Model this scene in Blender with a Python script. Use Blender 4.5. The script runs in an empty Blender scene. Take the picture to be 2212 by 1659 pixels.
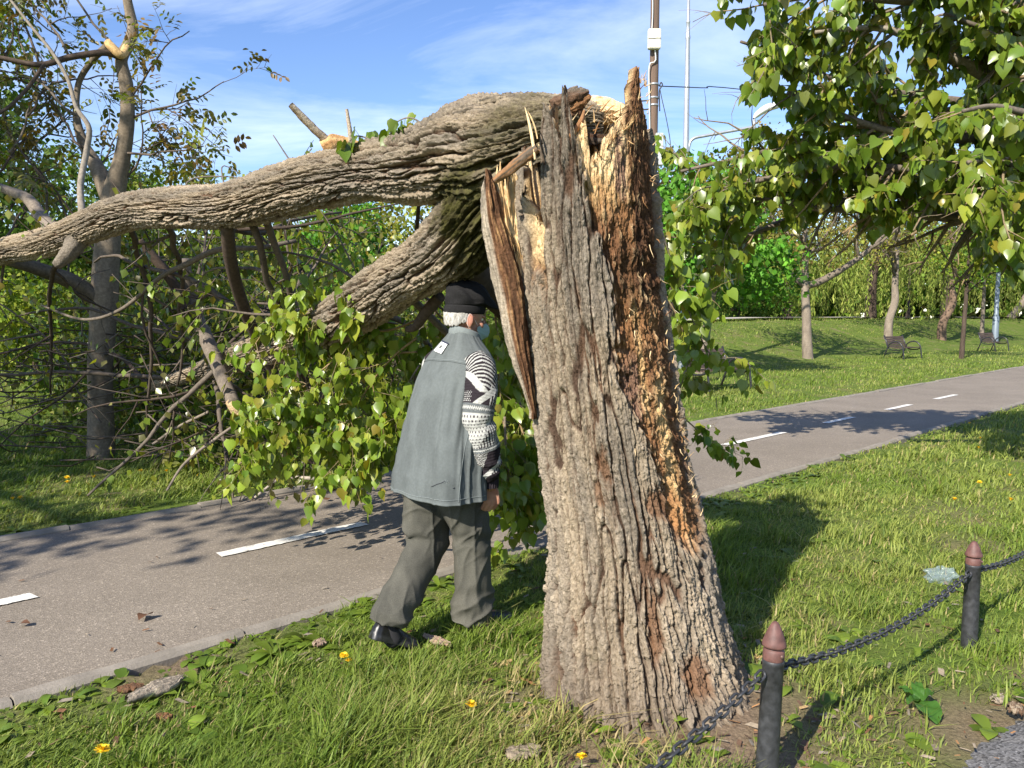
import bpy, bmesh, math, random
import numpy as np
from mathutils import Vector, Matrix
R = math.radians
SC = bpy.context.scene
COL = SC.collection
# ------------------------------------------------------------------ camera, sky, sun, exposure
EYE, PITCH, FPX = 1.55, R(4.7), 788.0
cam_d = bpy.data.cameras.new('camera')
cam = bpy.data.objects.new('camera', cam_d); COL.objects.link(cam)
cam.location = (0, 0, EYE); cam.rotation_euler = (R(90) - PITCH, 0, 0)
cam_d.sensor_width = 36.0; cam_d.lens = 36.0 * FPX / 1024.0
cam_d.clip_start = 0.05; cam_d.clip_end = 3000
SC.camera = cam
SUN_EL, SUN_AZ = R(36.0), R(35.0)          # light travels towards azimuth SUN_AZ (clockwise from +Y)
world = bpy.data.worlds.new('World'); SC.world = world; world.use_nodes = True
wn, wl = world.node_tree.nodes, world.node_tree.links
wn.clear()
def node(t, typ, **kw):
    n = t.new(typ)
    for k, v in kw.items():
        if k in n.inputs.keys() if isinstance(k, str) else False: n.inputs[k].default_value = v
        else: setattr(n, k, v)
    return n
sky = wn.new('ShaderNodeTexSky'); sky.sky_type = 'NISHITA'; sky.sun_disc = False
sky.sun_elevation = SUN_EL; sky.sun_rotation = SUN_AZ + math.pi
sky.altitude = 100; sky.air_density = 1.0; sky.dust_density = 0.3; sky.ozone_density = 2.2
bg = wn.new('ShaderNodeBackground'); bg.inputs['Strength'].default_value = 0.115
wo = wn.new('ShaderNodeOutputWorld')
tc = wn.new('ShaderNodeTexCoord'); sep = wn.new('ShaderNodeSeparateXYZ'); wl.new(tc.outputs['Generated'], sep.inputs[0])
# thin cirrus: the view direction meets a flat cloud layer high above
zz = wn.new('ShaderNodeMath'); zz.operation = 'MAXIMUM'; zz.inputs[1].default_value = 0.06; wl.new(sep.outputs['Z'], zz.inputs[0])
dx = wn.new('ShaderNodeMath'); dx.operation = 'DIVIDE'; wl.new(sep.outputs['X'], dx.inputs[0]); wl.new(zz.outputs[0], dx.inputs[1])
dy = wn.new('ShaderNodeMath'); dy.operation = 'DIVIDE'; wl.new(sep.outputs['Y'], dy.inputs[0]); wl.new(zz.outputs[0], dy.inputs[1])
cmb = wn.new('ShaderNodeCombineXYZ'); wl.new(dx.outputs[0], cmb.inputs[0]); wl.new(dy.outputs[0], cmb.inputs[1])
mpw = wn.new('ShaderNodeMapping'); mpw.inputs['Location'].default_value = (1.4, 7.7, 0); mpw.inputs['Rotation'].default_value = (0, 0, 0.35); mpw.inputs['Scale'].default_value = (0.5, 0.5, 1)
wl.new(cmb.outputs[0], mpw.inputs[0])
n1 = wn.new('ShaderNodeTexNoise'); n1.inputs['Scale'].default_value = 1.0; n1.inputs['Detail'].default_value = 9; n1.inputs['Roughness'].default_value = 0.62; n1.inputs['Distortion'].default_value = 0.9
wl.new(mpw.outputs[0], n1.inputs['Vector'])
n2 = wn.new('ShaderNodeTexNoise'); n2.inputs['Scale'].default_value = 0.33; n2.inputs['Detail'].default_value = 2
wl.new(mpw.outputs[0], n2.inputs['Vector'])
r1 = wn.new('ShaderNodeMapRange'); r1.inputs['From Min'].default_value = 0.40; r1.inputs['From Max'].default_value = 0.80; wl.new(n1.outputs['Fac'], r1.inputs['Value'])
r2 = wn.new('ShaderNodeMapRange'); r2.inputs['From Min'].default_value = 0.36; r2.inputs['From Max'].default_value = 0.62; wl.new(n2.outputs['Fac'], r2.inputs['Value'])
mu = wn.new('ShaderNodeMath'); mu.operation = 'MULTIPLY'; wl.new(r1.outputs[0], mu.inputs[0]); wl.new(r2.outputs[0], mu.inputs[1])
mix = wn.new('ShaderNodeMix'); mix.data_type = 'RGBA'
wl.new(mu.outputs[0], mix.inputs['Factor']); hs = wn.new('ShaderNodeHueSaturation'); hs.inputs['Hue'].default_value = 0.512; hs.inputs['Saturation'].default_value = 1.15; wl.new(sky.outputs[0], hs.inputs['Color']); wl.new(hs.outputs[0], mix.inputs['A']); mix.inputs['B'].default_value = (6.4, 7.0, 7.9, 1)
wl.new(mix.outputs['Result'], bg.inputs['Color']); wl.new(bg.outputs[0], wo.inputs[0])
sun_d = bpy.data.lights.new('sun', 'SUN'); sun_d.energy = 4.6; sun_d.angle = R(0.53); sun_d.color = (1.0, 0.93, 0.82)
sun = bpy.data.objects.new('sun', sun_d); COL.objects.link(sun)
sdir = Vector((math.sin(SUN_AZ) * math.cos(SUN_EL), math.cos(SUN_AZ) * math.cos(SUN_EL), -math.sin(SUN_EL)))
sun.rotation_euler = sdir.to_track_quat('-Z', 'Y').to_euler(); sun.location = (-20, -20, 30)
SC.view_settings.view_transform = 'Standard'; SC.view_settings.look = 'None'
SC.view_settings.exposure = 0.95; SC.view_settings.gamma = 1.0
SC.render.engine = 'CYCLES'
cy = SC.cycles
cy.max_bounces = 6; cy.diffuse_bounces = 3; cy.glossy_bounces = 2; cy.transmission_bounces = 4; cy.transparent_max_bounces = 6
cy.use_denoising = True
try: cy.denoiser = 'OPENIMAGEDENOISE'
except Exception: pass
cy.caustics_reflective = False; cy.caustics_refractive = False
# ------------------------------------------------------------------ design-time helpers: measured pixel + real distance -> world
KP = 1024.0 / 2212.0 / FPX
CP, SP = math.cos(PITCH), math.sin(PITCH)
def at(px, py, Y):
    u, v = (px - 1106) * KP, (829.5 - py) * KP
    t = Y / (CP + v * SP)
    return np.array((u * t, Y, EYE + (-SP + v * CP) * t))
def gr(px, py, z=0.0):
    u, v = (px - 1106) * KP, (829.5 - py) * KP
    t = (EYE - z) / (SP - v * CP)
    return np.array((u * t, (CP + v * SP) * t, z))
def ats(rows): return np.array([at(*r[:3]) for r in rows])
# ------------------------------------------------------------------ noise (numpy)
def _h(i, j, k, s):
    i = i.astype(np.int64); j = j.astype(np.int64); k = k.astype(np.int64)
    n = (i * 73856093) ^ (j * 19349663) ^ (k * 83492791) ^ (s * 2654435761)
    n &= 0xffffffff
    n = ((n ^ (n >> 15)) * 2246822519) & 0xffffffff
    n = ((n ^ (n >> 13)) * 3266489917) & 0xffffffff
    n ^= n >> 16
    return (n & 0xffffff) / float(0x1000000)
def vn(x, y, z=None, s=0):
    x = np.asarray(x, float); y = np.asarray(y, float); z = np.zeros_like(x) if z is None else np.asarray(z, float)
    x, y, z = np.broadcast_arrays(x, y, z)
    i, j, k = np.floor(x), np.floor(y), np.floor(z)
    f, g, h = x - i, y - j, z - k
    f = f * f * (3 - 2 * f); g = g * g * (3 - 2 * g); h = h * h * (3 - 2 * h)
    out = 0
    for a in (0, 1):
        for b in (0, 1):
            for c in (0, 1):
                out = out + _h(i + a, j + b, k + c, s) * (f if a else 1 - f) * (g if b else 1 - g) * (h if c else 1 - h)
    return out * 2 - 1
def fbm(x, y, z=None, s=0, o=4, g=0.5):
    a, t, out = 1.0, 0.0, 0
    x = np.asarray(x, float); y = np.asarray(y, float)
    z = np.zeros_like(x) if z is None else np.asarray(z, float)
    for q in range(o):
        out = out + a * vn(x, y, z, s + q * 17); t += a; a *= g; x = x * 2.03; y = y * 2.03; z = z * 2.03
    return out / t
def worley(x, y, s=0, per=None):
    i, j = np.floor(x), np.floor(y)
    F1 = np.full(np.shape(x), 9.0); F2 = F1.copy(); ID = np.zeros(np.shape(x))
    for a in (-1, 0, 1):
        for b in (-1, 0, 1):
            ci, cj = i + a, j + b
            wi = np.mod(ci, per) if per else ci
            k0 = np.zeros_like(ci)
            px = ci + 0.1 + 0.8 * _h(wi, cj, k0, s); py = cj + 0.1 + 0.8 * _h(wi, cj, k0 + 1, s)
            d = np.hypot(px - x, py - y); idv = _h(wi, cj, k0 + 2, s)
            m = d < F1
            F2 = np.where(m, F1, np.minimum(F2, d)); ID = np.where(m, idv, ID); F1 = np.where(m, d, F1)
    return F1, F2, ID
def ss(a, b, x):
    t = np.clip((np.asarray(x, float) - a) / (b - a), 0, 1); return t * t * (3 - 2 * t)
def lerp(a, b, t):
    t = np.asarray(t, float)
    a = np.asarray(a, float); b = np.asarray(b, float)
    if a.ndim == 1 and t.ndim >= 1 or b.ndim == 1 and t.ndim >= 1 or a.ndim > t.ndim: t = t[..., None]
    return a + (b - a) * t
def sc(r, g, b):
    f = lambda c: (c / 255 / 12.92) if c <= 10.3 else ((c / 255 + 0.055) / 1.055) ** 2.4
    return np.array((f(r), f(g), f(b)))
def nrm(v):
    v = np.asarray(v, float); return v / np.maximum(np.linalg.norm(v, axis=-1, keepdims=True), 1e-9)
# ------------------------------------------------------------------ mesh helpers
def raw_mesh(name, V, faces, smooth=True, cols=None):
    """faces: list of int arrays, each (m, k)"""
    me = bpy.data.meshes.new(name)
    V = np.asarray(V, np.float32)
    faces = [np.asarray(f, np.int32) for f in faces if len(f)]
    me.vertices.add(len(V)); me.vertices.foreach_set('co', V.ravel())
    loops = np.concatenate([f.ravel() for f in faces]); me.loops.add(len(loops)); me.loops.foreach_set('vertex_index', loops)
    tot = np.concatenate([np.full(len(f), f.shape[1], np.int32) for f in faces])
    st = np.concatenate(([0], np.cumsum(tot)[:-1])).astype(np.int32)
    me.polygons.add(len(tot)); me.polygons.foreach_set('loop_start', st); me.polygons.foreach_set('loop_total', tot)
    me.polygons.foreach_set('use_smooth', np.full(len(tot), bool(smooth)))
    me.update(calc_edges=True)
    if cols is not None:
        c = np.ones((len(V), 4), np.float32); c[:, :3] = np.clip(cols, 0, 1)
        at_ = me.color_attributes.new('Col', 'FLOAT_COLOR', 'POINT'); at_.data.foreach_set('color', c.ravel())
    return me
def put(name, me, mat=None, parent=None):
    o = bpy.data.objects.new(name, me); COL.objects.link(o)
    if mat is not None and me is not None: me.materials.append(mat)
    if parent is not None:
        o.parent = parent; q = parent
        while q.parent: q = q.parent
        if me is not None and tuple(q.location) != (0, 0, 0): me.transform(Matrix.Translation(-Vector(q.location)))   # parts are built in world metres
    return o
def mesh(name, V, faces, mat, parent=None, smooth=True, cols=None):
    return put(name, raw_mesh(name, V, faces, smooth, cols), mat, parent)
def empty(name, loc=(0, 0, 0), label=None, cat=None, group=None):
    o = bpy.data.objects.new(name, None); COL.objects.link(o); o.location = loc; o.empty_display_size = 0.1
    return tag(o, label, cat, group)
def tag(o, label=None, cat=None, group=None, kind=None):
    if label: o['label'] = label
    if cat: o['category'] = cat
    if group: o['group'] = group
    if kind: o['kind'] = kind
    return o
class MB:
    """collects shapes into ONE mesh"""
    def __init__(s): s.V = []; s.F = {}; s.n = 0; s.C = []
    def add(s, V, *faces, col=None):
        V = np.asarray(V, float).reshape(-1, 3)
        for f in faces:
            f = np.asarray(f, int)
            if len(f): s.F.setdefault(f.shape[1], []).append(f + s.n)
        s.V.append(V); s.n += len(V)
        c = np.zeros((len(V), 3)) + (np.array((.5, .5, .5)) if col is None else np.asarray(col, float)); s.C.append(c)
    def build(s, name, mat, parent=None, smooth=True, colour=True):
        return mesh(name, np.concatenate(s.V), [np.concatenate(f) for f in s.F.values()], mat, parent, smooth, np.concatenate(s.C) if colour else None)
    def tube(s, pts, rad, n=8, col=None, cap=True):
        V, Q, T = tube(pts, rad, n, cap); s.add(V, Q, T, col=col)
    def box(s, c, d, rot=None, col=None):
        c = np.asarray(c, float); d = np.asarray(d, float) / 2
        v = np.array([(x, y, z) for x in (-1, 1) for y in (-1, 1) for z in (-1, 1)]) * d
        if rot is not None: v = v @ np.asarray(rot, float).T
        s.add(v + c, [(0, 1, 3, 2), (4, 6, 7, 5), (0, 4, 5, 1), (2, 3, 7, 6), (0, 2, 6, 4), (1, 5, 7, 3)], col=col)
def frames(P):
    P = np.asarray(P, float); T = np.gradient(P, axis=0); T = nrm(T)
    up = np.array((0, 0, 1.0)) if abs(T[0][2]) < 0.9 else np.array((0, -1.0, 0))
    N = np.zeros_like(P); n = nrm(up - T[0] * (up @ T[0]))
    for i in range(len(P)):
        n = n - T[i] * (n @ T[i]); n = n / max(np.linalg.norm(n), 1e-9); N[i] = n
    return T, N, np.cross(T, N)
def grid_q(nr, nc, wrap=True):
    i = np.arange(nr - 1)[:, None]; j = np.arange(nc if wrap else nc - 1)[None, :]; j2 = (j + 1) % nc
    return np.stack([i * nc + j, i * nc + j2, (i + 1) * nc + j2, (i + 1) * nc + j], -1).reshape(-1, 4)
def tube(P, rad, n=8, cap=True):
    P = np.asarray(P, float); T, N, B = frames(P)
    rad = np.broadcast_to(np.asarray(rad, float), (len(P),))
    a = np.linspace(0, 2 * np.pi, n, endpoint=False)
    V = P[:, None] + rad[:, None, None] * (np.cos(a)[None, :, None] * N[:, None] + np.sin(a)[None, :, None] * B[:, None])
    V = V.reshape(-1, 3); Q = grid_q(len(P), n); Tr = []
    if cap:
        V = np.concatenate([V, P[:1], P[-1:]]); m = len(P) * n
        for j in range(n):
            Tr.append((m, (j + 1) % n, j)); Tr.append((m + 1, m - n + j, m - n + (j + 1) % n))
    return V, Q, np.array(Tr, int).reshape(-1, 3)
def lathe(prof, n=16, loc=(0, 0, 0)):
    prof = np.asarray(prof, float); a = np.linspace(0, 2 * np.pi, n, endpoint=False)
    V = np.stack([prof[:, 0:1] * np.cos(a), prof[:, 0:1] * np.sin(a), np.repeat(prof[:, 1:2], n, 1)], -1).reshape(-1, 3) + np.asarray(loc, float)
    return V, grid_q(len(prof), n)
def spline(P, m, rad=None):
    """Catmull-Rom through P, m samples; optional per-point values interpolated alike"""
    P = np.asarray(P, float); n = len(P)
    L = np.concatenate(([0], np.cumsum(np.linalg.norm(np.diff(P, axis=0), axis=1)))); L /= L[-1]
    tt = np.linspace(0, 1, m); k = np.clip(np.searchsorted(L, tt, 'right') - 1, 0, n - 2)
    f = (tt - L[k]) / np.maximum(L[k + 1] - L[k], 1e-9)
    def ev(A):
        A = np.asarray(A, float); E = np.concatenate([2 * A[:1] - A[1:2], A, 2 * A[-1:] - A[-2:-1]])
        p0, p1, p2, p3 = E[k], E[k + 1], E[k + 2], E[k + 3]; ff = f.reshape((-1,) + (1,) * (A.ndim - 1))
        return 0.5 * (2 * p1 + (p2 - p0) * ff + (2 * p0 - 5 * p1 + 4 * p2 - p3) * ff ** 2 + (3 * p1 - p0 - 3 * p2 + p3) * ff ** 3)
    if rad is None: return ev(P)
    return ev(P), np.interp(tt, L, np.asarray(rad, float))
# ------------------------------------------------------------------ materials
def new_mat(name):
    m = bpy.data.materials.new(name); m.use_nodes = True; t = m.node_tree; t.nodes.clear()
    out = t.nodes.new('ShaderNodeOutputMaterial'); p = t.nodes.new('ShaderNodeBsdfPrincipled'); t.links.new(p.outputs[0], out.inputs[0])
    return m, t, p, out
def _noise(t, scale, detail=4, rough=0.55, stretch=None):
    tcn = t.nodes.new('ShaderNodeTexCoord'); n = t.nodes.new('ShaderNodeTexNoise')
    n.inputs['Scale'].default_value = scale; n.inputs['Detail'].default_value = detail; n.inputs['Roughness'].default_value = rough
    if stretch:
        mp = t.nodes.new('ShaderNodeMapping'); mp.inputs['Scale'].default_value = stretch; t.links.new(tcn.outputs['Object'], mp.inputs[0]); t.links.new(mp.outputs[0], n.inputs['Vector'])
    else: t.links.new(tcn.outputs['Object'], n.inputs['Vector'])
    return n
def mat(name, col=None, rough=0.6, metal=0.0, nscale=None, namt=0.25, bump=0.0, bscale=40, bdist=0.01, spec=0.5, stretch=None, col2=None, bdetail=5):
    """plain or vertex-coloured ('Col') principled with noise mottling and bump"""
    m, t, p, out = new_mat(name)
    p.inputs['Roughness'].default_value = rough; p.inputs['Metallic'].default_value = metal; p.inputs['Specular IOR Level'].default_value = spec
    if col is None:
        a = t.nodes.new('ShaderNodeAttribute'); a.attribute_name = 'Col'; src = a.outputs['Color']
    else:
        rgb = t.nodes.new('ShaderNodeRGB'); rgb.outputs[0].default_value = (*col, 1); src = rgb.outputs[0]
    if nscale:
        n = _noise(t, nscale, 5, 0.6, stretch)
        if col2 is not None:
            mr = t.nodes.new('ShaderNodeMapRange'); mr.inputs['From Min'].default_value = 0.38; mr.inputs['From Max'].default_value = 0.64; t.links.new(n.outputs['Fac'], mr.inputs['Value'])
            mx = t.nodes.new('ShaderNodeMix'); mx.data_type = 'RGBA'; t.links.new(mr.outputs[0], mx.inputs['Factor']); t.links.new(src, mx.inputs['A']); mx.inputs['B'].default_value = (*col2, 1); src = mx.outputs['Result']
        else:
            mr = t.nodes.new('ShaderNodeMapRange'); mr.inputs['From Min'].default_value = 0.3; mr.inputs['From Max'].default_value = 0.7
            mr.inputs['To Min'].default_value = 1 - namt; mr.inputs['To Max'].default_value = 1 + namt; t.links.new(n.outputs['Fac'], mr.inputs['Value'])
            vm = t.nodes.new('ShaderNodeVectorMath'); vm.operation = 'SCALE'; t.links.new(src, vm.inputs[0]); t.links.new(mr.outputs[0], vm.inputs['Scale']); src = vm.outputs[0]
    t.links.new(src, p.inputs['Base Color'])
    if bump:
        b = t.nodes.new('ShaderNodeBump'); b.inputs['Strength'].default_value = bump; b.inputs['Distance'].default_value = bdist
        n = _noise(t, bscale, bdetail, 0.65, stretch); t.links.new(n.outputs['Fac'], b.inputs['Height']); t.links.new(b.outputs[0], p.inputs['Normal'])
    return m
def leaf_mat(name, rough=0.35, trans=0.3, tint=(1.25, 1.2, 0.45), spec=0.5):
    m, t, p, out = new_mat(name)
    a = t.nodes.new('ShaderNodeAttribute'); a.attribute_name = 'Col'
    t.links.new(a.outputs['Color'], p.inputs['Base Color']); p.inputs['Roughness'].default_value = rough; p.inputs['Specular IOR Level'].default_value = spec
    tr = t.nodes.new('ShaderNodeBsdfTranslucent'); vm = t.nodes.new('ShaderNodeVectorMath'); vm.operation = 'MULTIPLY'; vm.inputs[1].default_value = tint
    t.links.new(a.outputs['Color'], vm.inputs[0]); t.links.new(vm.outputs[0], tr.inputs['Color'])
    mx = t.nodes.new('ShaderNodeMixShader'); mx.inputs[0].default_value = trans
    t.links.new(p.outputs[0], mx.inputs[1]); t.links.new(tr.outputs[0], mx.inputs[2]); t.links.new(mx.outputs[0], out.inputs[0])
    return m
# ------------------------------------------------------------------ SETTING: terrain, path, kerbs, markings
Q2 = math.sqrt(0.5)
PN0, PN1 = 3.56, 6.40                     # near and far outer edge of the cycle path (offset n)
def ns(x, y): return (y - x) * Q2, (x + y) * Q2
def xy(n, s): return (s - n) * Q2, (s + n) * Q2
def gz(x, y):
    x = np.asarray(x, float); y = np.asarray(y, float); n, s = ns(x, y)
    H = np.interp(s, (-10, 4, 37, 80), (0.75, 0.85, 1.52, 1.6))
    e = ss(12.6, 18.6, n + 0.5 * vn(x * .2, y * .2, s=5)) * H
    off = np.maximum(np.maximum(PN0 - n, n - PN1), 0)
    b = (fbm(x * .9, y * .9, s=3, o=3) * 0.035 + 0.02) * ss(0.05, 0.7, off)
    r = np.hypot(x - 0.62, y - 3.2)
    return e + b - 0.012 + .026 * np.exp(-off / .25) * (off > 0) + 0.05 * np.exp(-(r / 0.55) ** 2)
def sheet_axis(lims):
    out = []
    for a, b, st in lims: out += list(np.arange(a, b, st))
    return np.array(out + [lims[-1][1]])
gx = sheet_axis([(-420, -60, 40), (-60, -14, 2), (-14, -3.6, .4), (-3.6, 5, .1), (5, 16, .4), (16, 70, 2), (70, 500, 40)])
gy = sheet_axis([(-60, -4, 8), (-4, 1, .5), (1, 6.5, .1), (6.5, 24, .4), (24, 80, 2), (80, 600, 40)])
GX, GY = np.meshgrid(gx, gy, indexing='ij')
GZ = gz(GX, GY)
nn, _s = ns(GX, GY)
GZ = np.where((nn > PN0 + .03) & (nn < PN1 - .03), GZ - 0.045, GZ)
def ground_mat():
    m, t, p, out = new_mat('soil_and_turf')
    p.inputs['Roughness'].default_value = 0.95; p.inputs['Specular IOR Level'].default_value = 0.1
    n = _noise(t, 1.6, 8, 0.65); cr = t.nodes.new('ShaderNodeValToRGB')
    e = cr.color_ramp.elements; e[0].position = 0.34; e[0].color = (0.085, 0.135, 0.022, 1); e[1].position = 0.76; e[1].color = (0.20, 0.15, 0.09, 1)
    x = e.new(0.52); x.color = (0.115, 0.155, 0.03, 1)
    t.links.new(n.outputs['Fac'], cr.inputs[0])
    at_ = t.nodes.new('ShaderNodeAttribute'); at_.attribute_name = 'Col'; sm = t.nodes.new('ShaderNodeMix'); sm.data_type = 'RGBA'; sp_ = t.nodes.new('ShaderNodeSeparateColor'); t.links.new(at_.outputs['Color'], sp_.inputs[0]); t.links.new(sp_.outputs[0], sm.inputs['Factor']); t.links.new(cr.outputs[0], sm.inputs['A']); sm.inputs['B'].default_value = (.20, .145, .095, 1)
    n2 = _noise(t, 60, 6, 0.7); mr = t.nodes.new('ShaderNodeMapRange'); mr.inputs['To Min'].default_value = 0.55; mr.inputs['To Max'].default_value = 1.45; mr.inputs['From Min'].default_value = .3; mr.inputs['From Max'].default_value = .7
    t.links.new(n2.outputs['Fac'], mr.inputs['Value']); vm = t.nodes.new('ShaderNodeVectorMath'); vm.operation = 'SCALE'
    t.links.new(sm.outputs['Result'], vm.inputs[0]); t.links.new(mr.outputs[0], vm.inputs['Scale']); t.links.new(vm.outputs[0], p.inputs['Base Color'])
    b = t.nodes.new('ShaderNodeBump'); b.inputs['Strength'].default_value = 0.8; b.inputs['Distance'].default_value = 0.02
    n3 = _noise(t, 45, 8, 0.7); t.links.new(n3.outputs['Fac'], b.inputs['Height']); t.links.new(b.outputs[0], p.inputs['Normal'])
    return m
def soil_mask(x, y):
    k = .9 * np.exp(-((x - 1.85) / .6) ** 2 - ((y - 2.85) / .36) ** 2) + .9 * np.exp(-(np.hypot(x - .62, y - 3.05) / .60) ** 4) + .9 * np.exp(-((x - .15) / .3) ** 2 - ((y - 2.5) / .2) ** 2) + .8 * np.exp(-((x - .95) / .3) ** 2 - ((y - 2.45) / .2) ** 2) + .7 * np.exp(-((x - 3.3) / .8) ** 2 - ((y - 17.6) / .7) ** 2)
    n_, s_ = ns(x, y); k = k + .7 * np.exp(-((n_ - PN0 + .12) / .12) ** 2) * ss(-.1, .5, fbm(x * 1.6, y * 1.6, s=15, o=3))
    return np.clip(k + .55 * ss(.25, .6, fbm(x * 1.3, y * 1.3, s=17, o=4)) * (np.hypot(x, y) < 9), 0, 1)
sm_ = soil_mask(GX, GY); g = mesh('ground', np.stack([GX, GY, GZ], -1).reshape(-1, 3), [grid_q(len(gx), len(gy), False)[:, ::-1]], ground_mat(), cols=np.repeat(sm_.reshape(-1, 1), 3, 1)); tag(g, kind='structure')

def asphalt_mat(name, c0, c1, speck=0.5):
    m, t, p, out = new_mat(name); p.inputs['Roughness'].default_value = 0.88; p.inputs['Specular IOR Level'].default_value = 0.25
    n = _noise(t, 0.9, 6, 0.6); cr = t.nodes.new('ShaderNodeMix'); cr.data_type = 'RGBA'; cr.inputs['A'].default_value = (*c0, 1); cr.inputs['B'].default_value = (*c1, 1)
    mr = t.nodes.new('ShaderNodeMapRange'); mr.inputs['From Min'].default_value = .35; mr.inputs['From Max'].default_value = .65; t.links.new(n.outputs['Fac'], mr.inputs['Value']); t.links.new(mr.outputs[0], cr.inputs['Factor'])
    tcn = t.nodes.new('ShaderNodeTexCoord'); vo = t.nodes.new('ShaderNodeTexVoronoi'); vo.inputs['Scale'].default_value = 120; t.links.new(tcn.outputs['Object'], vo.inputs['Vector'])
    sp = t.nodes.new('ShaderNodeSeparateColor'); t.links.new(vo.outputs['Color'], sp.inputs[0])
    m2 = t.nodes.new('ShaderNodeMapRange'); m2.inputs['To Min'].default_value = 1 - speck; m2.inputs['To Max'].default_value = 1 + speck; t.links.new(sp.outputs[0], m2.inputs['Value'])
    m3 = t.nodes.new('ShaderNodeMath'); m3.operation = 'GREATER_THAN'; m3.inputs[1].default_value = 0.93; t.links.new(sp.outputs[1], m3.inputs[0])
    m4 = t.nodes.new('ShaderNodeMath'); m4.operation = 'MULTIPLY_ADD'; m4.inputs[1].default_value = .55; t.links.new(m3.outputs[0], m4.inputs[0]); t.links.new(m2.outputs[0], m4.inputs[2])
    vm = t.nodes.new('ShaderNodeVectorMath'); vm.operation = 'SCALE'; t.links.new(cr.outputs['Result'], vm.inputs[0]); t.links.new(m4.outputs[0], vm.inputs['Scale']); t.links.new(vm.outputs[0], p.inputs['Base Color'])
    b = t.nodes.new('ShaderNodeBump'); b.inputs['Strength'].default_value = 0.4; b.inputs['Distance'].default_value = 0.005; t.links.new(vo.outputs['Distance'], b.inputs['Height']); t.links.new(b.outputs[0], p.inputs['Normal'])
    return m
KW = 0.095
s_ax = np.concatenate([np.arange(-30, -6, 2), np.arange(-6, 26, .25), np.arange(26, 160, 4)])
n_ax = np.linspace(PN0 + KW, PN1 - KW, 16)
NN, SS = np.meshgrid(n_ax, s_ax, indexing='ij'); X, Y = xy(NN, SS)
Z = 0.006 + 0.004 * fbm(X * .7, Y * .7, s=9, o=2)
p_ = mesh('cycle_path', np.stack([X, Y, Z], -1).reshape(-1, 3), [grid_q(len(n_ax), len(s_ax), False)], asphalt_mat('path_asphalt', (0.188, 0.158, 0.124), (0.232, 0.196, 0.155), .2)); tag(p_, kind='structure')
# concrete kerb blocks, one mesh per side (a border of the path)
M_kerb = mat('kerb_concrete', (0.25, 0.22, 0.18), 0.9, nscale=7, namt=0.22, bump=0.5, bscale=70, bdist=0.006, spec=0.2)
def kerb(name, n0, n1, top):
    b = MB(); rg = random.Random(5); s0 = -12.0
    while s0 < 60:
        L = 0.98; j = rg.uniform(-.006, .006); tz = top + rg.uniform(-.006, .006)
        prof = [(n0 + j, -0.1), (n0 + j, tz - .02), (n0 + .02 + j, tz), (n1 - .016 + j, tz), (n1 + j, tz - .014), (n1 + j, -0.1)]
        m_ = 6 if s0 < 20 else 2; V = []
        for i in range(m_):
            s_ = s0 + 0.004 + (L - .008) * i / (m_ - 1)
            for k, (n_, z_) in enumerate(prof):
                w = 0.004 * float(vn(s_ * 5, n_ * 9 + k, s=int(s0 * 7) & 63)) if k in (1, 2, 3, 4) else 0
                x_, y_ = xy(n_ + w, s_); V.append((x_, y_, z_ + w))
        q = grid_q(m_, 6, False)
        b.add(V, q, [(5, 4, 1, 0), ((m_ - 1) * 6, (m_ - 1) * 6 + 1, (m_ - 1) * 6 + 4, (m_ - 1) * 6 + 5), (4, 3, 2, 1), ((m_ - 1) * 6 + 1, (m_ - 1) * 6 + 2, (m_ - 1) * 6 + 3, (m_ - 1) * 6 + 4)])
        s0 += L
    return tag(b.build(name, M_kerb, smooth=False, colour=False), kind='structure')
kerb('kerb_near', PN0, PN0 + KW - .004, 0.026); kerb('kerb_far', PN1 - KW + .004, PN1, 0.03)
# painted dashes
def paint_mat():
    m, t, p, out = new_mat('white_road_paint'); p.inputs['Roughness'].default_value = 0.75; p.inputs['Base Color'].default_value = (.66, .63, .57, 1)
    n = _noise(t, 26, 8, 0.7); cr = t.nodes.new('ShaderNodeMix'); cr.data_type = 'RGBA'; cr.inputs['A'].default_value = (.2, .18, .16, 1); cr.inputs['B'].default_value = (.70, .67, .60, 1)
    mr = t.nodes.new('ShaderNodeMapRange'); mr.inputs['From Min'].default_value = .32; mr.inputs['From Max'].default_value = .46; t.links.new(n.outputs['Fac'], mr.inputs['Value']); t.links.new(mr.outputs[0], cr.inputs['Factor']); t.links.new(cr.outputs['Result'], p.inputs['Base Color'])
    return m
M_paint = paint_mat()
def s_at(px, py): g_ = gr(px, py); return ns(g_[0], g_[1])
dash = [((-90, 1340), (85, 1300)), ((472, 1200), (798, 1138)), ((1560, 963), (1716, 938)), ((1783, 916), (1868, 905)), ((1922, 887), (1990, 877)), ((2030, 864), (2088, 855))]
for (a, b_) in dash:
    (na, sa), (nb, sb) = s_at(*a), s_at(*b_)
    nc = 4.93
    rg = np.random.RandomState(int(sa * 10) & 255); m_ = 40
    s_ = np.linspace(sa, sb, m_); V = []
    for i, q in enumerate(s_):
        for sg in (-1, 1):
            x_, y_ = xy(nc + sg * (.055 + .003 * rg.randn()), q + (0.01 * rg.randn() if i in (0, m_ - 1) else 0)); V.append((x_, y_, 0.0135 + 0.004 * float(fbm(np.array(x_ * .7), np.array(y_ * .7), s=9, o=2))))
    V = np.array(V); q = np.arange(m_ - 1)[:, None] * 2 + np.array([[0, 2, 3, 1]])
    tag(mesh('path_marking', V, [q[:, ::-1]], M_paint, smooth=False), kind='structure')
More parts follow.
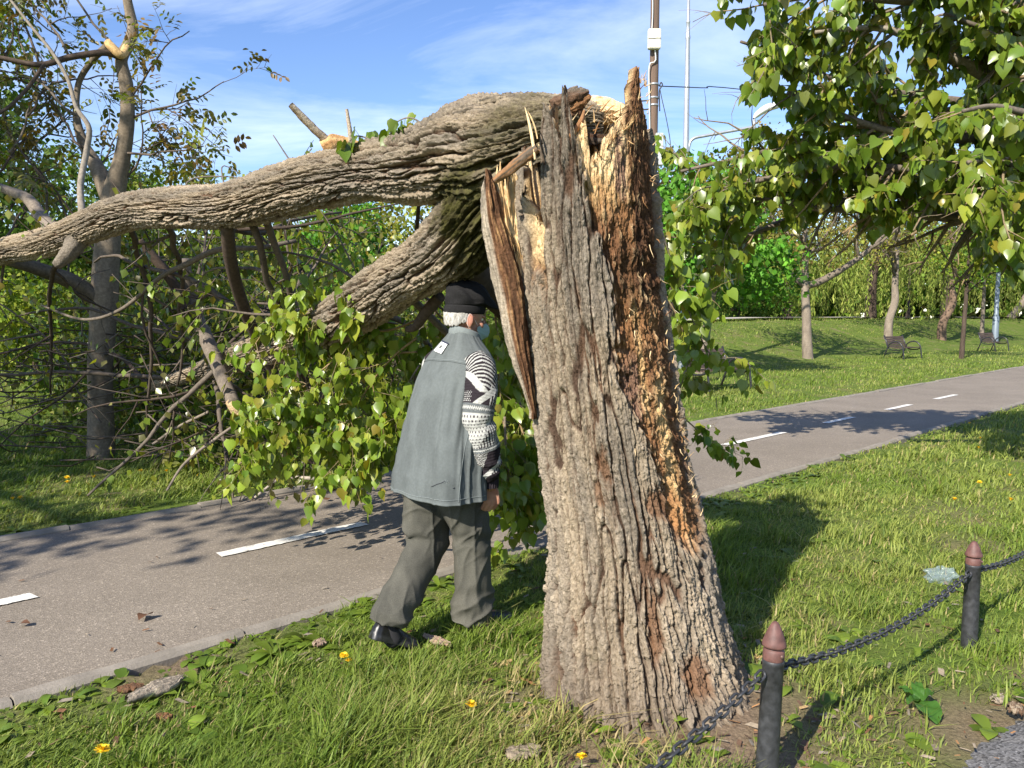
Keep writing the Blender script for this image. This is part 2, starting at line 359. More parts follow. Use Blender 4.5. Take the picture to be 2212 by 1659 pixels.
# gravel walk on top of the bank
nw = np.linspace(18.7, 21.2, 6); sw = np.arange(-30, 160, 2.0); NN, SS = np.meshgrid(nw, sw, indexing='ij'); X, Y = xy(NN, SS)
tag(mesh('bank_walk', np.stack([X, Y, gz(X, Y) + .13], -1).reshape(-1, 3), [grid_q(len(nw), len(sw), False)], mat('pale_gravel', (.42, .38, .32), .95, nscale=3, namt=.2)), kind='structure')
# old asphalt corner at the lower right
edge = [gr(*q)[:2] for q in ((1960, 1760), (2021, 1662), (2062, 1612), (2106, 1566), (2160, 1548), (2230, 1534), (2400, 1490))]
edge = spline(np.array([(a[0], a[1], 0) for a in edge]), 60)[:, :2]
rg = np.random.RandomState(4); edge = edge + rg.randn(*edge.shape) * 0.008
outer = edge + np.array((2.4, -2.0)); rows = np.array([lerp(edge, outer, f) for f in (0, .06, .3, 1.)])
zr = np.array([-0.02, 0.035, .04, .045])[:, None] + np.zeros((1, 60))
Vp = np.concatenate([rows, (zr + gz(rows[..., 0], rows[..., 1]) * 0.9)[..., None]], -1).reshape(-1, 3)
tag(mesh('pavement', Vp, [grid_q(4, 60, False)[:, ::-1]], asphalt_mat('pavement_asphalt', (.10, .097, .093), (.15, .145, .14), .6)), kind='structure')
# ------------------------------------------------------------------ BARK and the snapped poplar
BARK_GREY, BARK_TAN, BARK_PALE = np.array((.215, .182, .142)), np.array((.33, .265, .187)), np.array((.46, .385, .29))
FUR_RED, FUR_DARK = np.array((.135, .08, .05)), np.array((.085, .055, .038))
W_CREAM, W_STRAW, W_ORANGE, W_BROWN, W_DARK, W_PURP = (np.array(c) for c in ((.76, .56, .31), (.62, .41, .19), (.35, .18, .075), (.175, .088, .045), (.07, .036, .02), (.21, .125, .085)))
def bark(u, v, per, cw, seed=1, ch=0.30):
    """u: angle in cells (period per), v: metres along, cw: cell width in metres. -> height 0..1, ridge mask, plate ids"""
    th = u / per * 2 * np.pi; rr = per * cw / (2 * np.pi)
    cx, cy_ = np.cos(th) * rr, np.sin(th) * rr                      # seamless: noise lives on the cylinder
    wx = 0.35 * cw * fbm(cx / cw * .6, cy_ / cw * .6, v * 4.5, s=seed, o=3); wa = wx / rr
    th2 = th + wa; cx, cy_ = np.cos(th2) * rr, np.sin(th2) * rr
    n2 = np.abs(vn(cx / cw * 1.7, cy_ / cw * 1.7, v / ch * 1.5, s=seed + 2)); n3 = np.abs(vn(cx / cw * 3.4, cy_ / cw * 3.4, v / ch * 4.0, s=seed + 3))
    n4 = np.abs(vn(cx / cw * 6.5, cy_ / cw * 6.5, v / ch * 9.0, s=seed + 6))
    uu = th2 / (2 * np.pi) * per
    Fa, Fb, IDa = worley(uu + .25 * fbm(cx / cw * 1.5, cy_ / cw * 1.5, v * 14, s=seed + 7, o=3), v / ch + .35 * vn(uu * 1.3, v * 6, s=seed + 8), seed + 9, per)
    d1 = ss(0.01, 0.20, Fb - Fa); d2 = ss(0.0, 0.26, n2); d3 = ss(0, .24, n3); d4 = ss(0, .3, n4)
    F1, F2, ID = worley(uu * 3 + .3 * vn(uu * 4, v * 25, s=seed + 12), v / (cw * .75) + .5 * vn(uu * 2, v * 20, s=seed + 4), seed + 11, per * 3)
    F1c, F2c, IDc = worley(uu * 7, v / (cw * .25) + .4 * vn(uu * 5, v * 40, s=seed + 5), seed + 23, per * 7)
    crack = ss(0.0, 0.16, F2 - F1)
    rough = fbm(cx / cw * 6, cy_ / cw * 6, v / cw * 3.0, s=seed + 31, o=4, g=.62)
    h = 0.30 * d1 + 0.20 * d2 * (.35 + .65 * d1) + 0.15 * d3 * (.3 + .7 * d1) + .07 * d4 + 0.20 * ID * (.1 + .9 * crack) + 0.10 * IDc + 0.10 * rough + .13 * IDa
    return h, d1 * (0.35 + 0.65 * d2) * (.55 + .45 * d3) * (.75 + .25 * crack), ID, IDc
def bark_colour(h, ridge, idb, idc, v, u, grey, seed=1):
    m = ss(-.5, .5, fbm(u * .7, v * 2.2, s=seed + 41, o=3))
    c = lerp(BARK_TAN, BARK_GREY, np.clip(grey + (m - .5) * 1.1, 0, 1)); st_ = fbm(u * .35, v * 1.1, s=seed + 43, o=4); c = c * (1 + .42 * st_)[..., None]
    c = lerp(c, BARK_PALE, np.clip((idb - .55) * 1.6, 0, 1) * .6 * (1 - grey * .6))
    f = lerp(FUR_DARK, FUR_RED, ss(-.3, .5, fbm(u * .9, v * 3, s=seed + 47, o=2)))
    c = lerp(f, c, ss(.06, .48, ridge))
    return c * (0.88 + 0.24 * idc)[..., None]
M_bark = mat('poplar_bark', None, 0.92, nscale=70, namt=0.28, bump=1.0, bscale=85, bdist=0.012, spec=0.12, bdetail=8)
M_wood = mat('split_wood', None, 0.8, nscale=60, namt=0.2, bump=0.8, bscale=70, bdist=0.008, spec=0.2, stretch=(1, 1, .3))
# ---- stump: silhouette measured at several heights, real distance 3.27 m
YT = 3.27
sil = [(1490, 1180, 1600), (1400, 1184, 1574), (1300, 1189, 1551), (1200, 1190, 1536), (1100, 1181, 1516), (1000, 1166, 1491), (900, 1152, 1474), (800, 1145, 1460), (700, 1133, 1445), (600, 1122, 1431), (500, 1117, 1426), (400, 1113, 1421), (300, 1111, 1417), (200, 1109, 1412), (100, 1107, 1408)]
zs = np.array([at(1300, r[0], YT)[2] for r in sil]); cxs = np.array([(at(r[1], r[0], YT)[0] + at(r[2], r[0], YT)[0]) / 2 for r in sil]); rds = np.array([(at(r[2], r[0], YT)[0] - at(r[1], r[0], YT)[0]) / 2 for r in sil])
def stump_c(z): return np.interp(z, zs, cxs), np.interp(z, zs, rds)
def az(px, py):
    """measured pixel on the stump's front -> (angle, height)"""
    z = at(px, py, YT - .22)[2]; c, r = stump_c(z); x = at(px, py, YT - .22)[0]
    return math.asin(max(-1, min(1, (x - c) / r))), z
def ztop(px, py): return at(px, py, YT - .1)[2]
tops = [(-181, 282), (-150, 290), (-125, 300), (-104, 385), (-88, 400), (-74, 372), (-66, 372), (-62, 470), (-48, 500), (-44, 380), (-41, 240), (-33, 231), (-30, 246), (-27, 300), (-24, 285), (-22.5, 205), (-20.5, 194), (-18, 215), (-16, 268), (-12, 285), (-9, 264), (-5, 262), (-3, 320), (0, 335), (6, 318), (12, 296), (20, 268), (31, 256), (40, 234), (44, 196), (46.5, 184), (50, 150), (52, 142), (54.5, 160), (57, 168), (59, 225), (63, 254), (70, 275), (82, 295), (95, 305), (125, 292), (150, 278), (179, 284)]
ta = np.radians([t[0] for t in tops]); tz = np.array([at(1260, t[1], YT - .30 * math.cos(R(t[0])))[2] for t in tops])
NA, NZ = 760, 880
ang = np.linspace(-np.pi, np.pi, NA, endpoint=False); t_ = np.linspace(0, 1, NZ) ** 0.95
A1 = ang[None, :] + np.zeros((NZ, 1))
Ht = np.interp(ang, ta, tz) + 0.03 * vn(ang * 38, ang * 0, s=71) + 0.018 * vn(ang * 110, ang * 0, s=72)
ZZ = -0.12 + t_[:, None] * (Ht + 0.12)[None, :]
CX, RR = stump_c(ZZ)
PER = 42; U = (A1 / (2 * np.pi) + 0.5) * PER
lean = 0.0
h, ridge, idb, idc = bark(U, ZZ, PER, 0.046, 7, 0.62)
# exposed-wood strip: left and right bounds as angle over height
Lb = np.array([az(*p) for p in ((1226, 180), (1238, 230), (1242, 300), (1256, 400), (1282, 500), (1312, 600), (1325, 700), (1338, 830), (1385, 920), (1418, 1000), (1444, 1100), (1470, 1200), (1510, 1300))])
Rb = np.array([(a_, az(1400, y_)[1]) for a_, y_ in ((1.75, 180), (1.65, 300), (1.5, 420), (1.45, 600), (1.4, 800), (1.35, 950), (1.3, 1050), (1.2, 1150), (1.0, 1300))])
def interp_z(B, z): o = np.argsort(B[:, 1]); return np.interp(z, B[o, 1], B[o, 0])
wob = 0.10 * fbm(A1 * 9, ZZ * 6, s=81, o=4) + .05 * vn(A1 * 40, ZZ * 30, s=82)
aL = interp_z(Lb, ZZ); aR = interp_z(Rb, ZZ); zlow = az(1490, 1180)[1]
wood = ss(-.03, .03, A1 - aL + wob) * ss(-.02, .06, aR + .10 - A1 + wob) * ss(-.06, .08, ZZ - zlow + wob * .8)
# a smaller bare gap left of the big plate
gap = ss(-.02, .02, A1 + R(64) + wob * .3) * ss(-.02, .02, R(-43) - A1 + wob * .3) * ss(0, .05, ZZ - ztop(1260, 640) - wob)
wood = np.maximum(wood, gap)
fib = fbm(A1 * 34, ZZ * 9, s=91, o=5, g=.62); fib2 = fbm(A1 * 9, ZZ * 16, s=95, o=5, g=.66); chunk = worley(A1 * 20 + .5 * fib2, ZZ * 34 + .8 * fib2, 97)
soft_top = .45 + .55 * ss(2.1, 1.75, ZZ)
hw = -0.042 + (0.016 * fib + 0.034 * fib2 + 0.016 * (chunk[2] - .5)) * soft_top
amp = 0.060 * (0.75 + 0.5 * ss(.8, .1, ZZ))
hb = amp * (h - .75) + 0.012 * fbm(A1 * 3, ZZ * 2.5, s=61, o=3)
disp = lerp(hb, hw, wood)
flare = (0.03 * np.exp(-np.maximum(ZZ, 0) / .16)) * (0.5 + 0.9 * (vn(np.cos(A1) * 1.7 + 5, np.sin(A1) * 1.7, s=63) + .3))
lob = ss(.0, .6, vn(np.cos(A1) * 2.3 + 9, np.sin(A1) * 2.3, s=66)); RD = RR + disp + flare + .085 * lob * np.exp(-np.maximum(ZZ, 0) / .13)
Yc = YT + 0.02 * np.sin(ZZ * 2.0) - .11 * np.exp(-np.maximum(ZZ, 0) / .28)
Vx = CX + RD * np.sin(A1); Vy = Yc - RD * 0.96 * np.cos(A1)
C = bark_colour(h, ridge, idb, idc, ZZ, U, np.clip(.25 + .5 * ss(1.2, 2.2, ZZ) + .1, 0, 1), 7)
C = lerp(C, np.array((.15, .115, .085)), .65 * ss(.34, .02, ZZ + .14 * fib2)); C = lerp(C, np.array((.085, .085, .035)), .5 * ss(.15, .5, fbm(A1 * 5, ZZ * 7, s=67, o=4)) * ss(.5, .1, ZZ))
# palette of the bare strip by angle and height (fresh split wood, decayed wood, cambium; right edge also painted with shade)
zz_ = ZZ + .09 * fib2; aa_ = A1 + .10 * fib2
w = lerp(W_ORANGE, W_BROWN, .45) + 0 * ZZ[..., None]
def zone(col, px0, py0, px1, py1, k=1.0, soft=.06):
    global w
    a0, z1 = az(px0, py0); a1, z0 = az(px1, py1)
    mk = ss(-soft, soft, aa_ - a0) * ss(-soft, soft, a1 - aa_) * ss(-soft, soft, zz_ - z0) * ss(-soft, soft, z1 - zz_)
    w = lerp(w, col, np.clip(mk * k, 0, 1))
w = lerp(w, W_BROWN, ss(-.05, .35, fib2) * .9)
zone(W_CREAM, 1215, 120, 1368, 400, 1.0)
zone(W_STRAW, 1250, 385, 1345, 445, .6)
zone(W_PURP, 1332, 300, 1366, 420, 1.0, .03)
zone(W_DARK, 1376, 262, 1425, 660, 1.0, .05)
zone(W_BROWN, 1280, 470, 1345, 600, .8)
zone(W_DARK, 1335, 520, 1400, 650, .7)
zone(W_ORANGE * 1.15, 1310, 620, 1352, 790, .9)
zone(W_PURP, 1336, 770, 1400, 915, .95, .05)
zone(W_STRAW, 1372, 640, 1418, 900, .8)
zone(W_BROWN, 1418, 600, 1445, 860, .8)
zone(W_STRAW, 1425, 820, 1500, 1080, .85)
zone(W_BROWN, 1400, 1080, 1460, 1180, .9)
zone(W_ORANGE * 1.2, 1455, 1060, 1530, 1220, .9)
zone(W_CREAM, 1070, 230, 1165, 560, 1.0)
w = lerp(w, W_CREAM, ss(.25, .6, fib + .5 * fib2) * .45); w = lerp(w, W_STRAW, ss(.1, .4, fib2 - .2) * .5 * ss(1.8, 2.1, ZZ))
w = lerp(w, W_DARK, ss(.30, .62, -fib2 - .3 * fib) * .8 * ss(2.0, 1.7, ZZ))
zone(W_BROWN, 1355, 120, 1415, 262, .85); w = lerp(w, lerp(W_DARK, W_BROWN, ss(-.2, .5, fib)), .9 * ss(.80, .92, aa_) * ss(1.62, 1.72, zz_) * ss(2.42, 2.32, zz_)); w = lerp(w, W_BROWN * .8, .7 * ss(.95, 1.1, aa_) * ss(1.72, 1.6, zz_))  # right edge: dark decayed wood plus the shade of its hollow, both as colour
C = lerp(C, w * (0.9 + .2 * idc)[..., None], wood)
# deep dark scars in the bark
for (px, py, ra, rz, k) in ((1300, 1000, .10, .10, .8), (1420, 1080, .22, .10, .8), (1330, 690, .05, .08, .5), (1245, 640, .05, .1, .5), (1400, 1330, .1, .16, .8), (1290, 1060, .06, .07, .7), (1480, 1420, .2, .1, .8)):
    a0, z0 = az(px, py); mk = ss(1, .5, np.hypot((A1 - a0) / ra, (ZZ - z0) / rz) + .6 * fib2) * k
    C = lerp(C, W_BROWN, mk * (1 - wood)); RD = RD - 0.018 * mk
Vx = CX + RD * np.sin(A1); Vy = Yc - RD * 0.96 * np.cos(A1)
T = empty('snapped_tree', (0.58, 3.27, 0), 'storm-snapped poplar, splintered stump with its bark-covered trunk fallen over to the left', 'tree')
V1 = np.stack([Vx, Vy, ZZ], -1)
# inner wall from the broken rim down, then a rough heartwood floor
NI = 60; ti = np.linspace(0, 1, NI)[:, None]
rim = V1[-1]; AI = ang[None, :]
depth = 0.10 + 0.35 * ss(0, .4, rim[:, 2] - 2.0)
zi = rim[None, :, 2] - 0.004 - (ti ** .8) * np.maximum(rim[None, :, 2] - 1.86, .12)
th = 0.030 + 0.035 * ss(0, 1, ti) + 0.012 * fbm(AI * 30, zi * 4, s=101, o=3)
ci, ri = stump_c(zi); Ri = np.interp(np.arange(NA), np.arange(NA), RD[-1])[None, :] - th
Vi = np.stack([ci + Ri * np.sin(AI), YT - Ri * .96 * np.cos(AI), zi], -1)
ncap = 26; tc_ = np.linspace(0, 1, ncap)[1:, None]
Rc = Ri[-1:] * (1 - tc_) ; zc = zi[-1:] * (1 - tc_) + 1.98 * tc_ + .10 * fbm(Rc * 8 * np.sin(AI), Rc * 8 * np.cos(AI), s=103, o=4)
cc, _ = stump_c(zc); Vc = np.stack([cc + Rc * np.sin(AI), YT - Rc * .96 * np.cos(AI), zc], -1)
Vin = np.concatenate([Vi, Vc]); nin = fbm(np.broadcast_to(AI * 25, Vin.shape[:2]), Vin[..., 2] * 5, s=105, o=4)
Cin = lerp(W_STRAW, W_CREAM, ss(-.3, .3, nin)); Cin = lerp(Cin, W_BROWN, ss(.12, .5, -nin) * .8)
Vall = np.concatenate([V1, Vin]); Call = np.concatenate([C, Cin])
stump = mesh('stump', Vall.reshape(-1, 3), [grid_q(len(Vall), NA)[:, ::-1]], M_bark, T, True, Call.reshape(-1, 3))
def sliver(P, rad, seed, c0, c1, flat=.5, n=10, m=60, name='splinter', mt=None, rough=.3, parent=None):
    """a torn strip of wood or bark, ragged and pointed"""
    P, rad = spline(P, m, rad); Tn, N, B = frames(P)
    a = np.linspace(0, 2 * np.pi, n * 2, endpoint=False)
    L = np.linspace(0, 1, m)[:, None] * np.linalg.norm(np.diff(P, axis=0), axis=1).sum()
    k = 1 + rough * (fbm(np.cos(a)[None] * 2 + L * 9, np.sin(a)[None] * 2 + L * 3, s=seed, o=4) + .6 * fbm(np.cos(a)[None] * 5 + L * 40, np.sin(a)[None] * 5 + L * 26, s=seed + 7, o=3) + .5 * (worley(L * 45 + 0 * a[None], a[None] * 2 + 0 * L, seed)[2] - .5))
    # flat across the view: N keeps width, B (towards the viewer) is thin
    V = P[:, None] + (rad[:, None] * k)[..., None] * (np.cos(a)[None, :, None] * N[:, None] * 1.0 + np.sin(a)[None, :, None] * B[:, None] * flat)
    mix_ = ss(-.25, .25, fbm(L * 6 + 0 * a[None], a[None] * 3 + 0 * L, s=seed + 2, o=4))
    Cc = lerp(np.array(c0), np.array(c1), mix_)
    q = grid_q(m, 2 * n)
    o = mesh(name, V.reshape(-1, 3), [q], mt or M_wood, parent or T, True, Cc.reshape(-1, 3)); return o
# peeled strip on the left: bark outside, red-brown fibre inside, a curved slab
def peeled_strip():
    rows = [(1040, 368, 1062), (1038, 420, 1078), (1042, 480, 1090), (1052, 540, 1112), (1064, 600, 1126), (1078, 660, 1134), (1090, 720, 1142), (1106, 780, 1148), (1124, 830, 1153), (1144, 890, 1160)]
    m, n = 220, 64; zc = np.array([at(r[0], r[1], 3.16)[2] for r in rows]); l = np.array([at(r[0], r[1], 3.16)[0] for r in rows]); r_ = np.array([at(r[2], r[1], 3.16)[0] for r in rows])
    z = np.linspace(zc[-1] - .03, zc[0], m)[:, None]; o = np.argsort(zc)
    xl, xr = np.interp(z, zc[o], l[o]), np.interp(z, zc[o], r_[o])
    th = np.linspace(0, 2 * np.pi, n, endpoint=False)[None]
    top = ss(1.0, .93, (z - z.min()) / (z.max() - z.min()) + .06 * vn(th * 3, th * 0, s=7))
    w_ = (xr - xl) / 2 * (.25 + .75 * top)
    nz_ = fbm(th * 6, z * 4, s=111, o=4); nz2 = fbm(np.cos(th) * 9 + .8 * nz_, np.sin(th) * 9, z * 9, s=113, o=4, g=.62)
    nz3 = fbm(np.cos(th) * 22, np.sin(th) * 22, z * 14, s=115, o=3); k = 1 + .18 * nz_ + .24 * nz2 + .16 * nz3
    x = (xl + xr) / 2 + w_ * k * np.cos(th); y = 3.18 + .05 * ss(1.6, .9, z) + .055 * k * np.sin(th)
    side = ss(-.2, .2, -np.cos(th) - .42 + .4 * nz_ + .2 * nz2)
    c = lerp(lerp(W_DARK, W_BROWN, ss(-.3, .2, nz2)), lerp(W_ORANGE, W_STRAW, .3) + 0 * z[..., None], ss(.15, .55, nz2 + .3 * nz_))
    c = lerp(c, lerp(BARK_GREY, BARK_PALE, ss(-.3, .3, nz2)), side)
    return mesh('peeled_bark_strip', np.stack([x, y, z + 0 * th], -1).reshape(-1, 3), [grid_q(m, n)], M_bark, T, True, c.reshape(-1, 3))
peeled_strip()
# fresh wood behind the gap (the torn face between strip and plate)
fw = [(1072, 395, 1132), (1078, 450, 1132), (1088, 500, 1132), (1108, 540, 1134), (1120, 600, 1136)]
V = []; C_ = []
zc = [at(r[0], r[1], 3.3)[2] for r in fw][::-1]; xl_ = [at(r[0], r[1], 3.3)[0] for r in fw][::-1]; xr_ = [at(r[2], r[1], 3.3)[0] for r in fw][::-1]
f = np.linspace(0, 1, 40)[None]; z = zc[0] + np.linspace(0, 1, 90)[:, None] * (zc[-1] - zc[0] + .02 + .10 * vn(f * 7, f * 0, s=123) + .06 * vn(f * 19, f * 0, s=124))
nz_ = fbm(f * 14 + z * 3, z * 4, s=121, o=4)
x = lerp(np.interp(z, zc, xl_), np.interp(z, zc, xr_), f[..., None])[..., 0] if False else np.interp(z, zc, xl_) * (1 - f) + np.interp(z, zc, xr_) * f
y = 3.17 + .06 * f + .022 * nz_ + .03 * fbm(f * 5 + z * 2, z * 13, s=125, o=4) + 0 * z
Vf = np.stack([x, y, z + 0 * f], -1); Vb = Vf + np.array((0, .12, 0))
Vs = np.concatenate([Vf, Vb[:, ::-1]], 1); Cs = lerp(W_STRAW, W_CREAM, ss(-.3, .15, np.concatenate([nz_, nz_[:, ::-1]], 1))); Cs = lerp(Cs, W_ORANGE, ss(.1, .5, -np.concatenate([nz_, nz_[:, ::-1]], 1)) * .6)
mesh('torn_wood', Vs.reshape(-1, 3), [grid_q(90, 80)], M_wood, T, True, Cs.reshape(-1, 3))
# single big splinters seen at the break
sliver(ats([(1160, 318, 2.97), (1130, 342, 2.99), (1095, 370, 3.01), (1068, 390, 3.03)]), [.017, .02, .018, .012], 131, BARK_GREY * .45, lerp(W_ORANGE, W_BROWN, .4), .8)
sliver(ats([(1164, 312, 2.99), (1125, 350, 3.02), (1085, 376, 3.04), (1066, 384, 3.06)]), [.004, .014, .010, .002], 133, W_STRAW, W_CREAM, .5)
sliver(ats([(1156, 345, 2.97), (1150, 300, 2.97), (1143, 265, 2.98), (1134, 232, 2.99)]), [.008, .011, .009, .002], 135, W_CREAM, W_CREAM * 1.1, .5)
sliver(ats([(1161, 300, 2.975), (1157, 280, 2.975), (1148, 255, 2.98), (1140, 240, 2.99)]), [.004, .006, .005, .001], 136, W_CREAM, W_STRAW, .5)
sliver(ats([(1222, 305, 3.0), (1240, 285, 3.02), (1256, 262, 3.05), (1262, 240, 3.1)]), [.010, .014, .012, .006], 137, W_ORANGE, W_BROWN, .7)
rs = np.random.RandomState(11)
fr = MB()       # the frayed fringe of thin fibres along the tear
def fibre(p, d, L, r, c):
    d = nrm(d); q = [p, p + d * L * .5 + rs.randn(3) * L * .05, p + d * L + rs.randn(3) * L * .12]
    fr.tube(q, [r, r * .7, r * .15], 4, col=c, cap=False)
for i in range(420):
    u_ = rs.rand()
    if i < 200 and i % 3: continue
    if 200 <= i < 330 and i % 2: continue
    if i < 200: a0, z0 = R(rs.uniform(10, 85)), rs.uniform(1.0, 2.35)
    elif i < 330: a0, z0 = R(rs.uniform(60, 100)), rs.uniform(.7, 1.5)
    elif i < 460: a0, z0 = R(rs.uniform(-2, 60)), float(np.interp(R(rs.uniform(-2, 60)), ta, tz)) - .02
    else: a0, z0 = R(rs.uniform(-72, -46)), rs.uniform(1.75, 2.2)
    if 330 <= i < 460: z0 = float(np.interp(a0, ta, tz)) - .03
    c_, r_ = stump_c(z0); r_ = float(r_) - .015
    p = np.array((c_ + r_ * math.sin(a0), YT - r_ * .96 * math.cos(a0), z0)); out_ = np.array((math.sin(a0), -math.cos(a0), 0))
    d = out_ * rs.uniform(.1, .8) + np.array((0, 0, rs.choice([-1, 1], p=[.5, .5]) if i < 330 else 1.0)) * rs.uniform(.5, 1.2) + rs.randn(3) * .25
    colr = [W_CREAM, W_STRAW, W_ORANGE, W_BROWN][rs.choice(4, p=[.3, .3, .25, .15])]
    fibre(p, d, rs.uniform(.012, .045), rs.uniform(.0008, .003), colr)
fr.build('torn_fibres', M_wood, T)['kind'] = 'stuff'
# ---- log builder
def log_part(name, rows, per, cw, seed, n=260, m=520, amp=.032, grey=.55, moss=None, knots=(), ch=.34, parent=None, amp_low=1.0, pale=1.0):
    P = ats(rows); rad = np.array([r[3] * KP * r[2] * .87 for r in rows])
    P, rad = spline(P, m, rad); Tn, N, B = frames(P)
    L = np.concatenate(([0], np.cumsum(np.linalg.norm(np.diff(P, axis=0), axis=1))))[:, None]
    a = np.linspace(-np.pi, np.pi, n, endpoint=False)[None]; u = (a / (2 * np.pi) + .5) * per
    h, rg_, ib, ic = bark(u + 0 * L, L + 0 * u, per, cw, seed, ch)
    big = .06 * fbm(np.cos(a) * 1.5 + L * 1.5, np.sin(a) * 1.5 + L * 2.5, s=seed + 3, o=3)
    rr = rad[:, None] * (1 + big) + amp * (h - .7) * np.clip(rad[:, None] / .15, .35, 1.3)
    V = P[:, None] + rr[..., None] * (np.cos(a)[..., None] * N[:, None] + np.sin(a)[..., None] * B[:, None])
    C = bark_colour(h, rg_, ib, ic, L + 0 * u, u + 0 * L, grey, seed) * pale
    if moss is not None:
        for (mp, mr, k) in moss:
            d = np.linalg.norm(V - mp, axis=-1) / mr; mk = ss(1.1, .55, d + .35 * fbm(u * .8 + 0 * L, L * 9, s=seed + 9, o=3)) * k
            C = lerp(C, lerp(np.array((.045, .04, .016)), np.array((.075, .07, .022)), ss(-.3, .3, vn(u * 6 + 0 * L, L * 60, s=4))), mk)
    for (kp, kr, kh) in knots:
        d = np.linalg.norm(V - kp, axis=-1) / kr; mk = ss(1.0, .0, d)
        V = V + (V - P[:, None]) / rr[..., None] * (kh * mk)[..., None]
    V = np.concatenate([V.reshape(-1, 3), P[:1], P[-1:]]); q = grid_q(m, n)
    e = np.arange(n); e2 = (e + 1) % n; k = m * n
    tri = np.concatenate([np.stack([np.full(n, k), e2, e], -1), np.stack([np.full(n, k + 1), k - n + e, k - n + e2], -1)])
    C = np.concatenate([C.reshape(-1, 3), [W_CREAM], [W_BROWN]])
    return mesh(name, V, [q, tri], M_bark, parent or T, True, C)
moss_p = at(1005, 455, 3.55)
fallen = log_part('fallen_trunk', [(1300, 268, 3.42, 34), (1262, 268, 3.42, 58), (1215, 284, 3.47, 84), (1150, 308, 3.55, 108), (1080, 328, 3.64, 122), (1010, 338, 3.74, 120), (950, 352, 3.84, 98), (890, 362, 3.95, 82), (800, 370, 4.15, 65), (700, 388, 4.4, 63), (600, 416, 4.65, 60), (500, 443, 4.9, 51), (400, 448, 5.2, 48), (300, 453, 5.5, 43), (240, 470, 5.75, 41), (180, 494, 5.95, 36), (100, 524, 6.3, 34), (20, 541, 6.6, 29), (-60, 566, 6.9, 22)],
    26, .050, 21, 320, 1000, .062, .45, [(moss_p, .24, .95), (at(1130, 300, 3.35), .3, .6), (at(985, 440, 3.7), .14, .8)], [(at(1035, 260, 3.6), .16, .035), (at(1010, 440, 3.5), .2, .05), (at(960, 300, 3.6), .09, .02)], .80)
limb = log_part('fallen_limb', [(1085, 400, 3.72, 86), (1050, 450, 3.72, 96), (1005, 505, 3.82, 92), (940, 558, 4.05, 74), (870, 600, 4.35, 67), (790, 652, 4.75, 62), (710, 700, 5.2, 52), (620, 740, 5.9, 42), (520, 772, 6.6, 34), (420, 806, 7.4, 20), (320, 838, 8.2, 11)],
    20, .050, 33, 260, 720, .058, .35, [(at(1010, 430, 3.6), .26, 1.0), (at(1050, 560, 3.75), .22, .9)], [(at(960, 520, 3.8), .1, .03)], .7, pale=.95)
# ragged bark flap and pale wood lump where the trunk tore off
sliver(ats([(1190, 228, 3.2), (1225, 214, 3.2), (1255, 203, 3.2), (1272, 196, 3.2)]), [.020, .028, .022, .006], 141, BARK_GREY * .7, FUR_RED, .6, name='bark_flap', mt=M_bark, rough=.7)
sliver(ats([(1205, 222, 3.24), (1232, 200, 3.22), (1248, 186, 3.2)]), [.012, .016, .004], 147, BARK_GREY * .7, BARK_GREY, .5, name='bark_flap', mt=M_bark, rough=.8)
sliver(ats([(1232, 238, 3.2), (1256, 222, 3.2), (1276, 206, 3.2)]), [.010, .018, .005], 149, W_ORANGE * .8, W_BROWN, .6, name='bark_flap', mt=M_bark, rough=.8)
sliver(ats([(1215, 250, 3.22), (1245, 238, 3.22), (1262, 224, 3.2)]), [.014, .02, .008], 143, FUR_RED, W_BROWN, .7, name='bark_flap', mt=M_bark, rough=.8)
lump = [(1215, 252, 3.42, 34), (1262, 240, 3.42, 26), (1300, 238, 3.42, 26), (1335, 248, 3.42, 22), (1362, 262, 3.42, 16), (1392, 272, 3.44, 7)]
rl_ = np.random.RandomState(6); fb_ = MB()
for i in range(70):       # short torn slivers standing out of the break
    q = at(rl_.uniform(1225, 1375), rl_.uniform(236, 300), rl_.uniform(3.15, 3.4)); d = nrm(np.array((rl_.uniform(-.2, .8), rl_.uniform(-.6, .1), rl_.uniform(.1, 1)))); L_ = rl_.uniform(.02, .075)
    fb_.tube([q, q + d * L_ * .6, q + d * L_ + rl_.randn(3) * .004], [rl_.uniform(.0015, .0045), .002, .0005], 4, col=[W_CREAM, W_STRAW, W_CREAM * 1.1, W_ORANGE][rl_.randint(4)], cap=False)
fb_.build('torn_slivers', M_wood, T)['kind'] = 'stuff'
P = ats(lump); rad = np.array([r[3] * KP * r[2] for r in lump]); P, rad = spline(P, 160, rad); Tn, N, B = frames(P); a = np.linspace(0, 2 * np.pi, 120, endpoint=False)[None]
Lc = np.linspace(0, .35, 160)[:, None]; nz_ = fbm(Lc * 22, a * 5, s=151, o=4, g=.6); nb = worley(Lc * 40 + 0 * a, a * 4 + 0 * Lc, 153)
rr = rad[:, None] * (1 + .3 * nz_ + .14 * (nb[2] - .5)); V = P[:, None] + rr[..., None] * (np.cos(a)[..., None] * N[:, None] + np.sin(a)[..., None] * B[:, None])
Cc = lerp(W_STRAW, W_CREAM, ss(-.5, -.05, nz_)); Cc = lerp(Cc, W_ORANGE, ss(.72, .95, nb[2]) * .7)
mesh('torn_trunk_end', V.reshape(-1, 3), [grid_q(160, 120)], M_wood, T, True, Cc.reshape(-1, 3))
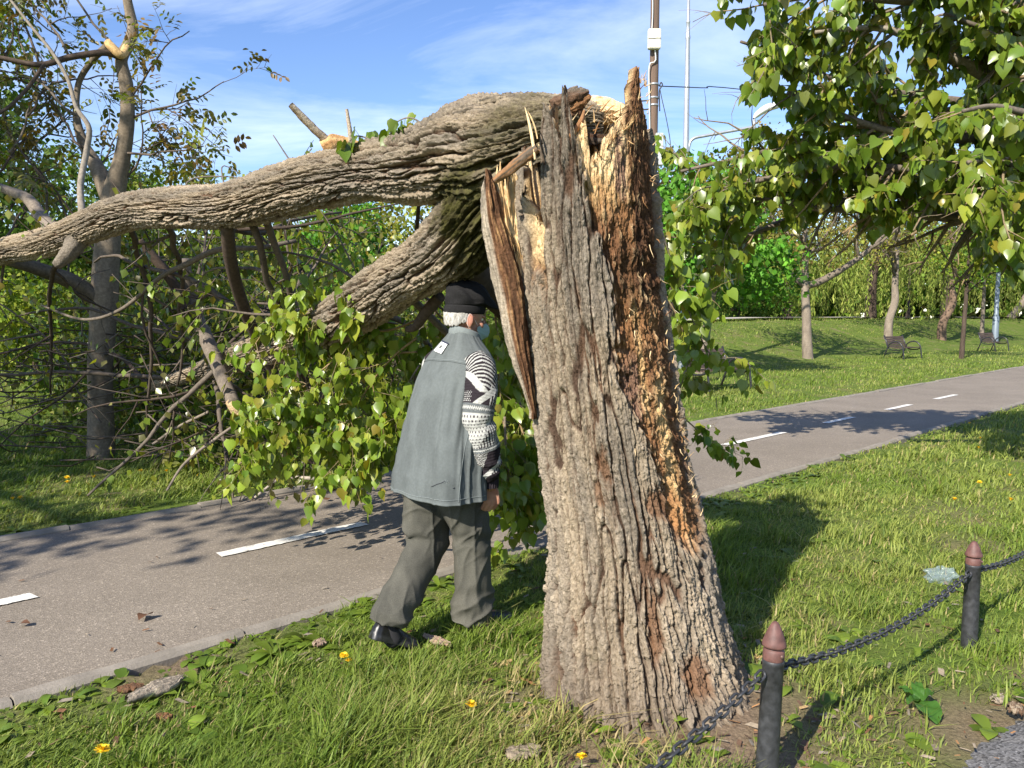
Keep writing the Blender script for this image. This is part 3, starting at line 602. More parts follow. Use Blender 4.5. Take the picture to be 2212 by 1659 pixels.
# dark strip of bark just under the pale lump
sliver(ats([(1238, 296, 3.18), (1280, 300, 3.17), (1330, 302, 3.2), (1364, 296, 3.22)]), [.018, .022, .018, .008], 145, W_DARK, BARK_GREY * .6, .7, name='bark_flap', mt=M_bark, rough=.6)
rj = np.random.RandomState(31)
for i, (x_, y_) in enumerate(((985, 262), (1012, 240), (1062, 218), (1085, 216), (1112, 214), (1140, 213), (1165, 214), (1192, 214))):
    L_ = rj.uniform(16, 34); dy_ = rj.uniform(-10, 6); sliver(ats([(x_ - L_, y_ + 6, 3.52), (x_, y_ + rj.uniform(-3, 4), 3.5), (x_ + L_, y_ + dy_, 3.48)]), [.012, .016, .005], 700 + i, BARK_GREY * .5, BARK_TAN, .6, name='bark_flap', mt=M_bark, rough=.9)
# branch stubs standing on the fallen trunk
def stub(name, rows, seed, c0=BARK_GREY, c1=BARK_PALE, mt=None):
    P = ats(rows); rad = np.array([r[3] * KP * r[2] for r in rows]); return sliver(P, rad, seed, c0, c1, 1.0, 8, 50, name, mt or M_bark, .16)
stub('broken_branch', [(715, 312, 4.3, 9), (685, 285, 4.25, 9), (655, 255, 4.2, 8.5), (628, 226, 4.15, 6)], 161, BARK_PALE, np.array((.3, .22, .14)))
stub('branch_burl', [(700, 322, 4.3, 20), (720, 312, 4.3, 22), (745, 310, 4.3, 14), (775, 312, 4.3, 7)], 163, W_STRAW * .9, W_ORANGE)
stub('branch_stub', [(758, 320, 4.28, 5), (756, 285, 4.28, 5), (749, 236, 4.28, 3.2)], 165, BARK_PALE, BARK_TAN)
stub('bark_knob', [(1000, 262, 3.62, 26), (1018, 240, 3.6, 27), (1036, 226, 3.6, 24), (1042, 216, 3.6, 10)], 167, BARK_TAN, BARK_GREY * .8)
stub('bark_knob', [(960, 300, 3.66, 9), (972, 268, 3.66, 9), (990, 246, 3.66, 6), (992, 236, 3.66, 3)], 169, np.array((.03, .025, .02)), FUR_DARK)
stub('broken_branch', [(170, 515, 5.95, 24), (152, 542, 5.9, 17), (132, 564, 5.9, 13), (122, 574, 5.9, 10)], 171, BARK_GREY * .5, BARK_GREY)
# ------------------------------------------------------------------ VEGETATION helpers
_h13 = [(0, 0), (0, .2), (0, .45), (0, .73), (0, 1.06), (.27, -.06), (.47, .17), (.42, .45), (.21, .77)]
def _tmpl_poplar():
    v = [(x, y) for x, y in _h13] + [(-x, y) for x, y in _h13[5:]]
    v = np.array([(x, y, .22 * abs(x) - .10 * y * y) for x, y in v])
    q = [(0, 5, 6, 1), (1, 6, 7, 2), (2, 7, 8, 3), (0, 1, 10, 9), (1, 2, 11, 10), (2, 3, 12, 11)]; t = [(3, 8, 4), (3, 4, 12)]
    return v, np.array(q), np.array(t)
TP_POP = _tmpl_poplar()
TP_DOME = (np.stack([TP_POP[0][:, 0], TP_POP[0][:, 1], .06 * np.abs(TP_POP[0][:, 0]) - .75 * TP_POP[0][:, 0] ** 2 - .22 * TP_POP[0][:, 1] ** 2 + .03 * np.sin(TP_POP[0][:, 1] * 9 + TP_POP[0][:, 0] * 7)], -1), TP_POP[1], TP_POP[2])
TP_OVAL = (np.array([(0, 0, 0), (.24, .35, .06), (.2, .7, .02), (0, 1, -.1), (-.2, .7, .02), (-.24, .35, .06), (0, .5, -.02)]), np.zeros((0, 4), int), np.array([(0, 1, 6), (1, 2, 6), (2, 3, 6), (3, 4, 6), (4, 5, 6), (5, 0, 6)]))
TP_RHOMB = (np.array([(0, 0, 0), (.42, .38, .07), (0, 1, -.06), (-.42, .38, .07)]), np.zeros((0, 4), int), np.array([(0, 1, 2), (0, 2, 3)]))
TP_LONG = (np.array([(0, 0, 0), (.12, .4, .02), (0, 1, -.12), (-.12, .4, .02)]), np.zeros((0, 4), int), np.array([(0, 1, 2), (0, 2, 3)]))
def leaves(b, tmpl, pos, tip, nor, size, col):
    v, q, t = tmpl; N = len(pos); k = len(v)
    tip = nrm(tip); x = nrm(np.cross(tip, nor)); z = np.cross(x, tip); size = np.broadcast_to(size, (N,))
    V = pos[:, None] + size[:, None, None] * (v[None, :, 0:1] * x[:, None] + v[None, :, 1:2] * tip[:, None] + v[None, :, 2:3] * z[:, None])
    off = np.arange(N)[:, None, None] * k
    b.add(V.reshape(-1, 3), (q[None] + off).reshape(-1, 4) if len(q) else [], (t[None] + off).reshape(-1, 3) if len(t) else [], col=np.repeat(col, k, 0))
def leafcol(rs, n, cols, jit=.22):
    cols = np.array(cols); i = rs.randint(0, len(cols), n); j = rs.randint(0, len(cols), n); f = rs.rand(n, 1)
    return (cols[i] * f + cols[j] * (1 - f)) * (1 + jit * rs.randn(n, 1)).clip(.5, 1.6)
def grow(rs, p, d, L, r, depth, segs, tips, c):
    """c: step, wig, trop (vector added per metre), kids per level, ratio, ang, gap (leaf spacing), bare (leafless first share)"""
    n = max(4, int(L / c['step']) + 1); st = L / (n - 1); P = [np.array(p, float)]; d = nrm(d)
    for i in range(n - 1):
        d = nrm(d + rs.randn(3) * c['wig'] + np.asarray(c['trop']) * st); P.append(P[-1] + d * st)
    P = np.array(P); segs.append((P, np.linspace(r, r * .35, n)))
    if depth > 0:
        for k in range(c['kids'][-depth]):
            t = rs.uniform(.15, 1.0); i = min(int(t * (n - 1)), n - 2); f = t * (n - 1) - i; q = P[i] * (1 - f) + P[i + 1] * f
            ax = nrm(P[i + 1] - P[i]); s_ = nrm(np.cross(ax, rs.randn(3))); a = R(rs.uniform(*c['ang']))
            grow(rs, q, ax * math.cos(a) + s_ * math.sin(a), L * c['ratio'] * rs.uniform(.6, 1.2) * (1.15 - .5 * t), max(r * .55 * (1.1 - .6 * t), c['rmin']), depth - 1, segs, tips, c)
    if depth <= c.get('leafdepth', 0):
        Lt = np.arange(c['bare'] * L, L, c['gap']); i = np.minimum((Lt / st).astype(int), n - 2); f = (Lt / st - i)[:, None]
        for q, ax in zip(P[i] * (1 - f) + P[i + 1] * f, nrm(P[i + 1] - P[i])): tips.append((q, ax))
def seg_mesh(b, segs, col, col2=None, rs=None, n=5, nbig=8):
    for P, r in segs:
        c = col if col2 is None else lerp(np.array(col), np.array(col2), rs.rand())
        b.tube(P, r, nbig if r[0] > .012 else (n if r[0] > .004 else 3), col=c, cap=r[0] > .006)
def poplar_leaves(b, rs, tips, size, cols, down=.9, per=1, pet=.045, face=None, tmpl=TP_POP):
    P = np.repeat(np.array([t[0] for t in tips]), per, 0); A = np.repeat(np.array([t[1] for t in tips]), per, 0); N = len(P)
    side = nrm(np.cross(A, rs.randn(N, 3))); pdir = nrm(side + .4 * A + np.array((0, 0, -.35 * down)) + .3 * rs.randn(N, 3))
    sz = size * (.38 + .82 * rs.rand(N) ** .7); pl = pet * rs.uniform(.6, 1.2, N); q = P + pdir * pl[:, None] + np.array((0, 0, -.25 * pet))
    tip = nrm(pdir * (1.05 - down * .75) + np.array((0, 0, -1.0)) * down + .28 * rs.randn(N, 3))
    nor = nrm(rs.randn(N, 3) * 1.0 + np.array((0, 0, .35)) + (np.zeros(3) if face is None else np.asarray(face)))
    col = leafcol(rs, N, cols); old = rs.rand(N) < .035; col[old] = lerp(col[old], np.array((.30, .22, .03)), .7)
    if tmpl is TP_POP:
        hm = rs.rand(N) < .6; leaves(b, TP_DOME, q[hm], tip[hm], nor[hm], sz[hm], col[hm]); hm = ~hm; leaves(b, TP_POP, q[hm], tip[hm], nor[hm], sz[hm], col[hm])
    else: leaves(b, tmpl, q, tip, nor, sz, col)
    if pet > .02:
        w = nrm(np.cross(pdir, rs.randn(N, 3))) * .0011
        V = np.stack([P - w, P + w, q + w, q - w], 1).reshape(-1, 3); b.add(V, np.arange(N)[:, None] * 4 + np.arange(4), col=np.repeat(np.tile(np.array((.30, .30, .07)), (N, 1)), 4, 0))
M_leaf = leaf_mat('poplar_leaf', .31, .33, spec=.5); M_leaf2 = leaf_mat('broad_leaf', .45, .35); M_far = leaf_mat('far_leaf', .6, .35, spec=.25)
M_twig = mat('twig_bark', None, .85, nscale=40, namt=.3, bump=.5, bscale=120, bdist=.004, spec=.15)
GR_DEEP, GR_MID, GR_LIT, GR_YEL = np.array((.05, .10, .012)), np.array((.10, .17, .016)), np.array((.165, .235, .025)), np.array((.255, .285, .035))
BR_OL, BR_YEL = np.array((.14, .13, .035)), np.array((.22, .19, .04))
BK_GREY, BK_DARK, BK_PALE = np.array((.20, .165, .13)), np.array((.075, .055, .042)), np.array((.36, .31, .25))
# ------------------------------------------------------------------ the snapped poplar's own branches and leaves
rs = np.random.RandomState(21)
segs, tips = [], []
CF = dict(step=.09, wig=.13, trop=(0, 0, -.9), kids=[4, 3], ratio=.55, ang=(25, 65), gap=.032, bare=.12, rmin=.0022)
def twig_path(rows, r0, kids=5, L=.45, trop=(0, 0, -1.6), side=None, gap=.03, seed=0, leafy=True):
    """an explicit twig (measured) with short leafy side twigs"""
    rq = np.random.RandomState(seed + 900); P = spline(ats(rows), 26); segs.append((P, np.linspace(r0, r0 * .35, 26)))
    c = dict(CF, trop=trop, kids=[1], gap=gap)
    for i in range(kids):
        t = rq.uniform(.1, 1); j = min(int(t * 25), 24); ax = nrm(P[j + 1] - P[j]); s_ = nrm(np.cross(ax, rq.randn(3))) + (0 if side is None else np.asarray(side))
        grow(rq, P[j], nrm(ax * .5 + s_), L * rq.uniform(.5, 1.2), max(r0 * .35, .002), 1, segs, tips, dict(c, leafdepth=1))
    if leafy:
        for j in range(4, 25):
            for k in range(2): tips.append((P[j], nrm(P[j + 1] - P[j])))
# bright hanging cluster over the path, between fallen limb and man
tw = [([(905, 690, 4.9), (830, 715, 5.0), (740, 700, 5.1), (650, 690, 5.15), (575, 715, 5.2), (535, 770, 5.2)], .009, 14, .40),
      ([(900, 760, 5.0), (820, 765, 5.1), (730, 775, 5.15), (650, 840, 5.2), (590, 880, 5.2), (560, 900, 5.2)], .008, 10, .36),
      ([(690, 835, 5.15), (640, 880, 5.1), (590, 930, 5.05), (560, 980, 5.0), (520, 1000, 5.0), (488, 1030, 5.0)], .006, 10, .26),
      ([(900, 730, 4.95), (850, 770, 5.0), (800, 830, 5.05), (760, 900, 5.1), (740, 970, 5.1), (735, 1015, 5.1)], .008, 12, .36),
      ([(905, 790, 5.0), (870, 850, 5.05), (845, 920, 5.1), (830, 970, 5.1)], .007, 11, .34),
      ([(860, 700, 5.2), (790, 690, 5.3), (700, 670, 5.35), (620, 665, 5.4)], .007, 9, .34),
      ([(880, 880, 5.3), (790, 900, 5.4), (700, 910, 5.4), (640, 940, 5.4)], .007, 10, .34),
      ([(790, 640, 4.6), (770, 665, 4.6), (755, 700, 4.65)], .004, 2, .16)]
for i, (r_, r0, k, L) in enumerate(tw): twig_path(r_, r0, int(k * 1.7), L, seed=i, gap=.025)
# leaves hanging behind and right of the man
for i, r_ in enumerate([[(1065, 600, 4.7), (1075, 760, 4.75), (1085, 900, 4.75), (1110, 1000, 4.7), (1125, 1100, 4.65)], [(1045, 640, 4.9), (1055, 800, 5.0), (1075, 940, 5.0), (1090, 1080, 4.9)], [(1100, 620, 5.0), (1120, 780, 5.0), (1150, 900, 5.0), (1160, 1040, 4.9)], [(930, 660, 5.0), (985, 720, 5.2), (1040, 790, 5.2), (1100, 860, 5.2)], [(1090, 900, 4.6), (1095, 1000, 4.55), (1110, 1060, 4.5), (1118, 1115, 4.5)], [(1120, 900, 4.8), (1140, 980, 4.75), (1150, 1060, 4.7), (1150, 1110, 4.7)]]): twig_path(r_, .008, 13, .36, seed=20 + i)
# twigs that stick out to the right of the stump
for i, (r_, k, L) in enumerate([([(1440, 560, 4.6), (1480, 650, 4.7), (1500, 700, 4.7), (1540, 770, 4.75), (1600, 775, 4.8), (1660, 825, 4.8)], 8, .22), ([(1430, 500, 4.5), (1460, 590, 4.6), (1490, 640, 4.6), (1530, 650, 4.6)], 6, .24), ([(1440, 640, 4.9), (1470, 700, 4.9), (1490, 780, 4.9), (1500, 830, 4.9)], 4, .2), ([(1480, 905, 5.6), (1520, 940, 5.7), (1560, 970, 5.8), (1592, 975, 5.85)], 6, .22)]): twig_path(r_, .006, k, L, seed=40 + i, gap=.06)
lf = MB(); LIGHT = [GR_LIT, GR_YEL, GR_MID * 1.2, GR_LIT * 1.15]
poplar_leaves(lf, rs, tips, .074, LIGHT, .95, 1, .05, face=(-.35, -.75, .25))
n_near = len(tips)
# the wrecked crown behind: branches forced up and out of the limb and the trunk's end
tb = MB(); seg_mesh(tb, segs, BK_GREY * .9, np.array((.27, .19, .09)), rs); segs2, tips2 = [], []
CC = dict(step=.16, wig=.12, trop=(0, 0, -.25), kids=[6, 5], ratio=.55, ang=(25, 70), gap=.07, bare=.2, rmin=.0032, leafdepth=1)
starts = [((480, 780, 7.0), (.6, .5, .5), 2.3), ((350, 830, 8.0), (.5, .8, .3), 2.3), ((550, 760, 6.5), (.2, .8, .8), 2.0), ((680, 710, 5.5), (.5, .9, -.1), 2.2), ((850, 615, 4.5), (.4, 1, -.4), 2.4), ((500, 775, 6.8), (-.4, .9, .7), 2.4), ((700, 700, 5.4), (-.4, .7, .25), 2.3), ((620, 735, 6.0), (-.6, .6, .45), 2.4), ((560, 760, 6.4), (.35, .9, .5), 2.4), ((520, 770, 6.7), (-.9, .2, .4), 2.6), ((450, 795, 7.2), (-.5, .6, .8), 2.4), ((420, 800, 7.4), (.5, .8, .5), 2.2), ((380, 815, 7.8), (-.9, .3, .15), 2.6), ((330, 835, 8.2), (-.8, .6, .4), 2.4), ((600, 740, 6.1), (.1, .5, -.35), 1.6), ((500, 775, 6.8), (-.5, -.3, -.4), 1.6), ((460, 800, 7.2), (.2, -.5, -.35), 1.5), ((760, 670, 4.9), (.2, 1, .05), 2.6), ((830, 625, 4.6), (.2, 1, -.1), 2.4), ((400, 810, 7.6), (.3, .6, -.3), 1.8),
          ((350, 455, 5.4), (-.2, 1, -.5), 2.2), ((260, 470, 5.7), (-.1, 1, -.35), 2.4), ((150, 510, 6.1), (-.5, .8, -.2), 2.4), ((60, 535, 6.5), (-.8, .5, .1), 2.2), ((560, 440, 4.8), (.1, 1, -.8), 1.8), ((420, 460, 5.2), (.1, 1, -.3), 2.0), ((650, 720, 5.8), (.4, .9, .25), 2.4), ((540, 470, 4.9), (-.1, .9, -1.0), 2.0)]
for i, (p, d, L) in enumerate(starts): grow(np.random.RandomState(300 + i), at(*p), np.array(d), L, .026, 2, segs2, tips2, CC)
def limb_rows(rows): P, rad = spline(ats(rows), 60, [r[3] * KP * r[2] for r in rows]); return P, rad
explicit = [[(490, 482, 4.95, 15), (498, 560, 5.2, 14), (522, 650, 5.6, 13), (560, 740, 6.0, 12), (595, 815, 6.3, 11), (630, 900, 6.6, 11), (672, 985, 6.9, 10), (722, 1055, 7.05, 9)],
            [(395, 560, 6.6, 13), (415, 660, 6.7, 14), (440, 720, 6.6, 15), (470, 790, 6.4, 15), (492, 845, 6.2, 15), (506, 872, 6.1, 14)],
            [(300, 520, 6.4, 9), (360, 590, 6.5, 11), (395, 650, 6.6, 12), (420, 690, 6.6, 12)],
            [(640, 520, 5.6, 4), (560, 535, 5.5, 5), (470, 540, 5.6, 6), (400, 572, 5.9, 6), (345, 600, 6.2, 5), (262, 668, 6.5, 4), (180, 690, 6.8, 3), (90, 660, 7.0, 2)],
            [(15, -10, 6.9, 2.5), (70, 60, 6.9, 3), (112, 112, 6.9, 3.5), (146, 170, 6.9, 4), (165, 232, 6.9, 4.5), (192, 276, 6.9, 5.5), (186, 330, 6.9, 6), (174, 400, 6.8, 6.5), (178, 470, 6.7, 7.5)],
            [(0, 405, 7.4, 9), (60, 430, 7.3, 12), (90, 470, 7.1, 14), (120, 500, 6.8, 15)], [(360, 1060, 6.4, 2.5), (400, 1000, 6.5, 3), (470, 945, 6.6, 3.5), (520, 910, 6.7, 3)],
            [(330, 960, 7.2, 3), (380, 925, 7.2, 3.2), (450, 890, 7.0, 3)], [(550, 1075, 6.6, 2.5), (620, 1020, 6.8, 3), (680, 985, 7.0, 3)], [(730, 1045, 7.1, 3), (690, 1035, 7.2, 4), (620, 1030, 7.3, 4)],
            [(600, 690, 6.2, 5), (680, 660, 6.4, 6), (760, 640, 6.7, 6), (860, 640, 7, 5)], [(950, 640, 4.3, 13), (920, 675, 4.4, 13), (898, 705, 4.5, 9), (880, 712, 4.55, 7)], [(905, 440, 4.4, 4), (895, 540, 4.8, 5), (880, 600, 5.2, 4)],
            [(985, 540, 4.3, 44), (1020, 585, 4.45, 40), (1060, 630, 4.6, 32), (1110, 690, 4.8, 22)]]
for k, rows in enumerate(explicit):
    P, rad = limb_rows(rows); cc = [BK_DARK, BK_GREY * .8, BK_DARK, BK_GREY * .7, BK_PALE * .7, BK_GREY, BK_GREY, BK_GREY, BK_PALE, BK_PALE, BK_GREY, BK_DARK, BK_DARK, BK_DARK * .8][k]
    L = np.arange(60)[:, None] * .05; a = np.linspace(0, 6.28, 14, endpoint=False)[None]
    V, q, t = tube(P, rad, 14); dsp = .12 * fbm(np.cos(a) * 2 + L, np.sin(a) * 2 + L * 2, s=k + 400, o=4)
    V[:60 * 14] += (V[:60 * 14] - np.repeat(P, 14, 0)) * dsp.reshape(-1, 1)
    tb.add(V, q, t, col=np.tile(cc, (len(V), 1)) * (1 + .25 * np.concatenate([dsp.ravel() * 4, [0, 0]]))[:, None])
stub('broken_branch', [(500, 866, 6.12, 14), (510, 885, 6.1, 13), (520, 905, 6.1, 7), (524, 916, 6.1, 2)], 181, W_CREAM * .8, W_BROWN)
segs2 = [s_ for s_ in segs2 if not (s_[1][0] < .012 and s_[0][:, 0].mean() < -3.0 and s_[0][:, 1].mean() < 9.2 and s_[0][:, 2].mean() < 2.2 and rs.rand() < .75)]
seg_mesh(tb, segs2, BK_GREY * .7, BK_DARK * .8, rs)
keep = [t for t in tips2 if t[0][2] > .1 and not (t[0][0] < -2.9 and t[0][1] < 9.4 and t[0][2] < 2.3 and rs.rand() < .88)]
MUTED = [GR_MID, GR_YEL * .9, GR_LIT, BR_OL]
nk = len(keep); sel = rs.permutation(nk)[:22000]
poplar_leaves(lf, rs, [keep[i] for i in sel], .074, MUTED, .8, 1, 0, tmpl=TP_RHOMB)
rq = np.random.RandomState(77); nC = 330; cen = np.stack([rq.uniform(-6.2, -.9, nC), rq.uniform(9.0, 12.2, nC), rq.uniform(.15, 2.6, nC)], -1); cen[:, 2] += gz(cen[:, 0], cen[:, 1]) * .8; cen = cen[cen[:, 2] < 2.75 - .12 * (cen[:, 0] + 3) ** 2 * .6]
tp3 = [(c_ + rq.randn(3) * (.22, .2, .17), nrm(rq.randn(3))) for c_ in cen for _ in range(30)]
poplar_leaves(lf, rs, tp3, .08, [GR_YEL * .85, GR_LIT * .85, GR_MID, BR_OL], .8, 1, 0, tmpl=TP_RHOMB)
# small sprigs standing on the trunk
for i, rows in enumerate([[(940, 310, 3.9, 0), (925, 280, 3.9, 0), (890, 255, 3.9, 0), (860, 262, 3.9, 0), (845, 285, 3.9, 0)], [(930, 300, 3.95, 0), (880, 290, 3.95, 0), (850, 310, 3.95, 0)], [(820, 330, 4.1, 0), (795, 300, 4.1, 0), (765, 295, 4.1, 0), (750, 315, 4.1, 0)]]):
    segs3, t3 = [], []; P = spline(ats(rows), 16); segs3.append((P, np.linspace(.006, .0025, 16))); seg_mesh(tb, segs3, BK_GREY)
    t3 = [(P[j], nrm(P[j] - P[j - 1])) for j in range(5, 16) for _ in range(2)]; poplar_leaves(lf, rs, t3, .075, [GR_LIT * .8, GR_MID], 1.0, 1, .05)
for rows in ([(660, 410, 4.55, 0), (655, 385, 4.5, 0), (635, 360, 4.5, 0), (590, 292, 4.5, 0)], [(662, 388, 4.5, 0), (672, 372, 4.5, 0), (700, 380, 4.5, 0)], [(490, 430, 5.0, 0), (480, 360, 5.2, 0), (520, 375, 5.2, 0)], [(440, 435, 5.1, 0), (400, 410, 5.1, 0), (420, 385, 5.2, 0), (500, 382, 5.2, 0), (540, 395, 5.1, 0)]):
    tb.tube(spline(ats(rows), 14), np.linspace(.007, .003, 14), 5, col=BK_GREY * .8)
brs = tb.build('branchwork', M_twig, T); brs['kind'] = 'stuff'
flg = lf.build('foliage', M_leaf, T); flg['kind'] = 'stuff'
# ------------------------------------------------------------------ other trees
def rough_limb(b, rows, n=18, col=BK_GREY, seed=0, m=70, amp=.06, P=None):
    if P is None: P = ats(rows); rad = [r[3] * KP * r[2] for r in rows]
    else: rad = rows
    P, rad = spline(P, m, rad); L = np.concatenate(([0], np.cumsum(np.linalg.norm(np.diff(P, axis=0), axis=1))))[:, None]
    V, q, t = tube(P, rad, n); a = np.linspace(0, 2 * np.pi, n, endpoint=False)[None]
    d = fbm(np.cos(a) * 1.8 + L * 2, np.sin(a) * 1.8 + L * 3, s=seed, o=4)
    V[:m * n] += (V[:m * n] - np.repeat(P, n, 0)) * (amp * d).reshape(-1, 1)
    c = np.tile(col, (m * n, 1)) * (1 + .55 * fbm(np.cos(a) * 3 + L * 3, np.sin(a) * 3 + L * 5, s=seed + 5, o=4)).reshape(-1, 1)
    b.add(V, q, t, col=np.concatenate([c, [col, col]])); return P, rad
def make_tree(label, base, kind, trunk_b, leaf_b, twig_b, m_leaf, group=None, cat='tree', name='tree'):
    t = empty(name, base, label, cat, group)
    if trunk_b: trunk_b.build('trunk', M_twig, t)
    if twig_b: twig_b.build('branchwork', M_twig, t)['kind'] = 'stuff'
    if leaf_b: leaf_b.build('crown', m_leaf, t)
    return t
# the standing walnut at the left
b = MB(); G = np.array((.175, .14, .10)); Yw = 8.7; D = BK_DARK * 1.1
rough_limb(b, [(220, 1012, Yw, 33), (219, 990, Yw, 29), (218, 900, Yw, 26), (216, 800, Yw, 25), (221, 720, Yw, 26), (226, 640, Yw, 28), (230, 560, Yw, 26), (236, 480, Yw, 24), (248, 410, Yw, 22), (262, 350, Yw, 17), (272, 290, Yw, 15), (276, 230, Yw, 14), (272, 180, Yw, 14), (262, 130, Yw, 12), (278, 95, Yw, 12), (287, 62, Yw, 11), (280, 25, Yw, 10), (270, -25, Yw, 8)], 24, G, 500, 160, .05)
rough_limb(b, [(222, 650, Yw, 18), (190, 632, Yw - .1, 20), (150, 606, Yw - .3, 17), (80, 580, Yw - .6, 14), (0, 556, Yw - .9, 12), (-90, 530, Yw - 1.2, 9)], 16, G * .7, 502)
rough_limb(b, [(240, 440, Yw, 18), (218, 380, Yw + .1, 17), (200, 345, Yw + .2, 14), (180, 310, Yw + .3, 11), (165, 250, Yw + .4, 7), (170, 180, Yw + .5, 6), (200, 130, Yw + .4, 6), (232, 100, Yw + .2, 8)], 14, G * .95, 503)
rough_limb(b, [(266, 128, Yw, 8), (245, 118, Yw - .1, 7), (215, 114, Yw - .2, 7), (150, 124, Yw - .3, 6.5), (85, 140, Yw - .4, 6), (0, 125, Yw - .5, 5), (-60, 118, Yw - .6, 4)], 10, D, 504)
rough_limb(b, [(278, 95, Yw, 8), (262, 118, Yw - .1, 9), (240, 100, Yw - .15, 9), (232, 90, Yw - .15, 8)], 10, W_STRAW, 505)
rough_limb(b, [(95, 140, Yw - .4, 4), (60, 190, Yw - .5, 4), (20, 230, Yw - .6, 3.5), (-20, 255, Yw - .7, 3)], 8, D, 506)
wb = b; wsegs, wt = [], []
CW = dict(step=.13, wig=.17, trop=(0, 0, .12), kids=[4, 4], ratio=.55, ang=(30, 75), gap=.13, bare=.35, rmin=.0035)
wst = [((270, 40), (.2, 0, .6), 1.1), ((262, 110), (-.7, .1, .6), 1.5), ((150, 124), (-.2, 0, .7), 1.5), ((85, 140), (-.5, 0, .7), 1.4), ((20, 128), (-.4, .2, .7), 1.3), ((165, 250), (-.8, 0, .3), 1.7), ((180, 320), (-.9, .3, .3), 1.9), ((100, 180), (-.5, .3, .2), 1.5), ((60, 250), (.2, .2, .3), 1.5), ((20, 330), (.2, .3, .4), 1.6), ((272, 220), (.8, 0, .5), 1.2), ((276, 260), (.9, .1, .25), 1.25), ((262, 330), (.9, -.2, -.1), 1.1), ((255, 400), (.8, 0, .3), 1.1), ((240, 440), (-.8, .3, .5), 1.7), ((150, 606), (-.2, .4, .7), 1.8), ((80, 580), (-.1, .4, .8), 1.9), ((0, 556), (.1, .3, .9), 1.9), ((-40, 400), (.3, .2, .5), 1.6), ((-40, 200), (.3, .1, .5), 1.6), ((226, 600), (.8, .5, .3), 1.6), ((228, 560), (-.7, .6, .4), 1.8)]
for i, (p, d, L) in enumerate(wst): grow(np.random.RandomState(600 + i), at(p[0], p[1], Yw), np.array(d), L, .015, 2, wsegs, wt, CW)
tw_b = MB(); seg_mesh(tw_b, wsegs, D, BK_GREY * .8, rs, 4, 6)
def pinnate(bm, rs, tips, cols, L=.22, size=.085, k=7):
    for (p, ax) in tips:
        d = nrm(ax * .5 + rs.randn(3) * .6 + np.array((0, 0, -.25))); n0 = nrm(rs.randn(3) * .7 + np.array((0, 0, 1.)))
        s_ = nrm(np.cross(d, n0)); t = np.linspace(.3, 1, k // 2 + 1); pos, tip = [], []
        for j in t[:-1]:
            for sg in (-1, 1): pos.append(p + d * L * j + np.array((0, 0, -.12 * L * j * j))); tip.append(d * .55 + s_ * sg + np.array((0, 0, -.35)))
        pos.append(p + d * L); tip.append(d + np.array((0, 0, -.5))); N = len(pos)
        leaves(bm, TP_OVAL, np.array(pos), np.array(tip) + .15 * rs.randn(N, 3), np.tile(n0, (N, 1)) + .2 * rs.randn(N, 3), size * rs.uniform(.7, 1.15) * np.ones(N), leafcol(rs, 1, cols).repeat(N, 0))
wl_b = MB(); sel = rs.permutation(len(wt))[:4200]
pinnate(wl_b, rs, [wt[i] for i in sel], [GR_YEL * .8, BR_OL, BR_YEL * .8, GR_LIT * .8, np.array((.20, .12, .035))])
make_tree('slender grey-barked walnut with broken top and sparse brownish leaves, standing left behind the fallen trunk', tuple(gr(220, 1000)), 'walnut', wb, wl_b, tw_b, M_leaf2, name='walnut_tree')
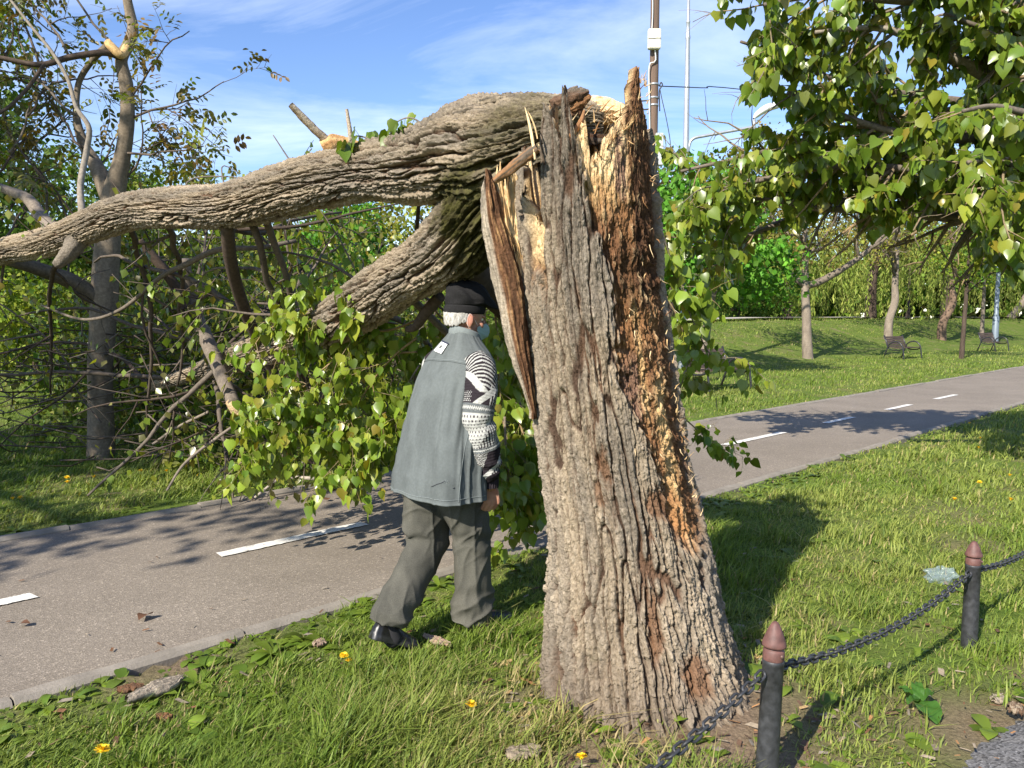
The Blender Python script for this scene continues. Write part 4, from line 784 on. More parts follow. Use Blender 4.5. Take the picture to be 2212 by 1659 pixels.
# the poplar hanging in from the right, its trunk just outside the picture
b = MB(); px0, py0 = 6.35, 7.9
rough_limb(b, [.19, .17, .15, .13, .10], 16, BK_GREY, 520, 60, .06, P=np.array([(px0, py0, -.1), (px0 - .05, py0, 1.6), (px0 - .1, py0 + .1, 3.2), (px0 - .1, py0, 5), (px0 - .3, py0, 7)]))
psegs, pt = [], []
CPp = dict(step=.12, wig=.12, trop=(0, 0, -.55), kids=[5, 3], ratio=.5, ang=(25, 70), gap=.042, bare=.15, rmin=.0026, leafdepth=1)
boughs = [[(2420, 330, 7.8, 20), (2230, 230, 7.6, 17), (2110, 150, 7.4, 14), (2020, 110, 7.3, 11), (1955, 75, 7.2, 9), (1880, 60, 7.2, 6), (1760, 70, 7.2, 4)],
          [(2420, 500, 7.9, 18), (2230, 480, 8.2, 14), (2060, 470, 8.4, 11), (1900, 455, 8.5, 9), (1760, 450, 8.6, 6), (1650, 430, 8.6, 4), (1560, 440, 8.6, 3)],
          [(2420, 290, 7.8, 18), (2150, 300, 7.8, 12), (1960, 290, 7.8, 9), (1820, 250, 7.8, 6), (1700, 200, 7.8, 4)],
          [(2420, 40, 7.6, 18), (2120, 10, 7.3, 12), (1930, 0, 7.1, 9), (1780, -10, 7.0, 6), (1650, 10, 7.0, 4)],
          [(2420, 400, 7.9, 14), (2050, 370, 8.0, 9), (1800, 360, 8.2, 7), (1640, 390, 8.4, 5), (1500, 425, 8.5, 3)],
          [(2420, 520, 7.9, 14), (2260, 480, 7.8, 8), (2190, 470, 7.7, 6), (2130, 460, 7.6, 4)],
          [(2420, 160, 7.6, 14), (2230, 90, 7.2, 9), (2120, 60, 7.0, 6), (2040, 30, 6.9, 4)],
          [(2420, 260, 7.2, 12), (2250, 250, 6.6, 9), (2150, 230, 6.4, 6), (2080, 240, 6.3, 4)],
          [(2420, 470, 7.4, 12), (2250, 380, 6.8, 8), (2160, 350, 6.6, 6), (2090, 350, 6.5, 4)], [(2420, 250, 8.4, 12), (2000, 210, 8.4, 8), (1800, 170, 8.2, 6), (1690, 120, 8, 4), (1600, 90, 7.8, 3)],
          [(2420, 480, 8.8, 14), (2050, 420, 9.0, 9), (1800, 440, 9.2, 7), (1640, 500, 9.2, 5), (1520, 540, 9.2, 3)], [(2420, 420, 8.6, 12), (1900, 330, 8.6, 8), (1700, 320, 8.8, 6), (1560, 350, 8.8, 4), (1470, 370, 8.8, 3)]]
for i, rows in enumerate(boughs):
    P, rad = rough_limb(b, rows, 10, BK_GREY * .75 if i not in (0,) else BK_PALE * .7, 530 + i, 60, .05); rq = np.random.RandomState(700 + i)
    nk = 26 if i in (0, 1, 2, 3, 4, 9, 10, 11) else 14
    for k in range(nk):
        j = int(rq.uniform(8, 59)); ax = nrm(P[min(j + 1, 59)] - P[j - 1]); s_ = nrm(np.cross(ax, rq.randn(3)))
        grow(rq, P[j], ax * .6 + s_ * .9 + np.array((-.1, 0, .1)), rq.uniform(.45, .95), max(.5 * rad[j], .005), 1, psegs, pt, CPp)
    for j in range(45, 59): pt.append((P[j], nrm(P[j] - P[j - 1])))
pb = MB(); seg_mesh(pb, psegs, BK_GREY * .8, np.array((.26, .19, .10)), rs, 4, 6)
def pix(p):
    d = np.asarray(p) - np.array((0, 0, EYE)); f_ = d[..., 1] * CP - d[..., 2] * SP; return 1106 + d[..., 0] / f_ / KP, 829.5 - (d[..., 1] * SP + d[..., 2] * CP) / f_ / KP
px_, py_ = pix(np.array([t[0] for t in pt]))      # the crown is open around the lamp arm: no twigs reach there
gapm = ((px_ > 1430) & (px_ < 1615) & (py_ > 60) & (py_ < 318)) | ((px_ > 1590) & (px_ < 1705) & (py_ > 205) & (py_ < 268)) | ((px_ > 1400) & (px_ < 1545) & (py_ < 60)) | ((px_ > 1640) & (px_ < 2120) & (py_ > 470 + 40 * np.sin(px_ / 37.))) | (py_ > 600); pt = [t for t, g_ in zip(pt, gapm) if not g_]
pl_b = MB(); print('poplar leaves', len(pt), 'near', n_near, 'wreck', len(keep), 'walnut', len(wt))
sel = rs.permutation(len(pt))[:12500]
poplar_leaves(pl_b, rs, [pt[i] for i in sel], .118, [GR_MID * 1.1, GR_LIT * .8, GR_LIT, GR_YEL * .9], .9, 1, .05, face=(-.3, -.5, .25))
make_tree('leafy poplar with glossy heart-shaped leaves, its boughs drooping in from the right edge', (px0, py0, 0), 'poplar', b, pl_b, pb, M_leaf, name='poplar_tree')
# ------------------------------------------------------------------ BACKGROUND trees and shrubs
def crown_pts(rs, c, r, nclump, nleaf, spread, hollow=.45, lump=.35):
    """clumps scattered through an uneven ellipsoid: light gaps between them"""
    d = nrm(rs.randn(nclump, 3)); rad = (hollow + (1 - hollow) * rs.rand(nclump) ** .6) * (1 + lump * vn(d[:, 0] * 2.3, d[:, 1] * 2.3, d[:, 2] * 2.3, s=rs.randint(99)))
    cc = np.asarray(c) + d * np.asarray(r) * rad[:, None]
    P = np.repeat(cc, nleaf, 0) + rs.randn(nclump * nleaf, 3) * spread * np.repeat(rs.uniform(.5, 1.3, nclump), nleaf)[:, None] * np.array((1, 1, .7))
    return P, np.repeat(np.arange(nclump), nleaf)
def bg_leaves(b, rs, P, idx, size, cols, tmpl=TP_RHOMB, hang=.5):
    N = len(P); tint = (1 + .22 * rs.randn(idx.max() + 1)).clip(.55, 1.6)[idx][:, None]
    leaves(b, tmpl, P, rs.randn(N, 3) * .8 + np.array((0, 0, -hang)), rs.randn(N, 3) + np.array((-.3, -.5, .5)), size * rs.uniform(.6, 1.3, N), leafcol(rs, N, cols) * tint)
def bgp(px, py, Y, lift=0):
    """a point of the ground seen at column px, distance Y"""
    x = at(px, 700, Y)[0]; return np.array((x, Y, float(gz(x, Y)) + lift))
def park_tree(label, px, Y, h, crowns, cols, seed, r=.14, lean=(0, 0), forks=(), leaf=.14, nleaf=26, nclump=120, group=None, name='tree', bark_c=BK_GREY, hang=.5, fork_h=None, spread=.32, limbs=5, mt=None, crook=0):
    rs = np.random.RandomState(seed); base = bgp(px, 0, Y); tb_, lb_ = MB(), MB()
    fh = fork_h or h * .45
    P = np.array([base + (0, 0, -.15), base + (lean[0] * .3 - .5 * crook, lean[1] * .3, fh * .3), base + (lean[0] * .5 + .6 * crook, 0, fh * .62), base + (lean[0] * .8, lean[1] * .8, fh), base + (lean[0] * 1.2, lean[1] * 1.2, h * .8)])
    rough_limb(tb_, [r * 1.25, r * 1.02, r * .95, r * .8, r * .25], 14, bark_c, seed, 40, .10, P=P)
    s_, t_2 = [], []; c = dict(step=h * .05, wig=.16, trop=(0, 0, .1), kids=[4, 3], ratio=.5, ang=(25, 65), gap=.5, bare=.3, rmin=.012)
    for k in range(limbs):
        q = P[3] + (P[4] - P[3]) * rs.uniform(-.1, .8); az_ = rs.uniform(0, 6.28); grow(rs, q, np.array((math.cos(az_), math.sin(az_), rs.uniform(.3, 1.0))), h * rs.uniform(.28, .42), r * .4, 2, s_, t_2, c)
    for (d, L, rr, cu) in forks:
        grow(rs, P[3] - (0, 0, .15), np.array(d), L, rr, 1, s_, t_2, dict(c, trop=cu, wig=.05))
    seg_mesh(tb_, s_, bark_c * .8, bark_c * .55, rs, 4, 7)
    for (dx_, dy_, dz_, rx, ry, rz, f) in crowns:
        Pq, idx = crown_pts(rs, base + (dx_, dy_, dz_), (rx, ry, rz), int(nclump * f), nleaf, spread)
        m = Pq[:, 2] > base[2] + .15; bg_leaves(lb_, rs, Pq[m], idx[m], leaf, cols, hang=hang)
    t = make_tree(label, tuple(base), '', tb_, lb_, None, mt or M_far, group, name=name)
    return t
OLIVE = [BR_OL, BR_YEL, GR_YEL * .8, np.array((.16, .12, .035))]; SPRING = [GR_LIT, GR_YEL, np.array((.10, .22, .03))]; VIVID = [np.array((.08, .23, .02)), np.array((.13, .31, .03)), np.array((.08, .17, .02))]
GRP = 'park trees standing along the grassy bank'
park_tree('young maple with fresh vivid green leaves, standing behind the bench nearest the stump', 1512, 22, 5.6, [(-.3, 0, 4.1, 2.0, 2.0, 1.7, 1.0), (-1.6, 0, 3.5, 1.4, 1.4, 1.1, .45), (1.5, 0, 2.9, 1.2, 1.2, .7, .3)], VIVID, 41, .12, (.4, 0), leaf=.17, nclump=170, group=GRP, name='maple_tree', fork_h=2.2)
park_tree('forked park tree with pale trunk, dark left limb and long bare right limb', 1748, 30, 8.2, [(0, 0, 5.6, 3.0, 2.4, 1.9, .8), (-1.8, 0, 4.2, 1.6, 1.5, 1.0, .3)], OLIVE, 42, .175, (-.25, 0), [((-.85, 0, .6), 3.0, .13, (0, 0, .15)), ((.95, 0, .25), 4.6, .15, (0, 0, .22))], leaf=.13, nclump=150, group=GRP, fork_h=2.9, spread=.36, bark_c=np.array((.22, .18, .14)))
park_tree('park tree with pale trunk right behind the slatted bench', 1920, 40, 9.4, [(0, 0, 6.4, 3.4, 2.8, 2.4, 1.0)], OLIVE, 43, .19, (.3, 0), leaf=.14, nclump=150, group=GRP, fork_h=3.2, bark_c=np.array((.22, .18, .14)), crook=.18)
park_tree('park tree with crooked brown trunk between the two far benches', 2036, 45, 9.6, [(0, 0, 6.8, 3.6, 2.8, 2.5, 1.0)], OLIVE, 44, .22, (.6, 0), leaf=.15, nclump=150, group=GRP, fork_h=3.4, bark_c=np.array((.17, .115, .08)), crook=.35)
park_tree('sapling with thin dark straight trunk beside the right-hand bench', 2080, 31, 6.6, [(0, 0, 4.4, 1.5, 1.4, 1.5, .6)], SPRING, 45, .085, (.1, 0), leaf=.14, nclump=110, group=GRP, fork_h=2.6, bark_c=BK_DARK)
park_tree('slim young tree on the bank left of the bluish lamp post', 2122, 50, 8.2, [(0, 0, 4.8, 1.8, 1.6, 1.7, .7)], SPRING, 46, .12, (0, 0), leaf=.16, nclump=120, group=GRP, fork_h=3.0)
park_tree('tree leaning to the right at the far right edge of the bank', 2178, 72, 13, [(2.5, 0, 9.5, 4.4, 3.4, 3.2, 1.0)], SPRING, 47, .3, (3.0, 0), leaf=.17, nclump=140, group=GRP, fork_h=3.2)
# willows behind the bank: hanging strands
def willow(label, px, Y, h, w, seed, cols, nst=230):
    rs = np.random.RandomState(seed); base = bgp(px, 0, Y); tb_, lb_ = MB(), MB()
    rough_limb(tb_, [.4, .33, .25, .1], 12, BK_DARK, seed, 30, .08, P=np.array([base - (0, 0, .2), base + (0, 0, h * .3), base + (.3, 0, h * .55), base + (.2, 0, h * .9)]))
    for k in range(7):
        a = rs.uniform(0, 6.28); e = base + np.array((math.cos(a) * w * .7, math.sin(a) * w * .5, h * rs.uniform(.75, .95))); rough_limb(tb_, [.16, .1, .04], 7, BK_DARK, seed + k, 16, .05, P=np.array([base + (.1, 0, h * .4), (base + e) / 2 + (0, 0, h * .25), e]))
    top = []; 
    for k in range(nst):
        a = rs.uniform(0, 6.28); q = rs.rand() ** .5; x, y = math.cos(a) * w * q, math.sin(a) * w * .7 * q
        z1 = h * (1 - .35 * q * q) * rs.uniform(.8, 1.05); L = min(z1 - .1, h * rs.uniform(.25, .75)); n = max(6, int(L / .11))
        t = np.linspace(0, 1, n)[:, None]; out_ = np.array((x, y, 0)) * .12
        top.append((base + np.array((x, y, z1)) + out_ * t ** .5 + np.array((0, 0, -1)) * L * t + rs.randn(n, 3) * .05, k))
    P = np.concatenate([a for a, _ in top]); idx = np.concatenate([np.full(len(a), k) for a, k in top]); N = len(P); tint = (1 + .2 * rs.randn(nst)).clip(.55, 1.5)[idx][:, None]
    leaves(lb_, TP_LONG, P, rs.randn(N, 3) * .35 + np.array((0, 0, -1)), rs.randn(N, 3) + np.array((-.3, -.6, .3)), .34 * rs.uniform(.6, 1.3, N), leafcol(rs, N, cols) * tint)
    make_tree(label, tuple(base), '', tb_, lb_, None, M_far, 'weeping willows behind the bank', name='willow_tree')
WIL = [np.array((.22, .28, .05)), np.array((.17, .24, .04)), np.array((.27, .30, .07))]
willow('weeping willow behind the bank, next to the round green bush', 1700, 50, 6.8, 4.4, 51, WIL)
willow('weeping willow behind the bank, right of the forked tree', 1880, 56, 8.2, 5.2, 52, WIL)
willow('weeping willow far behind the bench', 2040, 68, 10, 6.6, 53, [c * .85 for c in WIL])
willow('weeping willow far behind the right-hand lamp post', 2215, 86, 12.5, 8.5, 54, WIL)
def bush(label, px, Y, crowns, cols, seed, leaf=.16, nclump=150, name='shrub', group=None, nleaf=26, spread=.3):
    rs = np.random.RandomState(seed); base = bgp(px, 0, Y); tb_, lb_ = MB(), MB()
    for k in range(5):
        a = rs.uniform(0, 6.28); rough_limb(tb_, [.06, .045, .02], 6, BK_DARK, seed + k, 14, .05, P=np.array([base + rs.randn(3) * (.2, .2, 0) - (0, 0, .1), base + np.array((math.cos(a) * .4, math.sin(a) * .4, 1.0)), base + np.array((math.cos(a) * 1.0, math.sin(a) * 1.0, crowns[0][2] * 1.2))]))
    for (dx_, dy_, dz_, rx, ry, rz, f) in crowns:
        P, idx = crown_pts(rs, base + (dx_, dy_, dz_), (rx, ry, rz), int(nclump * f), nleaf, spread); m = P[:, 2] > base[2] + .02; bg_leaves(lb_, rs, P[m], idx[m], leaf, cols)
    return make_tree(label, tuple(base), '', tb_, lb_, None, M_far, group, cat='shrub', name=name)
bush('round bright green bush behind the top of the bank', 1590, 47, [(0, 0, 2.0, 2.6, 2.2, 2.0, 1.0), (1.8, 0, 1.4, 1.8, 1.6, 1.3, .5)], [GR_LIT, np.array((.08, .19, .025))], 61)
bush('tall vivid green bush seen through the fork of the fallen trunk', 738, 19, [(0, 0, 2.2, 1.15, 1.1, 2.1, 1.0), (.7, 0, 1.2, .9, .9, 1.1, .5)], VIVID, 62, leaf=.10, nclump=260, spread=.2)
WOOD = 'trees closing the view behind the fallen crown'
DK = [GR_MID * .8, GR_DEEP, GR_MID]
for i, (px, Y, lab, cr, cols) in enumerate([(900, 26, 'yellow-green tree behind the fork, nearest the stump', [(0, 0, 3.0, 2.6, 2, 2.1, 1), (-1.5, 0, 2.2, 1.6, 1.4, 1.6, .5)], [GR_YEL, GR_LIT, BR_YEL]),
        (610, 28, 'yellowish loose tree behind the middle of the fallen trunk', [(0, 0, 3.0, 2.8, 2, 2.2, 1), (1.8, 0, 2.2, 1.6, 1.5, 1.6, .5)], [GR_YEL, BR_YEL, GR_LIT * .9]),
        (400, 27, 'mid-green bushy tree behind the broken hanging branch', [(0, 0, 3.1, 2.8, 2, 2.6, 1), (-1.5, 0, 2.0, 1.8, 1.5, 1.7, .6)], [GR_MID, GR_YEL * .8, GR_LIT * .8]),
        (175, 25, 'dark leafy tree directly behind the walnut trunk', [(0, 0, 3.4, 2.6, 2, 2.8, 1), (0, 0, 1.6, 2.6, 1.5, 1.5, .6)], DK),
        (10, 22, 'dark dense tree at the left edge on the bank', [(0, 0, 3.2, 2.6, 2, 2.8, 1), (-.6, 0, 1.5, 2.4, 1.5, 1.5, .6)], DK),
        (-110, 17, 'dark shady tree just past the left edge of the grass', [(0, 0, 3.2, 2.2, 2, 2.6, 1.0), (0, 0, 6, 2.0, 2, 2.0, .7)], DK),
        (300, 42, 'small bluish conifer peeking over the fallen trunk', [(0, 0, 6.3, 1.6, 1.5, 2.6, .8), (0, 0, 3.0, 2.4, 1.5, 3, .6)], [np.array((.05, .09, .05)), np.array((.08, .12, .07))]),
        (1250, 36, 'green tree hidden mostly behind the stump', [(0, 0, 3.4, 3.4, 2, 2.2, 1)], SPRING),
        (1060, 30, 'leafy green tree behind the man and the fallen limb', [(0, 0, 2.8, 2.6, 2, 2.2, 1)], [GR_LIT, GR_MID, GR_YEL]),
        (1450, 40, 'tall brownish-leaved tree behind the lamp post', [(0, 0, 5.4, 2.6, 2, 2.6, 1), (1.8, 0, 6.4, 1.6, 1.4, 1.6, .4)], OLIVE),
        (1640, 52, 'high brownish-green tree under the lamp arm', [(0, 0, 7.0, 3.0, 2, 3.2, 1), (0, 0, 10.0, 2.4, 1.5, 1.8, .4)], OLIVE),
        (1960, 62, 'tall olive tree rising behind the willows', [(0, 0, 10.5, 6.5, 3.0, 3.6, 1)], OLIVE),
        (2160, 82, 'tall olive-green tree above the right-hand bench', [(0, 0, 13.5, 8.0, 3.5, 5.5, 1)], OLIVE + SPRING)]):
    park_tree(lab, px, Y, max(c[2] for c in cr) + 1.2, cr, cols, 70 + i, .16, leaf=.15 if Y < 40 else .2, nclump=170, group=WOOD, fork_h=1.6, spread=.34, limbs=4, bark_c=BK_DARK)
for i, (px, Y, lab, cr, cols) in enumerate([(330, 12.8, 'dark bushy shrub right of the walnut trunk behind the broken twigs', [(0, 0, .9, 1.1, .8, 1.0, 1)], [GR_MID, BR_OL, GR_MID * .7]),
        (520, 12.4, 'olive shrub behind the broken hanging branch, under the limb', [(0, 0, .9, 1.2, .8, 1.0, 1)], [GR_LIT * .8, BR_OL, GR_MID]), (720, 13.2, 'green shrub under the fallen limb behind the hanging leaves', [(0, 0, 1.0, 1.3, .8, 1.1, 1)], [GR_MID, GR_LIT * .8]),
        (920, 13.6, 'leafy shrub behind the man at the foot of the bank', [(0, 0, 1.0, 1.3, .8, 1.1, 1)], [GR_LIT * .8, GR_MID]), (70, 14.5, 'light green shrub left of the walnut trunk on the bank', [(0, 0, .8, 1.1, .8, .8, 1)], [GR_LIT, GR_MID, GR_YEL])]):
    bush(lab, px, Y, cr, cols, 110 + i, leaf=.085, nclump=150, group='shrubs under the fallen crown', nleaf=34, spread=.2)
# big tree standing just outside the left edge: it shades the left lawn and bank
xs_, ys_ = -10.0, 3.2; zs_ = float(gz(xs_, ys_)); rs = np.random.RandomState(97); tb_, lb_ = MB(), MB()
rough_limb(tb_, [.3, .24, .2, .1], 14, BK_GREY, 97, 40, .08, P=np.array([(xs_, ys_, zs_ - .1), (xs_, ys_, 2.0), (xs_ + .2, ys_, 4.2), (xs_, ys_ + .2, 8.5)]))
rough_limb(tb_, [.12, .08, .03], 8, BK_GREY, 98, 20, .06, P=np.array([(xs_ + .1, ys_, 3.6), (xs_ + 1.2, ys_ - 1.8, 5.0), (xs_ + 2.6, ys_ - 3.7, 5.5)]))
P, idx = crown_pts(rs, (xs_, ys_, 6.2), (2.7, 2.6, 3.1), 300, 30, .4); P2, i2 = crown_pts(rs, (xs_ + 2.5, ys_ - 3.5, 5.5), (1.7, .8, .5), 26, 20, .28); P = np.concatenate([P, P2]); idx = np.concatenate([idx, i2 + 300]); bg_leaves(lb_, rs, P, idx, .16, [GR_MID, GR_DEEP * 1.3])
make_tree('large shady tree standing just outside the left edge of the lawn', (xs_, ys_, zs_), '', tb_, lb_, None, M_far)
# far line of woods closing the horizon: reads as one mass
rs = np.random.RandomState(88); b = MB(); n_ = 26000; a_ = rs.uniform(-1.1, 1.1, n_); d_ = rs.uniform(85, 120, n_); x = np.sin(a_) * d_; y = np.cos(a_) * d_
top_ = 8 + 5 * fbm(a_ * 9, d_ * .02, s=4, o=4); z = 1 + rs.rand(n_) ** .8 * top_
leaves(b, TP_RHOMB, np.stack([x, y, z], -1), rs.randn(n_, 3), rs.randn(n_, 3) + np.array((0, -1, .3)), rs.uniform(.8, 1.8, n_), leafcol(rs, n_, [GR_MID, GR_DEEP * 1.3, BR_OL * .8]))
tag(b.build('far_woods', M_far), 'distant line of trees behind the park', 'woods', kind='stuff')
# undergrowth where the crown hit the ground
rs = np.random.RandomState(90); b = MB(); n_ = 13000
px_ = rs.uniform(60, 1180, n_); Y_ = rs.uniform(7.6, 14, n_); x = (px_ - 1106) * KP * Y_; nn_, _ = ns(x, Y_); m = (nn_ > PN1 + .25) & ((px_ > 340) | ((Y_ > 9.6) & (rs.rand(n_) < .8))); x, y = x[m], Y_[m]
hgt = rs.rand(m.sum()) ** 1.3 * (.25 + 1.7 * ss(7.5, 10, y)); P = np.stack([x, y, gz(x, y) + hgt], -1)
leaves(b, TP_RHOMB, P, rs.randn(len(P), 3) + np.array((0, 0, -.5)), rs.randn(len(P), 3) + np.array((-.3, -.5, .5)), rs.uniform(.05, .12, len(P)), leafcol(rs, len(P), [GR_MID, BR_OL, GR_DEEP * 1.4, GR_YEL * .7]))
for k in range(620):
    x, y = rs.uniform(-6, -.3), rs.uniform(7.4, 12)
    if ns(x, y)[0] < PN1 + .4: continue
    p = np.array((x, y, float(gz(x, y)) + rs.uniform(0, 1.5))); d = rs.randn(3) * np.array((1, .6, .35)); b.tube(np.array([p, p + d * .35 + (0, 0, -.05), p + d * .7]), [.009, .007, .003], 4, col=lerp(BK_GREY, BK_DARK, rs.rand()), cap=False)
tag(b.build('leaf_litter_tangle', M_far), 'tangle of broken twigs and leaves under the fallen crown', 'debris', kind='stuff')
# ------------------------------------------------------------------ GRASS
def grass(name, n, r0, r1, hmul, wmul, seed, segs=2):
    rs = np.random.RandomState(seed); r = r0 * (r1 / r0) ** rs.rand(n); a = rs.uniform(-.80, .80, n); x, y = r * np.sin(a), r * np.cos(a)
    nn_, s_ = ns(x, y); off = np.maximum(PN0 - nn_, nn_ - PN1)
    dens = .5 + .9 * fbm(x * 1.1, y * 1.1, s=31, o=4) + .35
    bare = soil_mask(x, y) * .85
    en = np.interp(x, edge[np.argsort(edge[:, 0]), 0], edge[np.argsort(edge[:, 0]), 1])
    onpave = (x > edge[:, 0].min()) & (y < en + .02)
    keep = (off > -.028 + .08 * rs.rand(n) ** .6) & (rs.rand(n) < dens - bare) & ~onpave & ~((nn_ > 18.9) & (nn_ < 21.3)) & (np.hypot(x - .58, y - 3.22) > .44)
    x, y, r, off = x[keep], y[keep], r[keep], off[keep]; n = len(x)
    z = gz(x, y) - .012; tuft = fbm(x * 2.2, y * 2.2, s=37, o=3); tuft2 = fbm(x * 6, y * 6, s=39, o=2)
    trim = .45 + .55 * ss(.05, .5, off)
    h = (.036 + .045 * ss(-.2, .5, tuft) + .055 * ss(.1, .6, tuft2)) * rs.uniform(.45, 1.35, n) * hmul * trim
    w = rs.uniform(.0018, .0042, n) * wmul * np.maximum(1, np.minimum(r / 4.5, 1.6 + r / 18))
    az_ = rs.uniform(0, 6.28, n); bend = rs.uniform(.1, 1.1, n) * h * (.8 + 1.6 * (rs.rand(n) < .35))
    wind = np.array((.25, .15)); dx_ = np.cos(az_) * bend + wind[0] * h; dy_ = np.sin(az_) * bend + wind[1] * h
    sx, sy = -np.sin(az_ + rs.uniform(-.7, .7, n)), np.cos(az_ + rs.uniform(-.7, .7, n)); L = np.hypot(sx, sy); sx /= L; sy /= L
    B0 = np.stack([x, y, z], -1); S = np.stack([sx * w, sy * w, 0 * w], -1); D = np.stack([dx_, dy_, 0 * h], -1); Hh = np.stack([0 * h, 0 * h, h], -1)
    V = np.stack([B0 - S, B0 + S, B0 + D * .28 + Hh * .55 - S * .85, B0 + D * .28 + Hh * .55 + S * .85, B0 + D + Hh * .96], 1)
    k = np.arange(n)[:, None] * 5
    t1 = ss(-.45, .45, fbm(x * .8, y * .8, s=43, o=3)); c = lerp(np.array((.155, .232, .028)), np.array((.285, .322, .075)), t1 * .7 + .3 * rs.rand(n))
    c = lerp(c, np.array((.07, .14, .016)), (rs.rand(n) < .2) * .7); dry = (rs.rand(n) < .05 + .35 * ss(.1, .6, -tuft) * .5 + .8 * np.exp(-(np.hypot(x - .35, y - 2.95) / .5) ** 2)) * rs.uniform(.5, 1, n); c = lerp(c, np.array((.42, .33, .16)), dry)
    c = c * rs.uniform(.75, 1.25, (n, 1)); c = np.repeat(c, 5, 0).reshape(n, 5, 3)
    me = raw_mesh(name, V.reshape(-1, 3), [k + np.array([[0, 1, 3, 2]]), k + np.array([[2, 3, 4]])], True, c.reshape(-1, 3))
    return me
M_grass = leaf_mat('grass_blade', .55, .35, tint=(1.2, 1.15, .5), spec=.3)
tag(put('grass', grass('grass', 330000, 1.7, 9.0, 1.0, 1.0, 3), M_grass), 'green lawn with taller tufts and dry patches either side of the path', 'grass', kind='stuff')
tag(put('bank_grass', grass('bank_grass', 380000, 9.0, 70, 1.1, 1.1, 5), M_grass), 'sunlit and shaded grass on the lawn and bank beyond the path', 'grass', kind='stuff')
# broad-leaved weeds: along the kerb and in the lawn
rs = np.random.RandomState(95); b = MB()
def weed(p, R_, k, kind):
    for i in range(k):
        a = rs.uniform(0, 6.28); el = rs.uniform(.15, .9); L = R_ * rs.uniform(.6, 1.1); d = np.array((math.cos(a) * math.cos(el), math.sin(a) * math.cos(el), math.sin(el)))
        c = leafcol(rs, 1, [GR_MID, GR_LIT, GR_LIT * .8])[0]; side = nrm(np.cross(d, (0, 0, 1.))); nb = 6; t = np.linspace(0, 1, nb)[:, None]
        cen = p + d * L * t + np.array((0, 0, -.55 * L)) * t ** 2; w = L * (.16 if kind else .24) * np.sin(np.pi * np.clip(t * .93 + .07, 0, 1)) ** .7 * (1 + (.35 * np.sin(t * 26) if kind else 0)); w[-1] = .001
        V = np.stack([cen - side * w, cen - np.array((0, 0, .12)) * w, cen + side * w], 1).reshape(-1, 3); q = grid_q(nb, 3, False); b.add(V, q, col=c)
for k in range(1150):
    if k < 330:
        s_ = rs.uniform(-1.2, 9); n_ = PN0 - abs(rs.randn()) * .22 - .02; x, y = xy(n_, s_)
    elif k < 420: s_ = rs.uniform(0, 9); n_ = PN1 + abs(rs.randn()) * .3 + .02; x, y = xy(n_, s_)
    else:
        r = 1.9 * (6 / 1.9) ** rs.rand(); a = rs.uniform(-.7, .7); x, y = r * math.sin(a), r * math.cos(a)
        if PN0 - .05 < ns(x, y)[0] < PN1 + .05 or math.hypot(x - .58, y - 3.27) < .42 or (x > 1.2 and y < 2.6): continue
    weed(np.array((x, y, float(gz(x, y)) - .005)), rs.uniform(.05, .15), rs.randint(4, 9), rs.rand() < .5)
for (px, py) in ((640, 1440), (690, 1400), (430, 1480), (590, 1420), (950, 1270), (1000, 1260), (1260, 1545), (1310, 1620), (40, 1150), (150, 1130), (1260, 1500), (1850, 1610), (1480, 1150)): weed(gr(px, py) + rs.randn(3) * .01, .16, 10, True)
tag(b.build('weeds', M_leaf2), 'broad-leaved weeds growing along the kerb and in the lawn', 'weeds', kind='stuff')
# ------------------------------------------------------------------ THINGS: bollards, chains, benches, poles, flowers, litter
M_blk = mat('black_paint', (.034, .035, .038), .5, nscale=34, namt=.6, bump=.4, bscale=60, bdist=.003); M_cap = mat('worn_red_brown_paint', (.13, .06, .05), .6, nscale=28, namt=.45, bump=.3, bscale=50, bdist=.003)
M_rust = mat('screw_steel', (.16, .10, .08), .6, .5, nscale=60)
B1, B2 = at(1662, 1400, 2.43)[:2], np.array((2.165, 3.62)); dB = B2 - B1
bl = [(B1 - dB, 'black iron bollard standing just below the picture, holding the near chain'), (B1, 'black iron bollard with pointed red-brown cap in front of the stump, nearest the camera'), (B2, 'black iron bollard with pointed red-brown cap near the plastic bag, chain on both sides'), (B2 + dB, 'black iron bollard past the right edge, holding the last chain')]
tilt = [(0, 0), (.035, 0), (0.01, .0), (0, 0)]; tops_b = []
proto = None
